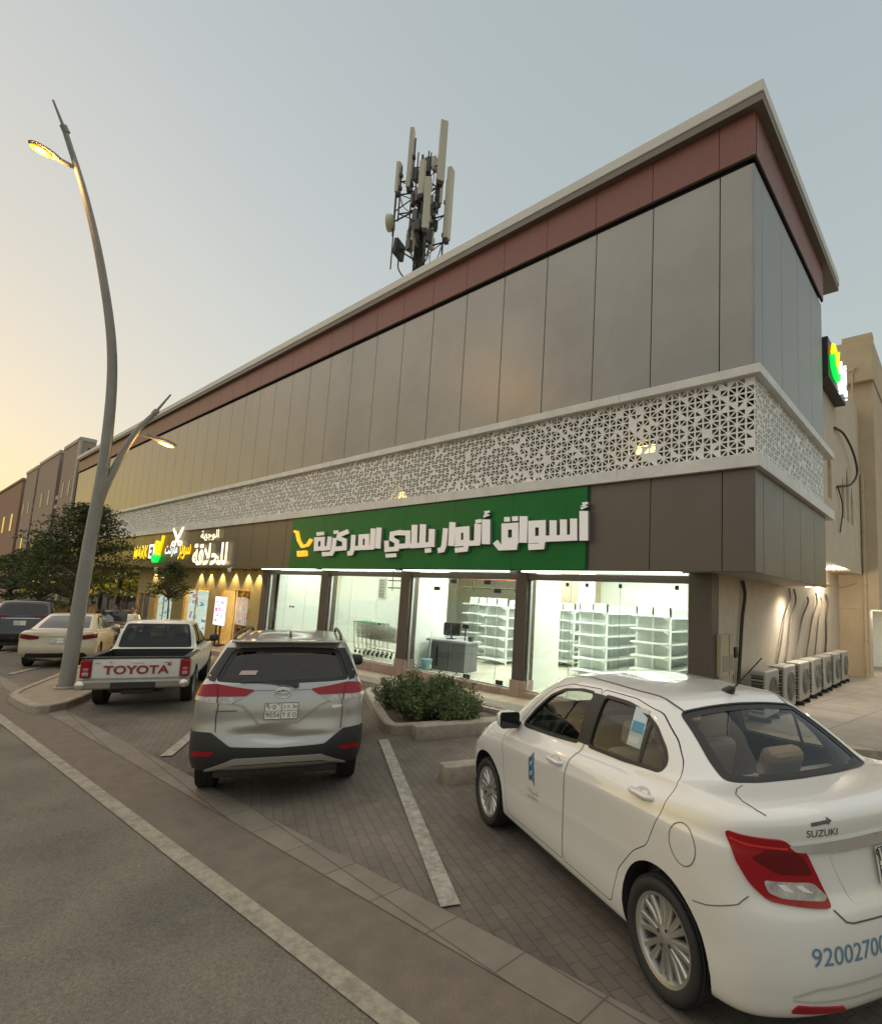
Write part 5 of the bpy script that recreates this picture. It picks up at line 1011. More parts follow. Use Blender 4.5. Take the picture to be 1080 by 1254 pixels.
SEATB = mk('seat_beige', (.42, .34, .26), .8, var=.05); TRIM = mk('cabin_trim', (.035, .033, .032), .7); GLT = glass('car_glass', (.62, .64, .62), .95); GLC = glass('clear_car_glass', (.8, .82, .8), .95); GLD = glass('tinted_glass', (.3, .31, .31), .95); GLX = mk('far_glass', (.012, .013, .014), .06)
def wheel(parent, x, y, r, wd, rr, side, style=8, mat=ALLOY, steel=False, steer=0.):
    t = empty('wheel', (x, y, r)); t.parent = parent; t.rotation_euler = (0, 0, steer)
    s = side; M = Matrix.Scale(s, 4, (0, 1, 0)); sh = lambda h: h
    m = MB(); h = wd/2
    prof = [(rr-.01, -h*.8), (rr+.01, -h*.95), (rr+.05*r/.31, -h), (r-.02, -h*.93), (r-.003, -h*.75)]
    for k in range(-3, 4):
        z = k*h*.22; prof += [(r, z-h*.085), (r, z+h*.085), (r-.007, z+h*.09), (r-.007, z+h*.13)]
    prof += [(r-.003, h*.75), (r-.02, h*.93), (rr+.055*r/.31, h), (rr+.018, h*.97), (rr+.004, h*.88), (rr-.012, h*.8)]
    m.lathe(prof, 56, 'Y', 0, M); m.build('tyre', [TYRE], t)
    m = MB(); m.lathe([(rr-.012, -h*.8), (rr-.03, -h*.5), (rr-.035, h*.45), (rr-.022, h*.78), (rr+.002, h*.86), (rr+.004, h*.8)], 48, 'Y', 0, M)
    m.lathe([(0, h*.02), (rr-.035, h*.02)], 32, 'Y', 1, M); m.lathe([(0, h*.1), (rr*.62, h*.1), (rr*.62, h*.02)], 32, 'Y', 1, M)
    def spoke(a, w0, w1, tw=0.):
        ca, sa = math.cos(a), math.sin(a)
        N = 5; vs = []
        for i in range(N):
            f = i/(N-1); q = .14*rr+(rr*.975-.14*rr)*f; ww = w0+(w1-w0)*f; yy = h*(.70-.10*math.sin(f*math.pi)+.02*f); b = a+tw*f
            for e, dy in ((-1, -.012), (-.55, 0), (.55, 0), (1, -.012)): c = math.cos(b)*q-math.sin(b)*ww*e; d = math.sin(b)*q+math.cos(b)*ww*e; vs.append(M @ Vector((c, yy+dy, d)))
            for e in (1, -1): c = math.cos(b)*q-math.sin(b)*ww*e; d = math.sin(b)*q+math.cos(b)*ww*e; vs.append(M @ Vector((c, yy-.05, d)))
        m.add(vs, [(i*6+k, i*6+(k+1) % 6, (i+1)*6+(k+1) % 6, (i+1)*6+k) for i in range(N-1) for k in range(6)], 0, True)
    if not steel:
        for k in range(style):
            a = 2*math.pi*k/style
            spoke(a-.14, .017*r/.31, .021*r/.31, -.03); spoke(a+.14, .017*r/.31, .021*r/.31, .03)
    else:
        m.lathe([(.05, h*.5), (rr*.45, h*.62), (rr*.75, h*.4), (rr-.03, h*.45)], 32, 'Y', 0, M)
        for k in range(10): a = R(36)*k; m.lathe([(0, h*.56), (.02, h*.56)], 8, 'Y', 1, M @ Matrix.Translation((rr*.62*math.cos(a), 0, rr*.62*math.sin(a))))
    m.lathe([(0, h*.74), (rr*.13, h*.735), (rr*.17, h*.70), (rr*.27, h*.66), (rr*.29, h*.5)], 24, 'Y', 0, M)
    for k in range(4): a = R(90)*k+.4; m.lathe([(0, h*.725), (.009, h*.72), (.011, h*.6)], 8, 'Y', 1, M @ Matrix.Translation((rr*.21*math.cos(a), 0, rr*.21*math.sin(a))))
    m.build('rim', [mat, HUBD], t, auto=40); return t
def place_car(t, x, y, head, s=1.): t.matrix_world = Matrix.Translation((x, y, gz(x))) @ Matrix.Rotation(-math.atan(K), 4, 'Y') @ Matrix.Rotation(R(head), 4, 'Z') @ Matrix.Scale(s, 4)
def arches(wb, r, yo, yi, zc):
    m = MB()
    for x in (0, wb):
        for s in (-1, 1): m.lathe([(0, s*yi), (r, s*yi), (r, s*yo), (0, s*yo)][::s], 40, 'Y', 0, Matrix.Translation((x, 0, zc)))
    return m
def prism_z(poly, pj, h0, h1):
    """closed prism over a plane outline between heights h0 < h1 along the frame normal"""
    m = MB(); a = sum(poly[i][0]*poly[(i+1) % len(poly)][1]-poly[(i+1) % len(poly)][0]*poly[i][1] for i in range(len(poly)))
    if a < 0: poly = poly[::-1]
    m.prism(poly, h0, h1, 0, pj.M); return m
def plate(parent, pj, c, w_, h, rows, size, ink=PLATEK, name='number_plate'):
    """plate as a flat board set on the body; pj gives the frame"""
    l, n = pj.hit(c); u = Vector((pj.M[0][0], pj.M[1][0], pj.M[2][0])); v = n.cross(u).normalized(); u = v.cross(n); M = frame_matrix(l+n*.012, u, v)
    m = MB(); m.rbox(-w_/2, w_/2, -h/2, h/2, -.008, .004, .004, 0, M); m.box(-.003, .003, -h/2, h/2, .004, .005, 1, M); m.box(-w_/2, w_/2, -.002, .002, .004, .0052, 1, M)
    for a, b, c_, d in ((-w_/2, w_/2, -h/2, -h/2+.005), (-w_/2, w_/2, h/2-.005, h/2), (-w_/2, -w_/2+.005, -h/2, h/2), (w_/2-.005, w_/2, -h/2, h/2)): m.box(a, b, c_, d, .004, .0056, 1, M)
    o = m.build(name, [PLATEW, PLATEK], parent)
    for (tx, x, y, sz) in rows: put_text('characters', tx, ink, M @ Matrix.Translation((x, y, .006)), sz, .0, .0006, 1., o)
    return o
def seat(parent, x, y, mat, dz=0.):
    t = MB(); M = Matrix.Translation((x, y, dz))
    t.rbox(-.25, .27, -.25, .25, .38, .56, .06, 0, M, 3)
    Mb = M @ Matrix.Translation((-.22, 0, .5)) @ Matrix.Rotation(R(-14), 4, 'Y'); t.rbox(-.07, .07, -.24, .24, 0, .52, .06, 0, Mb, 3); t.rbox(-.05, .05, -.13, .13, .55, .74, .05, 0, Mb, 3); t.tube([(0, -.05, .5), (0, -.05, .6)], .008, 6, 0, True, Mb); t.tube([(0, .05, .5), (0, .05, .6)], .008, 6, 0, True, Mb)
    return t.build('seat', [mat], parent)
# ---- white sedan (nearest)
WHITE = mk('white_paint', (.72, .695, .66), .22, coat=1.)
def sedan_rings():
    return [
     ring(-.60, 2.95, .0, .185, .3, .4), ring(-.66, 3.05, .70, [(-.7, .26), (-.3, .2), (2.8, .19)], .33, .5),
     ring(-.735, 3.15, .80, [(-.7, .27), (-.42, .23), (-.3, .2), (2.8, .2)], .36, .55), ring(-.775, 3.21, [(-.4, .835), (.5, .83), (1.2, .828), (2.4, .835)], [(-.7, .40), (-.3, .32), (.4, .29), (2, .29), (2.9, .36)], .38, .58),
     ring(-.782, 3.225, [(-.4, .848), (.6, .842), (1.3, .838), (2.4, .85)], .50, .38, .58), ring(-.765, 3.205, [(-.4, .862), (.6, .85), (1.3, .846), (2.4, .862)], [(-.7, .665), (0, .62), (2, .6), (3, .6)], .38, .6),
     ring(-.725, 3.15, [(-.4, .868), (.6, .858), (1.3, .855), (2.4, .868)], [(-.7, .76), (0, .755), (2, .72), (3, .68)], .38, .62),
     ring(-.705, 3.08, [(-.35, .862), (.6, .862), (1.3, .86), (2.4, .858)], [(-.7, .90), (0, .872), (2, .80), (3, .74)], .38, .66),
     ring(-.704, 3.06, [(-.35, .852), (.6, .855), (1.3, .853), (2.4, .849)], [(-.7, .925), (0, .892), (2, .818), (3, .756)], .38, .66),
     ring(-.70, 2.98, [(-.35, .825), (.2, .835), (1.3, .836), (2.3, .815)], [(-.7, 1.035), (-.3, 1.0), (.2, .93), (2, .865), (2.9, .82)], .36, .66, 2.6),
     ring(-.66, 2.86, [(-.35, .775), (.2, .80), (1.3, .806), (2.3, .76)], [(-.7, 1.072), (-.3, 1.06), (.2, .975), (2, .905), (2.8, .875)], .36, .66, 2.6),
     ring(-.27, 2.44, [(.1, .755), (1.3, .775), (2.1, .73)], [(-.3, 1.095), (.1, 1.06), (.4, 1.005), (1.2, .97), (2.0, .96), (2.4, 1.0)], .3, .45, 3.0),
     ring(-.24, 2.40, [(.1, .74), (1.3, .763), (2.1, .715)], [(-.3, 1.11), (.1, 1.08), (.4, 1.03), (1.2, .995), (2.0, .985), (2.4, 1.02)], .3, .45, 3.0),
     ring(.02, 2.08, [(.3, .662), (1.2, .69), (1.8, .66)], [(0, 1.285), (.4, 1.235), (1.2, 1.22), (2.0, 1.22)], .26, .42, 3.0),
     ring(.26, 1.74, [(.5, .575), (1.2, .60), (1.5, .585)], [(.26, 1.425), (.6, 1.415), (1.2, 1.425), (1.74, 1.41)], .22, .4, 3.2),
     ring(.30, 1.70, [(.5, .54), (1.2, .565), (1.5, .55)], [(.26, 1.45), (.6, 1.45), (1.2, 1.46), (1.74, 1.435)], .2, .4, 3.2),
     ring(.37, 1.62, .33, [(.3, 1.472), (.8, 1.498), (1.3, 1.502), (1.7, 1.462)], .2, .35, 3), ring(.39, 1.60, 0, [(.3, 1.477), (.8, 1.508), (1.3, 1.513), (1.7, 1.47)], .2, .35)]
def lift(rings, d=.06):
    for r0 in rings:
        for p in r0: f = min(1, max(0, (p.z-.62)/.33)); p.z += d*f*f*(3-2*f) - .025*max(0, min(1, (p.z-1.25)/.2))
    return rings
SEDAN_W1 = [(1.93, 1.035), (1.80, 1.16), (1.60, 1.315), (1.42, 1.388), (1.16, 1.425), (1.01, 1.425), (1.015, 1.09), (1.35, 1.062), (1.86, 1.025)]
SEDAN_W2 = [(.875, 1.425), (.62, 1.42), (.42, 1.395), (.27, 1.335), (.13, 1.235), (.09, 1.18), (.12, 1.135), (.47, 1.105), (.875, 1.095)]
SEDAN_D1 = [(2.13, .88), (2.09, .96), (1.97, 1.07), (1.80, 1.235), (1.58, 1.385), (1.35, 1.45), (.94, 1.468), (.935, 1.06), (1.0, .97), (1.012, .83), (1.06, .48), (1.07, .265), (2.0, .265), (2.05, .45), (2.06, .735)]
SEDAN_D2 = [(.93, 1.468), (.55, 1.462), (.29, 1.42), (.09, 1.30), (-.02, 1.2), (-.06, 1.11), (-.02, .96), (.09, .75), (.22, .668), (.38, .50), (.47, .265), (1.06, .265), (1.05, .48), (1.002, .83), (.99, .97), (.925, 1.06)]
def inset(poly, d):
    n = len(poly); a = sum(poly[i][0]*poly[(i+1) % n][1]-poly[(i+1) % n][0]*poly[i][1] for i in range(n)); s = 1 if a > 0 else -1; out = []
    for i in range(n):
        p = Vector(poly[i]); e = (p-Vector(poly[i-1])).normalized(); f = (Vector(poly[(i+1) % n])-p).normalized(); n1 = Vector((-e.y, e.x))*s; n2 = Vector((-f.y, f.x))*s; mm = n1+n2; mm = mm/max(mm.dot(n1), .5); out.append(tuple(p+mm*d))
    return out
def build_sedan():
    t = empty('parked_car', (0, 0, 0), 'white four door sedan in the foreground with a blue chevron mark on its front door', 'car', 'cars parked along the kerb')
    me = loft(lift(sedan_rings())); me.materials.append(WHITE); bvh = bvh_of(me)
    # cabin cavity: an inner loft
    inner = loft(lift([ring(-.05, 2.2, 0, .34, .2, .2, 4), ring(-.05, 2.2, .66, .345, .2, .2, 4), ring(-.08, 2.25, .70, .8, .2, .25, 4), ring(-.08, 2.3, [(.1, .70), (1.3, .72), (2.1, .68)], [(0, 1.03), (1.2, .96), (2.2, .94)], .3, .4, 3),
        ring(.08, 2.0, [(.4, .615), (1.2, .645), (1.8, .61)], [(.1, 1.24), (1.2, 1.2), (2.0, 1.19)], .25, .4, 3), ring(.34, 1.66, [(.6, .53), (1.2, .555), (1.5, .53)], [(.3, 1.385), (1.2, 1.40), (1.7, 1.375)], .2, .35, 3), ring(.5, 1.52, .3, 1.45, .2, .3), ring(.52, 1.5, 0, 1.46, .2, .3)]), 3, 3)
    ob = link('inner', inner, MATS['cavity']); me = boolean(me, ob); bpy.data.objects.remove(ob)
    me = boolean(me, arches(2.45, .352, 1.2, .60, .325))
    sideL = Proj(bvh, (0, 1.6, 0), (-1, 0, 0), (0, 0, 1)); sideR = Proj(bvh, (0, -1.6, 0), (1, 0, 0), (0, 0, 1))
    mir = lambda P, s: [(-x if s > 0 else x, z) for x, z in P]
    rear = Proj(bvh, (-2.2, 0, 1.9), (0, -1, 0), Vector((.78, 0, 1.0)))          # square on to the sloped backlight
    front = Proj(bvh, (4.2, 0, 2.0), (0, 1, 0), Vector((-.9, 0, .8)))
    back = Proj(bvh, (-2.5, 0, 0), (0, -1, 0), (0, 0, 1))
    def on(pj, P): return [((pj.M.inverted() @ Vector(p)).x, (pj.M.inverted() @ Vector(p)).y) for p in P]
    bl = on(rear, [(-.22, .57, 1.15), (-.28, .42, 1.148), (-.31, .15, 1.148), (-.31, -.15, 1.148), (-.28, -.42, 1.148), (-.22, -.57, 1.15), (-.09, -.565, 1.21), (.225, -.49, 1.43), (.235, -.2, 1.455), (.24, 0, 1.46), (.235, .2, 1.455), (.225, .49, 1.43), (-.09, .565, 1.21)])
    ws = on(front, [(2.28, -.60, 1.11), (2.37, -.3, 1.10), (2.38, 0, 1.10), (2.37, .3, 1.10), (2.28, .60, 1.11), (1.76, .49, 1.455), (1.78, 0, 1.465), (1.76, -.49, 1.455)])
    bl = rounded(bl, .05); ws = rounded(ws, .05)
    w1 = rounded(SEDAN_W1, .03); w2 = rounded(SEDAN_W2, .035)
    for pj, s in ((sideL, 1), (sideR, -1)):
        for P in (w1, w2): me = boolean(me, prism_z(mir(P, s), pj, -1.6+.40, -.2))
    me = boolean(me, prism_z(bl, rear, -3.0, -.4)) if False else me
    # end windows: prism depth limited to the shell
    def shell_prism(poly, pj, dep):
        ds = [(pj.M.inverted() @ pj.hit(p)[0]).z for p in poly]; return prism_z(poly, pj, min(ds)-dep, max(ds)+.15)
    me = boolean(me, shell_prism(bl, rear, .10)); me = boolean(me, shell_prism(ws, front, .10))
    # doors: cut free with a real gap, each a part of its own
    doors = []
    for pj, s in ((sideL, 1), (sideR, -1)):
        for D in (SEDAN_D1, SEDAN_D2):
            D = rounded(D, .035); doors.append((s, boolean(me, prism_z(mir(inset(D, .0025), s), pj, -1.06, -.3), 'INTERSECT')))
            me = boolean(me, prism_z(mir(inset(D, -.0025), s), pj, -1.06, -.3))
    link('body', clean(me), None, t)
    do = [link('door', clean(d), None, t) for s, d in doors]
    # glass
    for pj, s, ds in ((sideL, 1, do[:2]), (sideR, -1, do[2:])):
        for P, d in zip((w1, w2), ds):
            m = MB(); pj.decal(m, mir(P, s), -.012, 0, .06); m.build('window', [GLC], d)
            m = MB(); pj.strip(m, mir(inset(P, -.006), s), .022, .0025, 0, True, .03); m.build('window_rubber', [GASK], d)
        m = MB(); pj.decal(m, mir([(1.0, 1.432), (.885, 1.432), (.885, 1.092), (1.005, 1.088)], s), .0035, 0, .04); m.build('pillar_cover', [GASK], t)
        m = MB(); pj.decal(m, mir([(.35, 1.372), (.325, 1.36), (.325, 1.115), (.352, 1.113)], s), -.006, 0, .04); m.build('window_bar', [GASK], ds[1])
    m = MB(); rear.decal(m, bl, -.008, 0, .06); m.build('rear_window', [GLC], t)
    m = MB(); rear.strip(m, inset(bl, .022), .055, -.004, 0, True, .03); rear.strip(m, inset(bl, -.004), .012, .003, 0, True, .03); m.build('rear_window_border', [GASK], t)
    m = MB(); front.decal(m, ws, -.008, 0, .06); m.build('windscreen', [GLC], t)
    m = MB(); front.strip(m, inset(ws, .03), .06, -.004, 0, True, .03); m.build('windscreen_border', [GASK], t)
    # seams: fuel flap, boot lid, bumper joints, roof ditches
    m = MB(); L = sideL
    c = (.2, .868); 
    L.strip(m, [(c[0]+.098*math.cos(R(a)), c[1]+.10*math.sin(R(a))) for a in range(0, 360, 15)], .0045, .0025, 0, True, .02)
    for pj, s in ((sideL, 1), (sideR, -1)): pj.strip(m, mir([(-.27, .63), (-.36, .652), (-.43, .68), (-.52, .722), (-.55, .765)], s), .0045, .0025, 0, False, .02)
    top = Proj(bvh, (0, 0, 3), (1, 0, 0), (0, 1, 0))
    for s in (-1, 1):
        top.strip(m, [(.24, s*.46), (.34, s*.485), (.62, s*.50), (.92, s*.50), (1.3, s*.50), (1.6, s*.49)], .014, .003, 0, False, .025)
        top.strip(m, [(-.285, s*.53), (-.31, s*.60), (-.36, s*.66), (-.44, s*.70), (-.52, s*.70), (-.565, s*.685)], .005, .0028, 0, False, .02)
    back.strip(m, [(-.45, .715), (-.40, .665), (-.36, .655), (0, .65), (.36, .655), (.40, .665), (.45, .715)], .008, .003, 0, False, .02)
    m.build('panel_gaps', [mk('panel_gap', (.1, .095, .09), .6)], t)
    # handles
    for pj, s, ds in ((sideL, 1, do[:2]), (sideR, -1, do[2:])):
        for (hx, hz), d in zip(((1.16, .925), (.165, .995)), ds):
            l, n = pj.hit(mir([(hx, hz)], s)[0]); m = MB(); M = Matrix.Translation(l+n*.012)
            m.tube(spline([(-.1, -s*.016, 0), (-.075, s*.012, 0), (0, s*.018, .003), (.08, s*.012, 0), (.1, -s*.016, 0)], 5), [.012, .013, .014, .015, .016, .017, .017, .017, .017, .017, .017, .017, .017, .017, .016, .016, .015, .014, .013, .012, .012], 8, 0, True, M)
            m.build('handle', [WHITE], d)
            m = MB(); pj.decal(m, mir([(hx+.07*math.cos(R(a))*1.1, hz+.032*math.sin(R(a))+.004) for a in range(0, 360, 24)], s), .0012, 0, .04); m.build('handle_recess_shade', [mk('recess_shade', (.5, .47, .43), .4) if 'recess_shade' not in MATS else MATS['recess_shade']], d)  # darker white patch paints the shade behind the handle
    # tail lamps wrap the corner
    for s in (1, -1):
        pj = Proj(bvh, (-2.0, s*1.6, 0), (-.66, -s*.75, 0) if s > 0 else (.66, -.75, 0), (0, 0, 1))
        f = lambda P: on(pj, [(x, s*(.87-(.87-y)/1.05), z) for x, y, z in P])
        out = rounded(f(TAIL), .03)
        m = MB(); pj.decal(m, out, .012, 0, .035, .03); tl = m.build('tail_lamp', [RED], t, auto=50)
        m = MB(); pj.decal(m, rounded(f(TAIL_CLEAR), .02), .0145, 0, .035); m.build('reversing_lens', [CLEAR], tl)
        m = MB()
        for a in (0, 1): q = .30+.34*a; e = lambda u, v: tuple(Vector(TAIL_CLEAR[5]).lerp(Vector(TAIL_CLEAR[2]), u).lerp(Vector(TAIL_CLEAR[0]).lerp(Vector(TAIL_CLEAR[1]), u), v)); pj.decal(m, f([e(q, .3), e(q+.16, .2), e(q+.08, .8), e(q-.06, .75)]), .016, 0, .03)
        m.build('lens_facet', [mk('lens_facet', (.75, .72, .7), .2) if 'lens_facet' not in MATS else MATS['lens_facet']], tl)
        m = MB(); pj.strip(m, f([(-.47, .812, 1.0), (-.53, .775, .985), (-.63, .62, .975)]), .012, .0145, 0, False, .02); m.build('lamp_highlight', [mk('lamp_red_highlight', (.6, .03, .03), .2) if 'lamp_red_highlight' not in MATS else MATS['lamp_red_highlight']], tl)  # lighter red strip is a highlight painted inside the lens
        m = MB(); pj.decal(m, rounded(f(TAIL_DARK), .02), .0138, 0, .035); m.build('dark_lens', [RED2], tl)
    m = MB(); back.decal(m, rounded([(-.60, .965), (-.575, .958), (-.36, .95), (0, .947), (.36, .95), (.575, .958), (.60, .965), (.62, .99), (.44, 1.0), (0, 1.01), (-.44, 1.0), (-.62, .99)], .012), .016, 0, .04, .03); m.build('chrome_strip', [CHROME], t, auto=40)
    m = MB(); back.decal(m, rounded([(-.33, .72), (.33, .72), (.42, .94), (-.42, .94)], .04), .0015, 0, .05); m.build('plate_recess', [WHITE], t)
    plate(t, back, (.03, .855), .33, .17, [('٩٢ ٤٧', -.085, .022, .085), (arab('د') + ' ' + arab('ر') + ' ' + arab('ا'), .085, .025, .07), ('9247', -.085, -.065, .08), ('A R D', .085, -.065, .065)], .08)
    back.text('SUZUKI', .045, (-.445, 1.022), mk('badge_dark', (.12, .115, .11), .3, metal=.7), 'badge_lettering', t, .004, 1.15)
    m = MB(); back.decal(m, [(-.505, 1.085), (-.415, 1.092), (-.415, 1.104), (-.388, 1.087), (-.415, 1.07), (-.415, 1.077), (-.505, 1.07)][::-1], .004, 0, .03); m.build('dealer_badge', [MATS['badge_dark']], t)
    back.text('92002700', .108, (-.385, .505), mk('decal_blue', (.12, .22, .32), .5), 'phone_number', t, .004, .98, .0)
    for s in (-1, 1): m = MB(); back.decal(m, rounded([(s*.66, .30), (s*.40, .285), (s*.42, .312), (s*.64, .335)], .01), .008, 0, .04, .02); m.build('bumper_reflector', [RED], t)
    m = MB(); back.strip(m, [(-.66, .37), (-.56, .405), (-.4, .41), (.4, .41), (.56, .405), (.66, .37)], .012, .003); back.strip(m, [(-.66, .355), (-.56, .345), (0, .335), (.56, .345), (.66, .355)], .01, .002); m.build('bumper_crease_shade', [MATS['recess_shade']], t)  # darker white strips paint the shading of the bumper folds
    # door logo: chevrons and faint writing, all on the driver's door
    ND = mk('logo_navy', (.02, .045, .07), .5); NB = mk('logo_blue', (.07, .2, .32), .5); m = MB(); cx, cz = 1.52, .735
    ln = lambda P: [(-(cx-a), cz+b) for a, b in P]
    L.decal(m, ln([(-.048, -.07), (-.048, .10), (-.026, .125), (-.026, -.05)]), .003, 1, .03)
    for k in range(3): b = -.075+k*.075; L.decal(m, ln([(-.018, b+.01), (-.018, b+.045), (.012, b+.09), (.045, b+.045), (.045, b-.02), (.012, b+.025)]), .003, 1 if k < 2 else 1, .03); L.decal(m, ln([(-.018, b+.01), (-.018, b+.045), (.0, b+.06), (.0, b+.02)]), .0036, 0, .03)
    m.build('door_logo', [ND, NB], do[0])
    L.text(arab('للسيارات'), .055, (-(cx), cz-.155), mk('logo_grey', (.33, .33, .31), .5), 'door_writing', do[0]); L.text('CAR SERVICE', .03, (-(cx), cz-.2), MATS['logo_grey'], 'door_writing', do[0])
    # mirrors
    for s in (1, -1):
        m = MB(); l = Vector((1.99, s*.86, 1.06)); M = Matrix.Translation(l)
        bm = bmesh.new(); bmesh.ops.create_uvsphere(bm, u_segments=20, v_segments=14, radius=1)
        for v in bm.verts: x, y, z = v.co; f = lambda q, e: math.copysign(abs(q)**e, q); v.co = (f(x, .8)*.065+.03, f(y, .7)*.088+s*.0, f(z, .7)*.075)
        m.bm(bm, 0, M, True); m.tube([l+Vector((.02, -s*.14, -.06)), l+Vector((.02, -s*.03, -.05))], .03, 8, 1); mo = m.build('mirror', [WHITE, GASK], t)
        m = MB(); poly = rounded([(-.086, -.068), (.083, -.072), (.087, .064), (-.087, .07)], .025); Mg = frame_matrix(l+Vector((-.036, s*.0, 0)), (0, -1, .0), (.08, 0, 1)); m.prism(poly, -.006, .016, 0, Mg); m.build('mirror_glass', [GLX], mo)
    # antenna
    m = MB(); l = top.hit((.36, -.06))[0]; m.tube([l+Vector((.03, 0, -.005)), l+Vector((-.01, 0, .028)), l+Vector((-.03, 0, .035))], [.045, .028, .014], 10); m.tube([l+Vector((-.02, 0, .03)), l+Vector((-.27, 0, .27))], [.006, .004], 6); m.build('antenna', [BLACK], t)
    # cabin
    for y in (.36, -.36): seat(t, 1.2, y, SEATB, .05)
    m = MB(); m.rbox(.15, .75, -.6, .6, .36, .56, .06, 0, None, 3); Mb = Matrix.Translation((.14, 0, .56)) @ Matrix.Rotation(R(-20), 4, 'Y'); m.rbox(-.08, .08, -.6, .6, 0, .48, .06, 0, Mb, 3)
    for y in (-.34, .34): m.rbox(-.06, .06, -.15, .15, .53, .74, .055, 0, Mb, 3)
    m.build('rear_seat', [SEATB], t)
    m = MB(); m.rbox(-.16, .04, -.58, .58, 1.0, 1.07, .01, 0); m.rbox(-.1, .0, -.15, .15, 1.07, 1.09, .01, 0); m.build('parcel_shelf', [mk('shelf_felt', (.4, .36, .31), .9)], t)
    m = MB(); m.rbox(1.75, 2.2, -.66, .66, .6, .99, .06, 0, None, 3); m.rbox(1.72, 1.85, .15, .55, .94, 1.05, .04, 0); m.build('dashboard', [TRIM], t)
    m = MB(); a = Vector((1.62, .36, .97)); M = Matrix.Translation(a) @ Matrix.Rotation(R(65), 4, 'Y'); m.tube([(.185*math.cos(R(15)*k), .185*math.sin(R(15)*k), 0) for k in range(25)], .014, 8, 0, False, M); m.rbox(-.06, .06, -.16, .16, -.02, .02, .015, 0, M); m.build('steering_wheel', [TRIM], t)
    m = MB(); pj = sideL; Mx = frame_matrix((.45, .668, 1.24), (-1, 0, 0), (0, -.33, 1)); m.box(-.07, .07, -.06, .19, -.002, .002, 0, Mx); m.box(-.06, .06, .03, .1, .002, .003, 1, Mx); m.box(-.06, .04, -.04, .0, .002, .003, 2, Mx); m.build('window_sticker', [mk('sticker_pale', (.55, .66, .7), .6), mk('sticker_blue', (.08, .3, .45), .6), mk('sticker_white', (.8, .8, .78), .6)], do[1])
    m = MB(); m.rbox(-.5, 2.9, -.62, .62, .17, .3, .02); m.build('underbody', [TRIM], t)
    for x in (0, 2.45):
        for s in (1, -1): wheel(t, x, s*.755, .303, .19, .224, s, 8)
    for s in (1, -1):
        pj = Proj(bvh, (4.5, s*1.2, 0), (-.5, s*.87, 0) if s > 0 else (.5, .87, 0), (0, 0, 1)); f = lambda P: on(pj, [(x, s*y, z) for x, y, z in P]); m = MB(); pj.decal(m, rounded(f([(3.0, .45, .66), (2.86, .68, .7), (2.7, .76, .76), (2.72, .75, .82), (2.95, .6, .76), (3.05, .42, .72)]), .02), .008, 0, .04, .02); m.build('headlight', [CLEAR], t)
    return t
TAIL = [(-.448, .826, 1.03), (-.516, .79, 1.022), (-.623, .631, 1.014), (-.637, .597, .985), (-.655, .53, .963), (-.708, .443, .738), (-.713, .455, .722), (-.688, .55, .73), (-.603, .727, .758), (-.548, .781, .822), (-.506, .811, .90)]
TAIL_CLEAR = [(-.583, .732, .843), (-.67, .518, .832), (-.697, .455, .772), (-.699, .47, .751), (-.627, .675, .772), (-.599, .721, .792)]
TAIL_DARK = [(-.60, .68, .985), (-.65, .55, .945), (-.67, .51, .86), (-.61, .67, .87), (-.55, .77, .93)]
sedan = build_sedan(); place_car(sedan, -1.052, 4.069, 155.6, 1.08)
sedan.matrix_world = sedan.matrix_world @ Matrix.Diagonal((1, 1.05, 1, 1))
# ---- silver compact SUV
SILV = mk('silver_paint', (.43, .41, .395), .3, metal=.6, coat=.6)
SILV2 = mk('skid_silver', (.4, .37, .34), .45, metal=.3); CLADB = mk('black_cladding', (.02, .02, .02), .5)
def suv_rings():
    return [ring(-.70, 3.2, 0, .3, .3, .4), ring(-.76, 3.3, .66, [(-.8, .36), (0, .3), (3, .3)], .3, .5), ring(-.87, 3.44, .80, [(-.8, .39), (-.4, .34), (3, .33)], .32, .5),
     ring(-.93, 3.5, .838, [(-.8, .48), (0, .46), (3, .5)], .34, .52), ring(-.945, 3.51, .846, [(-.8, .60), (3, .62)], .34, .54), ring(-.925, 3.49, .848, [(-.8, .72), (3, .74)], .32, .54),
     ring(-.895, 3.46, .848, [(-.8, .85), (3, .85)], .30, .54), ring(-.885, 3.42, .846, [(-.8, .97), (3, .93)], .27, .56), ring(-.865, 3.34, .836, [(-.8, 1.08), (1, 1.06), (3, 1.0)], .24, .58),
     ring(-.835, 3.2, .81, [(-.8, 1.175), (1, 1.13), (3, 1.06)], .22, .58), ring(-.82, 2.62, .80, [(-.8, 1.205), (1, 1.155), (2.6, 1.12)], .2, .5, 2.8), ring(-.81, 2.56, .79, [(-.8, 1.23), (1, 1.175), (2.6, 1.14)], .2, .5, 2.8),
     ring(-.70, 2.2, .725, [(-.8, 1.40), (1, 1.40), (2.3, 1.38)], .18, .45, 3), ring(-.56, 1.86, .64, [(-.6, 1.60), (1, 1.615), (1.9, 1.575)], .17, .42, 3), ring(-.53, 1.82, .605, [(-.6, 1.635), (1, 1.65), (1.9, 1.605)], .17, .42, 3),
     ring(-.48, 1.72, .36, [(-.6, 1.662), (.8, 1.69), (1.8, 1.64)], .16, .35, 3), ring(-.46, 1.70, 0, [(-.6, 1.667), (.8, 1.70), (1.8, 1.648)], .16, .35, 3)]
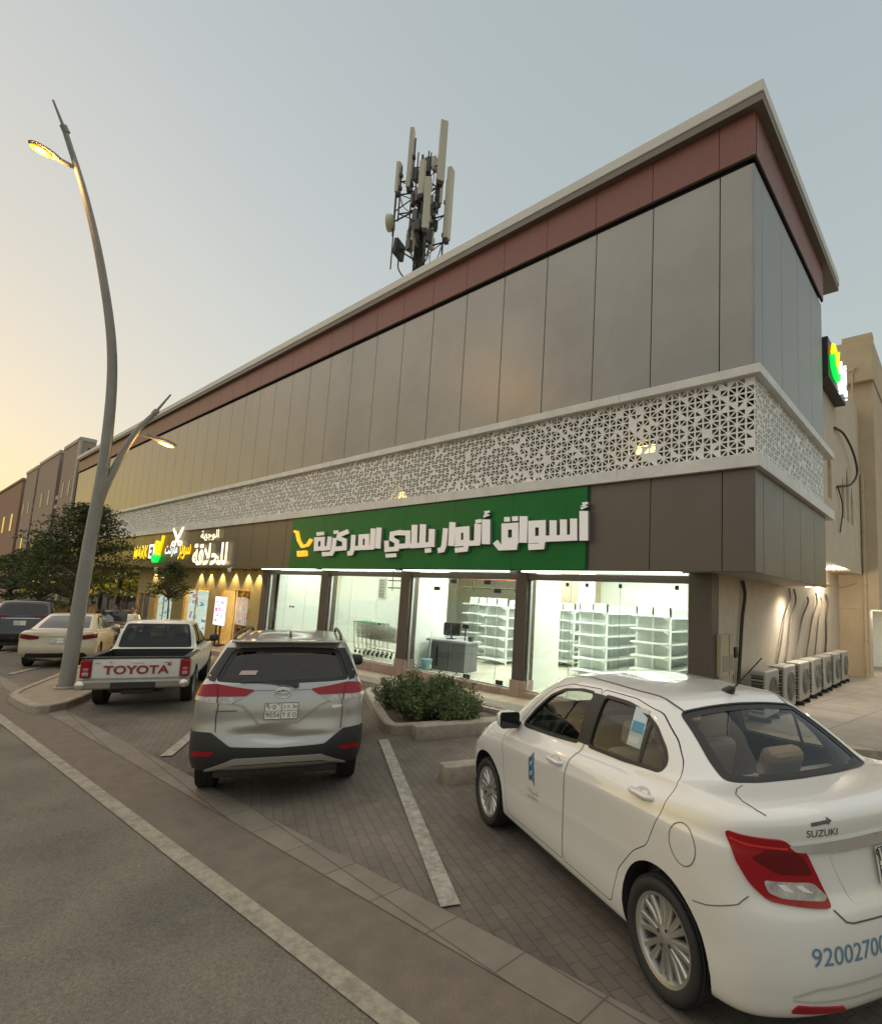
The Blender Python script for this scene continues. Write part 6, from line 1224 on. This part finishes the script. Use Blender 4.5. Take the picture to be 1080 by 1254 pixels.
def car_windows(t, me, bvh, sides, rearpoly, frontpoly, gl, rear_frame, front_frame, depth=.42, halfw=1.6, cut=True, rub=True):
    """cut the openings in me (if cut) and add the panes; sides: list of (x, z) outlines"""
    sideL = Proj(bvh, (0, halfw, 0), (-1, 0, 0), (0, 0, 1)); sideR = Proj(bvh, (0, -halfw, 0), (1, 0, 0), (0, 0, 1)); mir = lambda P, s: [(-x if s > 0 else x, z) for x, z in P]
    def shell_prism(poly, pj, dep): ds = [(pj.M.inverted() @ pj.hit(p)[0]).z for p in poly]; return prism_z(poly, pj, min(ds)-dep, max(ds)+.15)
    sides = [rounded(P, .04) for P in sides]
    todo = [(mir(P, s), pj) for pj, s in ((sideL, 1), (sideR, -1)) for P in sides]
    if cut:
        for P, pj in todo: me = boolean(me, prism_z(P, pj, -halfw+depth, -.2))
        if rearpoly: me = boolean(me, shell_prism(rearpoly, rear_frame, .1))
        if frontpoly: me = boolean(me, shell_prism(frontpoly, front_frame, .1))
    off = -.01 if cut else .004
    for P, pj in todo:
        m = MB(); pj.decal(m, P, off, 0, .07); m.build('window', [gl], t)
        if rub: m = MB(); pj.strip(m, inset(P, -.006), .022, .004, 0, True, .04); m.build('window_rubber', [GASK], t)
    for P, pj, nm in ((rearpoly, rear_frame, 'rear_window'), (frontpoly, front_frame, 'windscreen')):
        if not P: continue
        m = MB(); pj.decal(m, P, off, 0, .07); m.build(nm, [gl], t)
        if rub: m = MB(); pj.strip(m, inset(P, .018), .05, off+.004, 0, True, .04); m.build(nm+'_border', [GASK], t)
    return me
def shell(rings): return loft(rings, 3, 3)
def build_suv():
    t = empty('parked_car', (0, 0, 0), 'dented silver compact SUV parked with its rear bumper of black plastic toward the road', 'car', 'cars parked along the kerb')
    me = loft(suv_rings()); me.materials.append(SILV); bvh = bvh_of(me)
    back = Proj(bvh, (-2.5, 0, 0), (0, -1, 0), (0, 0, 1)); rf = Proj(bvh, (-2.4, 0, 1.7), (0, -1, 0), Vector((.25, 0, 1))); ff = Proj(bvh, (4.4, 0, 2.2), (0, 1, 0), Vector((-.8, 0, .8)))
    on = lambda pj, P: [((pj.M.inverted() @ Vector(p)).x, (pj.M.inverted() @ Vector(p)).y) for p in P]
    # push the dent in before anything is cut
    bm = bmesh.new(); bm.from_mesh(me)
    for v in bm.verts:
        if v.co.x < -.8:
            def g(cy, cz, sy, sz): return math.exp(-((v.co.y-cy)/sy)**2-((v.co.z-cz)/sz)**2)
            v.co.x += .05*g(.16, .74, .2, .07)+.035*g(.0, .67, .1, .05)-.02*g(.3, .80, .12, .045)+.025*g(-.25, .69, .2, .04)-.02*g(.08, .80, .05, .05)
    bm.to_mesh(me); bm.free(); bvh = bvh_of(me); back.b = bvh; rf.b = bvh; ff.b = bvh
    inner = loft([ring(-.62, 2.3, 0, .5, .15, .3, 4), ring(-.62, 2.3, .70, .505, .15, .3, 4), ring(-.70, 2.4, .735, .9, .15, .3, 4), ring(-.70, 2.45, .73, [(-.7, 1.18), (1, 1.13), (2.4, 1.08)], .15, .4, 3), ring(-.58, 2.1, .66, 1.40, .15, .4, 3), ring(-.46, 1.78, .57, [(-.5, 1.58), (1, 1.59), (1.8, 1.55)], .15, .35, 3), ring(-.4, 1.65, .3, 1.63, .15, .3), ring(-.38, 1.6, 0, 1.64, .15, .3)], 3, 3)
    ob = link('inner', inner, MATS['cavity']); me = boolean(me, ob); bpy.data.objects.remove(ob)
    me = boolean(me, arches(2.685, .39, 1.2, .58, .36))
    me = car_windows(t, me, bvh, [[(2.25, 1.2), (1.75, 1.53), (1.15, 1.58), (1.2, 1.17)], [(1.08, 1.585), (.25, 1.575), (.2, 1.2), (1.12, 1.17)], [(.15, 1.57), (-.3, 1.53), (-.5, 1.27), (.1, 1.21)]],
        rounded(on(rf, SUV_GLASS), .05), rounded(on(ff, [(2.42, -.62, 1.2), (2.5, 0, 1.19), (2.42, .62, 1.2), (1.88, .54, 1.57), (1.9, 0, 1.59), (1.88, -.54, 1.57)]), .05), GLD, rf, ff)
    link('body', clean(me), None, t)
    for q in (1, -1):
        m = MB(); rf.decal(m, on(rf, [(-.78, q*.665, 1.25), (-.70, q*.765, 1.27), (-.62, q*.70, 1.40), (-.50, q*.61, 1.57), (-.55, q*.50, 1.575), (-.58, q*.56, 1.51), (-.705, q*.63, 1.345)]), .003, 0, .04)
        m.build('pillar_cover', [GASK], t)
    Y = lambda P: [(-y, z) for y, z in P]
    m = MB(); back.decal(m, rounded(Y(SUV_BUMPER), .02), .01, 0, .04, .02); m.build('bumper_cladding', [CLADB], t, auto=50)
    m = MB(); back.decal(m, rounded(Y(SUV_SKID), .02), .022, 0, .04, .02); m.build('skid_plate', [SILV2], t, auto=50)
    sideL = Proj(bvh, (0, 1.6, 0), (-1, 0, 0), (0, 0, 1)); sideR = Proj(bvh, (0, -1.6, 0), (1, 0, 0), (0, 0, 1))
    for pj, s in ((sideL, 1), (sideR, -1)):
        m = MB(); f = lambda P: [(-x if s > 0 else x, z) for x, z in P]
        ar = [(.0+.44*math.cos(R(a)), .36+.44*math.sin(R(a))) for a in range(-10, 200, 10)]; ai = [(.0+.395*math.cos(R(a)), .36+.395*math.sin(R(a))) for a in range(200, -20, -10)]
        pj.decal(m, f(ar+ai), .008, 0, .05, .015); pj.decal(m, f([(x+2.685, z) for x, z in ar+ai]), .008, 0, .05, .015)
        pj.decal(m, f([(.42, .36), (2.27, .36), (2.27, .46), (.42, .46)]), .008, 0, .08, .015); pj.decal(m, f([(-.44, .36), (-.44, .5), (-.62, .66), (-.86, .68), (-.86, .42)]), .01, 0, .06, .015); m.build('sill_cladding', [CLADB], t)
        m = MB()
        for P in ([(2.12, .45), (2.2, .8), (2.18, 1.14)], [(1.15, .45), (1.16, .9), (1.14, 1.16)], [(.45, .5), (.36, .8), (.18, 1.0), (.14, 1.18)]): pj.strip(m, f(P), .007, .003, 0, False, .03)
        m.build('panel_gaps', [GASK], t)
        # tail lamp from the corner frame: red wedge, clear wedge below
    for s in (1, -1):
        pj = Proj(bvh, (-2.2, s*.8, 0), (0, -1, 0) if s > 0 else (0, -1, 0), (0, 0, 1)); pj = Proj(bvh, (-2.2, s*.9, 0), (-.34, -.94, 0) if s > 0 else (.34, -.94, 0), (0, 0, 1))
        f = lambda P: on(pj, [(x, s*y, z) for x, y, z in P])
        m = MB(); pj.decal(m, rounded(f(SUV_TAIL), .02), .014, 0, .04, .03); tl = m.build('tail_lamp', [RED], t, auto=50)
        m = MB(); pj.decal(m, rounded(f(SUV_TAILC), .015), .013, 0, .04, .02); m.build('clear_lens', [CLEAR], tl)
        m = MB(); pj.strip(m, f([(-.74, .62, 1.215), (-.79, .61, 1.12), (-.80, .60, 1.045)]), .012, .017); m.build('lamp_joint', [RED2], tl)
    m = MB(); back.strip(m, Y([(.60, 1.04), (.61, .9), (.60, .76)]), .008, .003, 0, False, .03); back.strip(m, Y([(-.60, 1.04), (-.61, .9), (-.60, .75)]), .008, .003, 0, False, .03); m.build('panel_gaps', [GASK], t)
    m = MB(); back.strip(m, Y([(.50, 1.04), (.37, 1.01), (.20, .82), (-.165, .835), (-.38, 1.0), (-.50, 1.045)]), .022, .006, 0, False, .03); m.build('tailgate_crease_shade', [mk('silver_shadow', (.33, .315, .3), .35, metal=.55)], t)  # darker silver strip paints the shade along the tailgate fold
    m = MB(); back.strip(m, Y([(.62, 1.20), (.3, 1.175), (0, 1.17), (-.3, 1.175), (-.62, 1.20)]), .025, .012, 0, False, .04); m.build('chrome_lip', [SILV], t)
    plate(t, back, (0, .958), .325, .165, [('٩٠٥٦', -.08, .02, .078), (arab('د')+' '+arab('ع')+' '+arab('ط'), .08, .024, .06), ('9056', -.08, -.06, .072), ('T E D', .08, -.06, .06)], .08, mk('plate_ink_red', (.14, .05, .03), .5))
    m = MB(); l, n = back.hit((0, 1.13)); M = frame_matrix(l+n*.012, (0, -1, 0), (0, 0, 1))
    for a, b, c in ((.075, .052, 0), (.028, .048, 0), (.06, .02, .016)): m.tube([(a*math.cos(R(18)*k), c+b*math.sin(R(18)*k), 0) for k in range(21)], .007, 6, 0, False, M)
    m.build('oval_badge', [CHROME], t)
    back.text('TERIOS', .045, (-.55, .83), mk('suv_badge', (.5, .48, .46), .25, metal=.8), 'model_lettering', t, .006) if False else None
    m = MB(); back.decal(m, [(-.62, .955), (-.42, .962), (-.42, .974), (-.62, .967)], .005, 0, .03); back.decal(m, [(.50, .965), (.60, .965), (.60, .995), (.50, .995)], .004, 1, .03); m.build('small_badges', [mk('suv_badge_dark', (.14, .135, .13), .3, metal=.6), CHROME], t)
    m = MB(); rf.strip(m, on(rf, [(-.83, .03, 1.22), (-.82, .10, 1.235), (-.80, .25, 1.25), (-.79, .42, 1.245)]), .03, .022); l, n = rf.hit(on(rf, [(-.83, -.12, 1.2)])[0]); m.tube([l+n*.02, l+n*.05], .03, 10); rf.strip(m, on(rf, [(-.83, -.13, 1.19), (-.83, .03, 1.235)]), .035, .04); m.build('rear_wiper', [BLACK], t)
    m = MB(); m.rbox(-.66, -.42, -.56, .56, 1.635, 1.66, .012, 0); m.build('roof_spoiler', [SILV], t)
    top = Proj(bvh, (0, 0, 3), (1, 0, 0), (0, 1, 0))
    for s in (-1, 1):
        pts = [top.hit((x, s*.565))[0]+Vector((0, 0, h)) for x, h in ((-.35, .0), (-.25, .04), (0, .05), (.6, .05), (1.2, .05), (1.5, .04), (1.62, .0))]; m = MB(); m.tube(spline([tuple(p) for p in pts], 4), .018, 8); m.build('roof_rail', [BLACK], t)
    m = MB(); l = top.hit((-.2, 0))[0]; m.tube([l+Vector((.08, 0, 0)), l+Vector((0, 0, .04)), l+Vector((-.06, 0, .075))], [.02, .018, .006], 8); m.build('shark_fin', [SILV], t)
    for s in (1, -1):
        m = MB(); l = Vector((2.02, s*.93, 1.17)); bm = bmesh.new(); bmesh.ops.create_uvsphere(bm, u_segments=18, v_segments=12, radius=1)
        for v in bm.verts: f = lambda q, e: math.copysign(abs(q)**e, q); v.co = (f(v.co.x, .8)*.075, f(v.co.y, .7)*.115, f(v.co.z, .7)*.085)
        m.bm(bm, 0, Matrix.Translation(l), True); m.tube([l+Vector((0, -s*.16, -.07)), l+Vector((0, -s*.05, -.05))], .03, 8); m.build('mirror', [BLACK], t)
    for y in (.36, -.36): seat(t, 1.3, y, TRIM, .16)
    m = MB(); m.rbox(.05, .55, -.6, .6, .6, .78, .05, 0); Mb = Matrix.Translation((.04, 0, .7)) @ Matrix.Rotation(R(-18), 4, 'Y'); m.rbox(-.07, .07, -.6, .6, 0, .5, .05, 0, Mb)
    for y in (-.36, .36): m.rbox(-.05, .05, -.14, .14, .52, .72, .04, 0, Mb, 3)
    m.rbox(1.8, 2.3, -.66, .66, .7, 1.1, .06, 0); m.build('rear_seat', [TRIM], t)
    rf.decal(MB(), on(rf, SUV_STICK), .0, 0, .05) if False else None
    m = MB(); rf.decal(m, on(rf, [(-.75, .45, 1.315), (-.75, .29, 1.312), (-.72, .27, 1.352), (-.72, .43, 1.354)]), -.004, 0, .05); m.build('window_sticker', [mk('pink_sticker', (.5, .36, .33), .6)], t)
    for s in (1, -1): m = MB(); back.decal(m, rounded(Y([(s*.80, .525), (s*.62, .54), (s*.58, .582), (s*.78, .578)]), .008), .014, 0, .04, .015); m.build('bumper_reflector', [RED], t)
    m = MB(); m.rbox(-.75, 3.2, -.6, .6, .28, .42, .03); m.tube([(-.75, -.3, .3), (2.6, -.3, .3)], .04, 8); m.rbox(-.08, .08, -.68, .68, .26, .42, .04); m.build('underbody', [TRIM], t)
    for x in (0, 2.685):
        for s in (1, -1): wheel(t, x, s*.735, .335, .215, .215, s, 6)
    m = MB(); ff.decal(m, on(ff, [(3.1, .7, .98), (3.3, .6, .95), (3.32, .58, .86), (3.1, .76, .88)]), .006, 0, .05, .02); ff.decal(m, on(ff, [(3.1, -.7, .98), (3.3, -.6, .95), (3.32, -.58, .86), (3.1, -.76, .88)]), .006, 0, .05, .02); m.build('headlight', [CLEAR], t)
    return t
SUV_GLASS = [(-.78, .66, 1.255), (-.795, .47, 1.235), (-.80, 0, 1.218), (-.795, -.47, 1.235), (-.78, -.66, 1.255), (-.705, -.635, 1.345), (-.58, -.565, 1.51), (-.55, -.50, 1.57), (-.55, 0, 1.582), (-.55, .50, 1.57), (-.58, .565, 1.51), (-.705, .635, 1.345)]
SUV_TAIL = [(-.58, .815, 1.20), (-.74, .64, 1.225), (-.83, .27, 1.165), (-.838, .355, 1.105), (-.80, .60, 1.105), (-.73, .73, 1.10), (-.60, .825, 1.105)]
SUV_TAILC = [(-.60, .825, 1.098), (-.74, .72, 1.097), (-.835, .375, 1.098), (-.85, .48, 1.035), (-.80, .68, 1.045), (-.63, .83, 1.065)]
SUV_BUMPER = [(.86, .39), (.66, .385), (.42, .435), (0, .445), (-.42, .435), (-.66, .385), (-.86, .39), (-.86, .755), (-.63, .75), (-.44, .61), (0, .60), (.45, .625), (.64, .76), (.86, .76)]
SUV_SKID = [(.69, .375), (.40, .455), (0, .462), (-.42, .455), (-.69, .375), (-.66, .40), (-.42, .512), (0, .518), (.40, .515), (.66, .40)]
SUV_STICK = []
suv = build_suv(); place_car(suv, -6.59, 3.475, 150.5, 1.05)
# ---- white pickup with open bed
WHITE2 = mk('work_white_paint', (.74, .71, .66), .3, coat=.7)
def pickup_rings():
    return [ring(-1.1, 3.6, 0, .42, .2, .3), ring(-1.12, 3.7, .66, [(-1, .5), (0, .42), (3.5, .38)], .2, .4), ring(-1.17, 3.85, .80, [(-1, .55), (.3, .44), (3.5, .42)], .12, .5, 3),
     ring(-1.19, 3.93, .86, [(-1, .62), (.3, .56), (3.5, .56)], .1, .55, 3), ring(-1.195, 3.98, .875, [(-1, .74), (3.5, .72)], .1, .58, 3), ring(-1.195, 3.98, .872, [(-1, .88), (3.5, .86)], .1, .6, 3),
     ring(-1.19, 3.92, .862, [(-1, .99), (1, .99), (3.5, .96)], .1, .62, 3), ring(-1.185, 3.86, .845, [(-1, 1.015), (1, 1.02), (3.5, .99)], .1, .65, 3), ring(-1.15, 3.7, .80, [(-1, 1.03), (1, 1.05), (3.5, 1.02)], .1, .65, 3),
     ring(.43, 2.75, .79, [(.4, 1.07), (2.7, 1.10)], .1, .4, 3.2), ring(.45, 2.7, .775, [(.4, 1.10), (2.7, 1.12)], .1, .4, 3.2), ring(.50, 2.3, .71, [(.4, 1.38), (2.4, 1.36)], .1, .4, 3.2),
     ring(.58, 1.95, .62, [(.5, 1.60), (2, 1.59)], .12, .38, 3.2), ring(.61, 1.90, .58, [(.5, 1.635), (2, 1.62)], .12, .38, 3.2), ring(.68, 1.8, .35, [(.5, 1.67), (2, 1.65)], .12, .3, 3), ring(.7, 1.78, 0, [(.5, 1.68), (2, 1.66)], .12, .3)]
def build_pickup():
    t = empty('parked_car', (0, 0, 0), 'white pickup truck with red lettering across its tailgate, parked by the lamp post', 'car', 'cars parked along the kerb')
    me = loft(pickup_rings(), 4, 4); me.materials.append(WHITE2); bvh = bvh_of(me)
    back = Proj(bvh, (-2.8, 0, 0), (0, -1, 0), (0, 0, 1)); ff = Proj(bvh, (4.6, 0, 2.4), (0, 1, 0), Vector((-.7, 0, .8))); cabin_back = Proj(bvh_of(me), (-.2, 0, 0), (0, -1, 0), (0, 0, 1))
    on = lambda pj, P: [((pj.M.inverted() @ Vector(p)).x, (pj.M.inverted() @ Vector(p)).y) for p in P]
    m = MB(); m.box(-1.13, .40, -.76, .76, .62, 1.3); me = boolean(me, m)
    inner = loft([ring(.52, 2.4, 0, .5, .08, .3, 4), ring(.52, 2.4, .72, .505, .08, .3, 4), ring(.53, 2.5, .73, 1.0, .08, .3, 4), ring(.56, 2.3, .67, 1.36, .08, .3, 4), ring(.64, 1.85, .56, 1.58, .1, .3, 3), ring(.72, 1.72, 0, 1.62, .1, .3)], 3, 3)
    ob = link('inner', inner, MATS['cavity']); me = boolean(me, ob); bpy.data.objects.remove(ob)
    me = boolean(me, arches(3.085, .41, 1.2, .6, .37))
    rb = rounded([(-.69, 1.09), (.69, 1.09), (.65, 1.36), (.585, 1.60), (-.585, 1.60), (-.65, 1.36)], .05)
    me = car_windows(t, me, bvh, [[(2.35, 1.14), (1.95, 1.5), (1.85, 1.55), (1.35, 1.56), (1.38, 1.12)], [(1.27, 1.56), (.75, 1.55), (.66, 1.4), (.62, 1.12), (1.3, 1.12)]], rb, rounded(on(ff, [(2.55, -.62, 1.16), (2.62, 0, 1.15), (2.55, .62, 1.16), (2.0, .52, 1.56), (2.02, 0, 1.58), (2.0, -.52, 1.56)]), .05), GLD, cabin_back, ff)
    link('body', clean(me), None, t)
    # bed liner, tailgate, lettering
    m = MB(); m.box(-1.12, .39, -.75, .75, .625, .64); m.box(-1.125, -1.115, -.75, .75, .63, 1.0); m.box(.385, .395, -.75, .75, .63, 1.0)
    for s in (-1, 1): m.box(-1.12, .39, s*.755-.005, s*.755+.005, .63, 1.0)
    m.build('bed_liner', [BLACK], t)
    m = MB(); m.rbox(-1.2, .42, -.88, -.74, 1.015, 1.045, .012); m.rbox(-1.2, .42, .74, .88, 1.015, 1.045, .012); m.rbox(-1.215, -1.12, -.88, .88, 1.018, 1.05, .012); m.build('bed_rail_cap', [BLACK], t)
    m = MB(); back.decal(m, rounded([(-.70, .66), (.70, .66), (.70, 1.0), (-.70, 1.0)], .02), .018, 0, .06, .025); m.rbox(-1.222, -1.2, -.1, .1, .93, .97, .008); tg = m.build('tailgate', [WHITE2], t, auto=40)
    me2 = text_mesh('TOYOTA', .215, .006, 'CENTER', .003, 1.18); me2.transform(frame_matrix((-1.222, 0, .735), (0, -1, 0), (0, 0, 1))); link('lettering', me2, mk('letter_red', (.3, .03, .04), .45), tg)
    m = MB(); m.rbox(-1.226, -1.216, -.58, -.44, .94, .952, .003, 1); m.rbox(-1.226, -1.216, -.56, -.50, .885, .925, .003, 0); m.rbox(-1.226, -1.216, .58, .66, .935, .948, .003, 1); m.rbox(-1.226, -1.216, .40, .43, .945, .96, .003, 1); m.build('small_badges', [mk('badge_red', (.35, .04, .03), .4), mk('badge_grey', (.2, .19, .18), .4)], tg)
    for s in (1, -1):
        m = MB(); m.rbox(-1.225, -1.0, s*.80-.085, s*.80+.085, .66, 1.0, .03, 0); tl = m.build('tail_lamp', [RED], t)
        m = MB(); m.rbox(-1.23, -1.2, s*.80-.055, s*.80+.045, .70, .77, .012, 0); m.rbox(-1.23, -1.2, s*.80-.05, s*.80+.04, .79, .85, .012, 1); m.build('clear_lens', [CLEAR, mk('lamp_pink', (.45, .2, .18), .2, coat=.6)], tl)
    GRB = mk('bumper_metal', (.34, .31, .27), .35, metal=.7, var=.1)
    m = MB(); m.rbox(-1.38, -1.17, -.90, .90, .47, .64, .035, 0); m.rbox(-1.385, -1.36, -.36, .36, .48, .60, .01, 1); m.build('rear_bumper', [GRB, TRIM], t)
    for s in (-1, 1): m = MB(); m.lathe([(0, -.01), (.07, -.01), (.075, 0), (.06, .01), (0, .012)], 16, 'X', 0, Matrix.Translation((-1.385, s*.82, .555))); m.build('bumper_reflector', [CHROME], t)
    m = MB(); m.rbox(-1.1, 3.3, -.45, .45, .36, .5, .04); m.rbox(-.09, .09, -.7, .7, .28, .46, .05); m.rbox(-1.3, -1.0, -.3, .2, .36, .46, .03); m.tube([(-.6, -.35, .38), (2, -.35, .4)], .045, 8); m.build('chassis', [TRIM], t)
    m = MB(); sideL = Proj(bvh, (0, 1.6, 0), (-1, 0, 0), (0, 0, 1)); sideR = Proj(bvh, (0, -1.6, 0), (1, 0, 0), (0, 0, 1)); m2 = MB()
    for pj, s in ((sideL, 1), (sideR, -1)):
        f = lambda P: [(-x if s > 0 else x, z) for x, z in P]
        for P in ([(.52, .45), (.5, 1.04)], [(1.33, .45), (1.34, .9), (1.33, 1.1)], [(2.35, .45), (2.42, .8), (2.4, 1.1)], [(.46, .45), (.45, 1.04)], [(.52, .44), (2.3, .44)]): pj.strip(m, f(P), .008, .003, 0, False, .04)
        for hx in (.62, 1.45): l, n = pj.hit(f([(hx, .98)])[0]); m2.rbox(-.09, .09, -.012, .012, -.015, .015, .01, 0, Matrix.Translation(l+n*.02))
        pj.decal(m2, f([(-.5, .84), (-.2, .9), (-.12, .9), (-.45, .82)]), .004, 1, .05)
    m.build('panel_gaps', [GASK], t); m2.build('side_trim', [WHITE2, mk('stripe_grey', (.35, .32, .28), .5)], t)
    for s in (1, -1):
        m = MB(); l = Vector((2.05, s*1.0, 1.2)); bm = bmesh.new(); bmesh.ops.create_uvsphere(bm, u_segments=16, v_segments=10, radius=1)
        for v in bm.verts: f = lambda q, e: math.copysign(abs(q)**e, q); v.co = (f(v.co.x, .8)*.07, f(v.co.y, .7)*.105, f(v.co.z, .7)*.09)
        m.bm(bm, 0, Matrix.Translation(l), True); m.tube([l+Vector((0, -s*.2, -.07)), l+Vector((0, -s*.05, -.05))], .03, 8); m.build('mirror', [BLACK], t)
    for y in (.38, -.38): seat(t, 1.5, y, TRIM, .16)
    m = MB(); m.rbox(.65, 1.1, -.6, .6, .6, .75, .05, 0); m.rbox(.6, .7, -.6, .6, .7, 1.15, .05, 0); m.build('rear_seat', [TRIM], t)
    for x in (0, 3.085):
        for s in (1, -1):
            wheel(t, x, s*.76, .355, .22, .21, s, 6, mk('steel_wheel', (.3, .29, .28), .45, metal=.5) if 'steel_wheel' not in MATS else MATS['steel_wheel'], True)
    return t
pickup = build_pickup(); place_car(pickup, -13.12, 3.86, 154.5, .98)
# ---- cars farther along: closed bodies, dark glass
def sedan2_rings():
    return [ring(-.8, 3.2, 0, .2, .3, .4), ring(-.86, 3.3, .72, [(-.8, .3), (0, .2), (3, .19)], .33, .5), ring(-.95, 3.38, .83, [(-.9, .42), (-.3, .32), (3, .3)], .36, .58), ring(-.97, 3.42, .855, [(-.9, .55), (3, .5)], .36, .6), ring(-.95, 3.4, .865, [(-.9, .68), (3, .62)], .36, .6),
     ring(-.93, 3.32, .865, [(-.9, .82), (3, .70)], .34, .64), ring(-.93, 3.2, .845, [(-.9, .94), (1, .88), (3, .78)], .32, .66), ring(-.90, 3.1, .80, [(-.9, 1.0), (1, .93), (3, .83)], .32, .66, 2.6), ring(-.42, 2.6, .76, [(-.5, 1.04), (1, .97), (2.6, .98)], .3, .45, 3), ring(-.38, 2.55, .745, [(-.5, 1.055), (1, .995), (2.6, 1.0)], .3, .45, 3),
     ring(.1, 2.15, .66, [(0, 1.25), (1, 1.22), (2.2, 1.22)], .28, .42, 3), ring(.55, 1.75, .575, [(.5, 1.40), (1.2, 1.415), (1.8, 1.395)], .24, .4, 3.2), ring(.6, 1.7, .54, [(.5, 1.425), (1.2, 1.445), (1.8, 1.415)], .24, .4, 3.2), ring(.7, 1.6, .3, [(.5, 1.44), (1.2, 1.465), (1.8, 1.435)], .2, .35), ring(.72, 1.58, 0, [(.5, 1.445), (1.2, 1.47), (1.8, 1.44)], .2, .35)]
def build_far(kind, paint, label, wb):
    t = empty('parked_car', (0, 0, 0), label, 'car', 'cars parked along the kerb')
    suvk = kind == 'suv'; me = loft(suv_rings() if suvk else sedan2_rings(), 3, 3); me.materials.append(paint); bvh = bvh_of(me)
    on = lambda pj, P: [((pj.M.inverted() @ Vector(p)).x, (pj.M.inverted() @ Vector(p)).y) for p in P]
    back = Proj(bvh, (-2.5, 0, 0), (0, -1, 0), (0, 0, 1)); rf = Proj(bvh, (-2.4, 0, 1.9), (0, -1, 0), Vector((.25 if suvk else .8, 0, 1))); ff = Proj(bvh, (4.5, 0, 2.2), (0, 1, 0), Vector((-.8, 0, .8)))
    me = boolean(me, arches(wb, .39 if suvk else .36, 1.2, .58, .36 if suvk else .32))
    if suvk: sides = [[(2.25, 1.2), (1.75, 1.53), (1.15, 1.58), (1.2, 1.17)], [(1.08, 1.585), (.25, 1.575), (.2, 1.2), (1.12, 1.17)], [(.15, 1.57), (-.3, 1.53), (-.5, 1.27), (.1, 1.21)]]; rp = on(rf, SUV_GLASS); fp = on(ff, [(2.42, -.62, 1.2), (2.5, 0, 1.19), (2.42, .62, 1.2), (1.88, .54, 1.57), (1.9, 0, 1.59), (1.88, -.54, 1.57)])
    else: sides = [[(2.25, .99), (1.75, 1.32), (1.5, 1.38), (1.12, 1.39), (1.15, .985)], [(1.05, 1.39), (.7, 1.37), (.4, 1.28), (.08, 1.07), (.2, 1.01), (1.08, .985)]]; rp = on(rf, [(-.30, .58, 1.08), (-.36, 0, 1.075), (-.30, -.58, 1.08), (.50, -.48, 1.385), (.53, 0, 1.4), (.50, .48, 1.385)]); fp = on(ff, [(2.45, -.6, 1.06), (2.5, 0, 1.05), (2.45, .6, 1.06), (1.8, .48, 1.37), (1.82, 0, 1.385), (1.8, -.48, 1.37)])
    car_windows(t, me, bvh, sides, rounded(rp, .05), rounded(fp, .05), GLX, rf, ff, cut=False, rub=False); link('body', clean(me), None, t)
    for s in (1, -1):
        pj = Proj(bvh, (-2.2, s*.9, 0), (-.45, -.89, 0) if s > 0 else (.45, -.89, 0), (0, 0, 1)); f = lambda P: on(pj, [(x, s*y, z) for x, y, z in P])
        m = MB(); pj.decal(m, rounded(f(SUV_TAIL if suvk else [(-.60, .83, .95), (-.93, .55, .90), (-.95, .40, .87), (-.95, .42, .80), (-.93, .62, .78), (-.68, .85, .83)]), .02), .012, 0, .05, .02); m.build('tail_lamp', [RED2], t)
    plate(t, back, (0, .95 if suvk else .76), .33, .16, [('٤١٢٧', -.08, .02, .07), ('4127', -.08, -.06, .07)], .07)
    m = MB(); back.decal(m, [(-.7, .30), (.7, .30), (.62, .42), (-.62, .42)], .01, 0, .06, .01); m.build('rear_valance', [CLADB], t)
    m = MB(); back.strip(m, [(-.6, .90), (0, .915), (.6, .90)] if not suvk else [(-.5, 1.1), (.5, 1.1)], .02, .008); m.build('boot_trim', [CHROME], t)
    m = MB(); sideR = Proj(bvh, (0, -1.6, 0), (1, 0, 0), (0, 0, 1))
    for P in ([(1.1, .3), (1.1, .95)], [(.35, .55), (.1, .8), (.05, 1.0)], [(2.15, .3), (2.18, .9)]): sideR.strip(m, P, .008, .003, 0, False, .04)
    for hx in (1.3, .4): l, n = sideR.hit((hx, .86)); m.rbox(-.09, .09, -.012, .012, -.014, .014, .01, 1, Matrix.Translation(l+n*.018))
    m.build('door_detail', [GASK, paint], t)
    for s in (1, -1):
        m = MB(); l = Vector((2.05, s*.92, 1.17 if suvk else 1.0)); bm = bmesh.new(); bmesh.ops.create_uvsphere(bm, u_segments=14, v_segments=8, radius=1)
        for v in bm.verts: v.co = (v.co.x*.07, v.co.y*.1, v.co.z*.075)
        m.bm(bm, 0, Matrix.Translation(l), True); m.tube([l+Vector((0, -s*.16, -.05)), l], .025, 6); m.build('mirror', [paint], t)
    m = MB(); m.rbox(-.7, 3.1, -.6, .6, .2, .34, .03); m.build('underbody', [TRIM], t)
    for x in (0, wb):
        for s in (1, -1): wheel(t, x, s*.74, .335 if suvk else .31, .2, .215, s, 5)
    return t
BEIGEP = mk('beige_paint', (.52, .45, .34), .32, coat=.8); BLKP = mk('black_paint', (.012, .012, .014), .2, coat=1.); WHP = mk('white_far_paint', (.62, .6, .56), .3, coat=.8)
c = build_far('sedan', BEIGEP, 'beige sedan parked behind the lamp post, lit yellow by the shop lights', 2.6); place_car(c, -20.9, 3.85, 159, 1.04)
c = build_far('suv', BLKP, 'black SUV parked at the left edge beyond the beige sedan', 2.685); place_car(c, -26.6, 3.8, 157, 1.08)
c = build_far('sedan', WHP, 'white car at the far left edge, mostly hidden behind the black SUV', 2.6); place_car(c, -32.5, 3.6, 157, 1.06)
c = build_far('sedan', BLKP, 'dark car standing by the kerb between the black SUV and the beige sedan', 2.6); place_car(c, -25.6, 6.4, 175, 1.04)
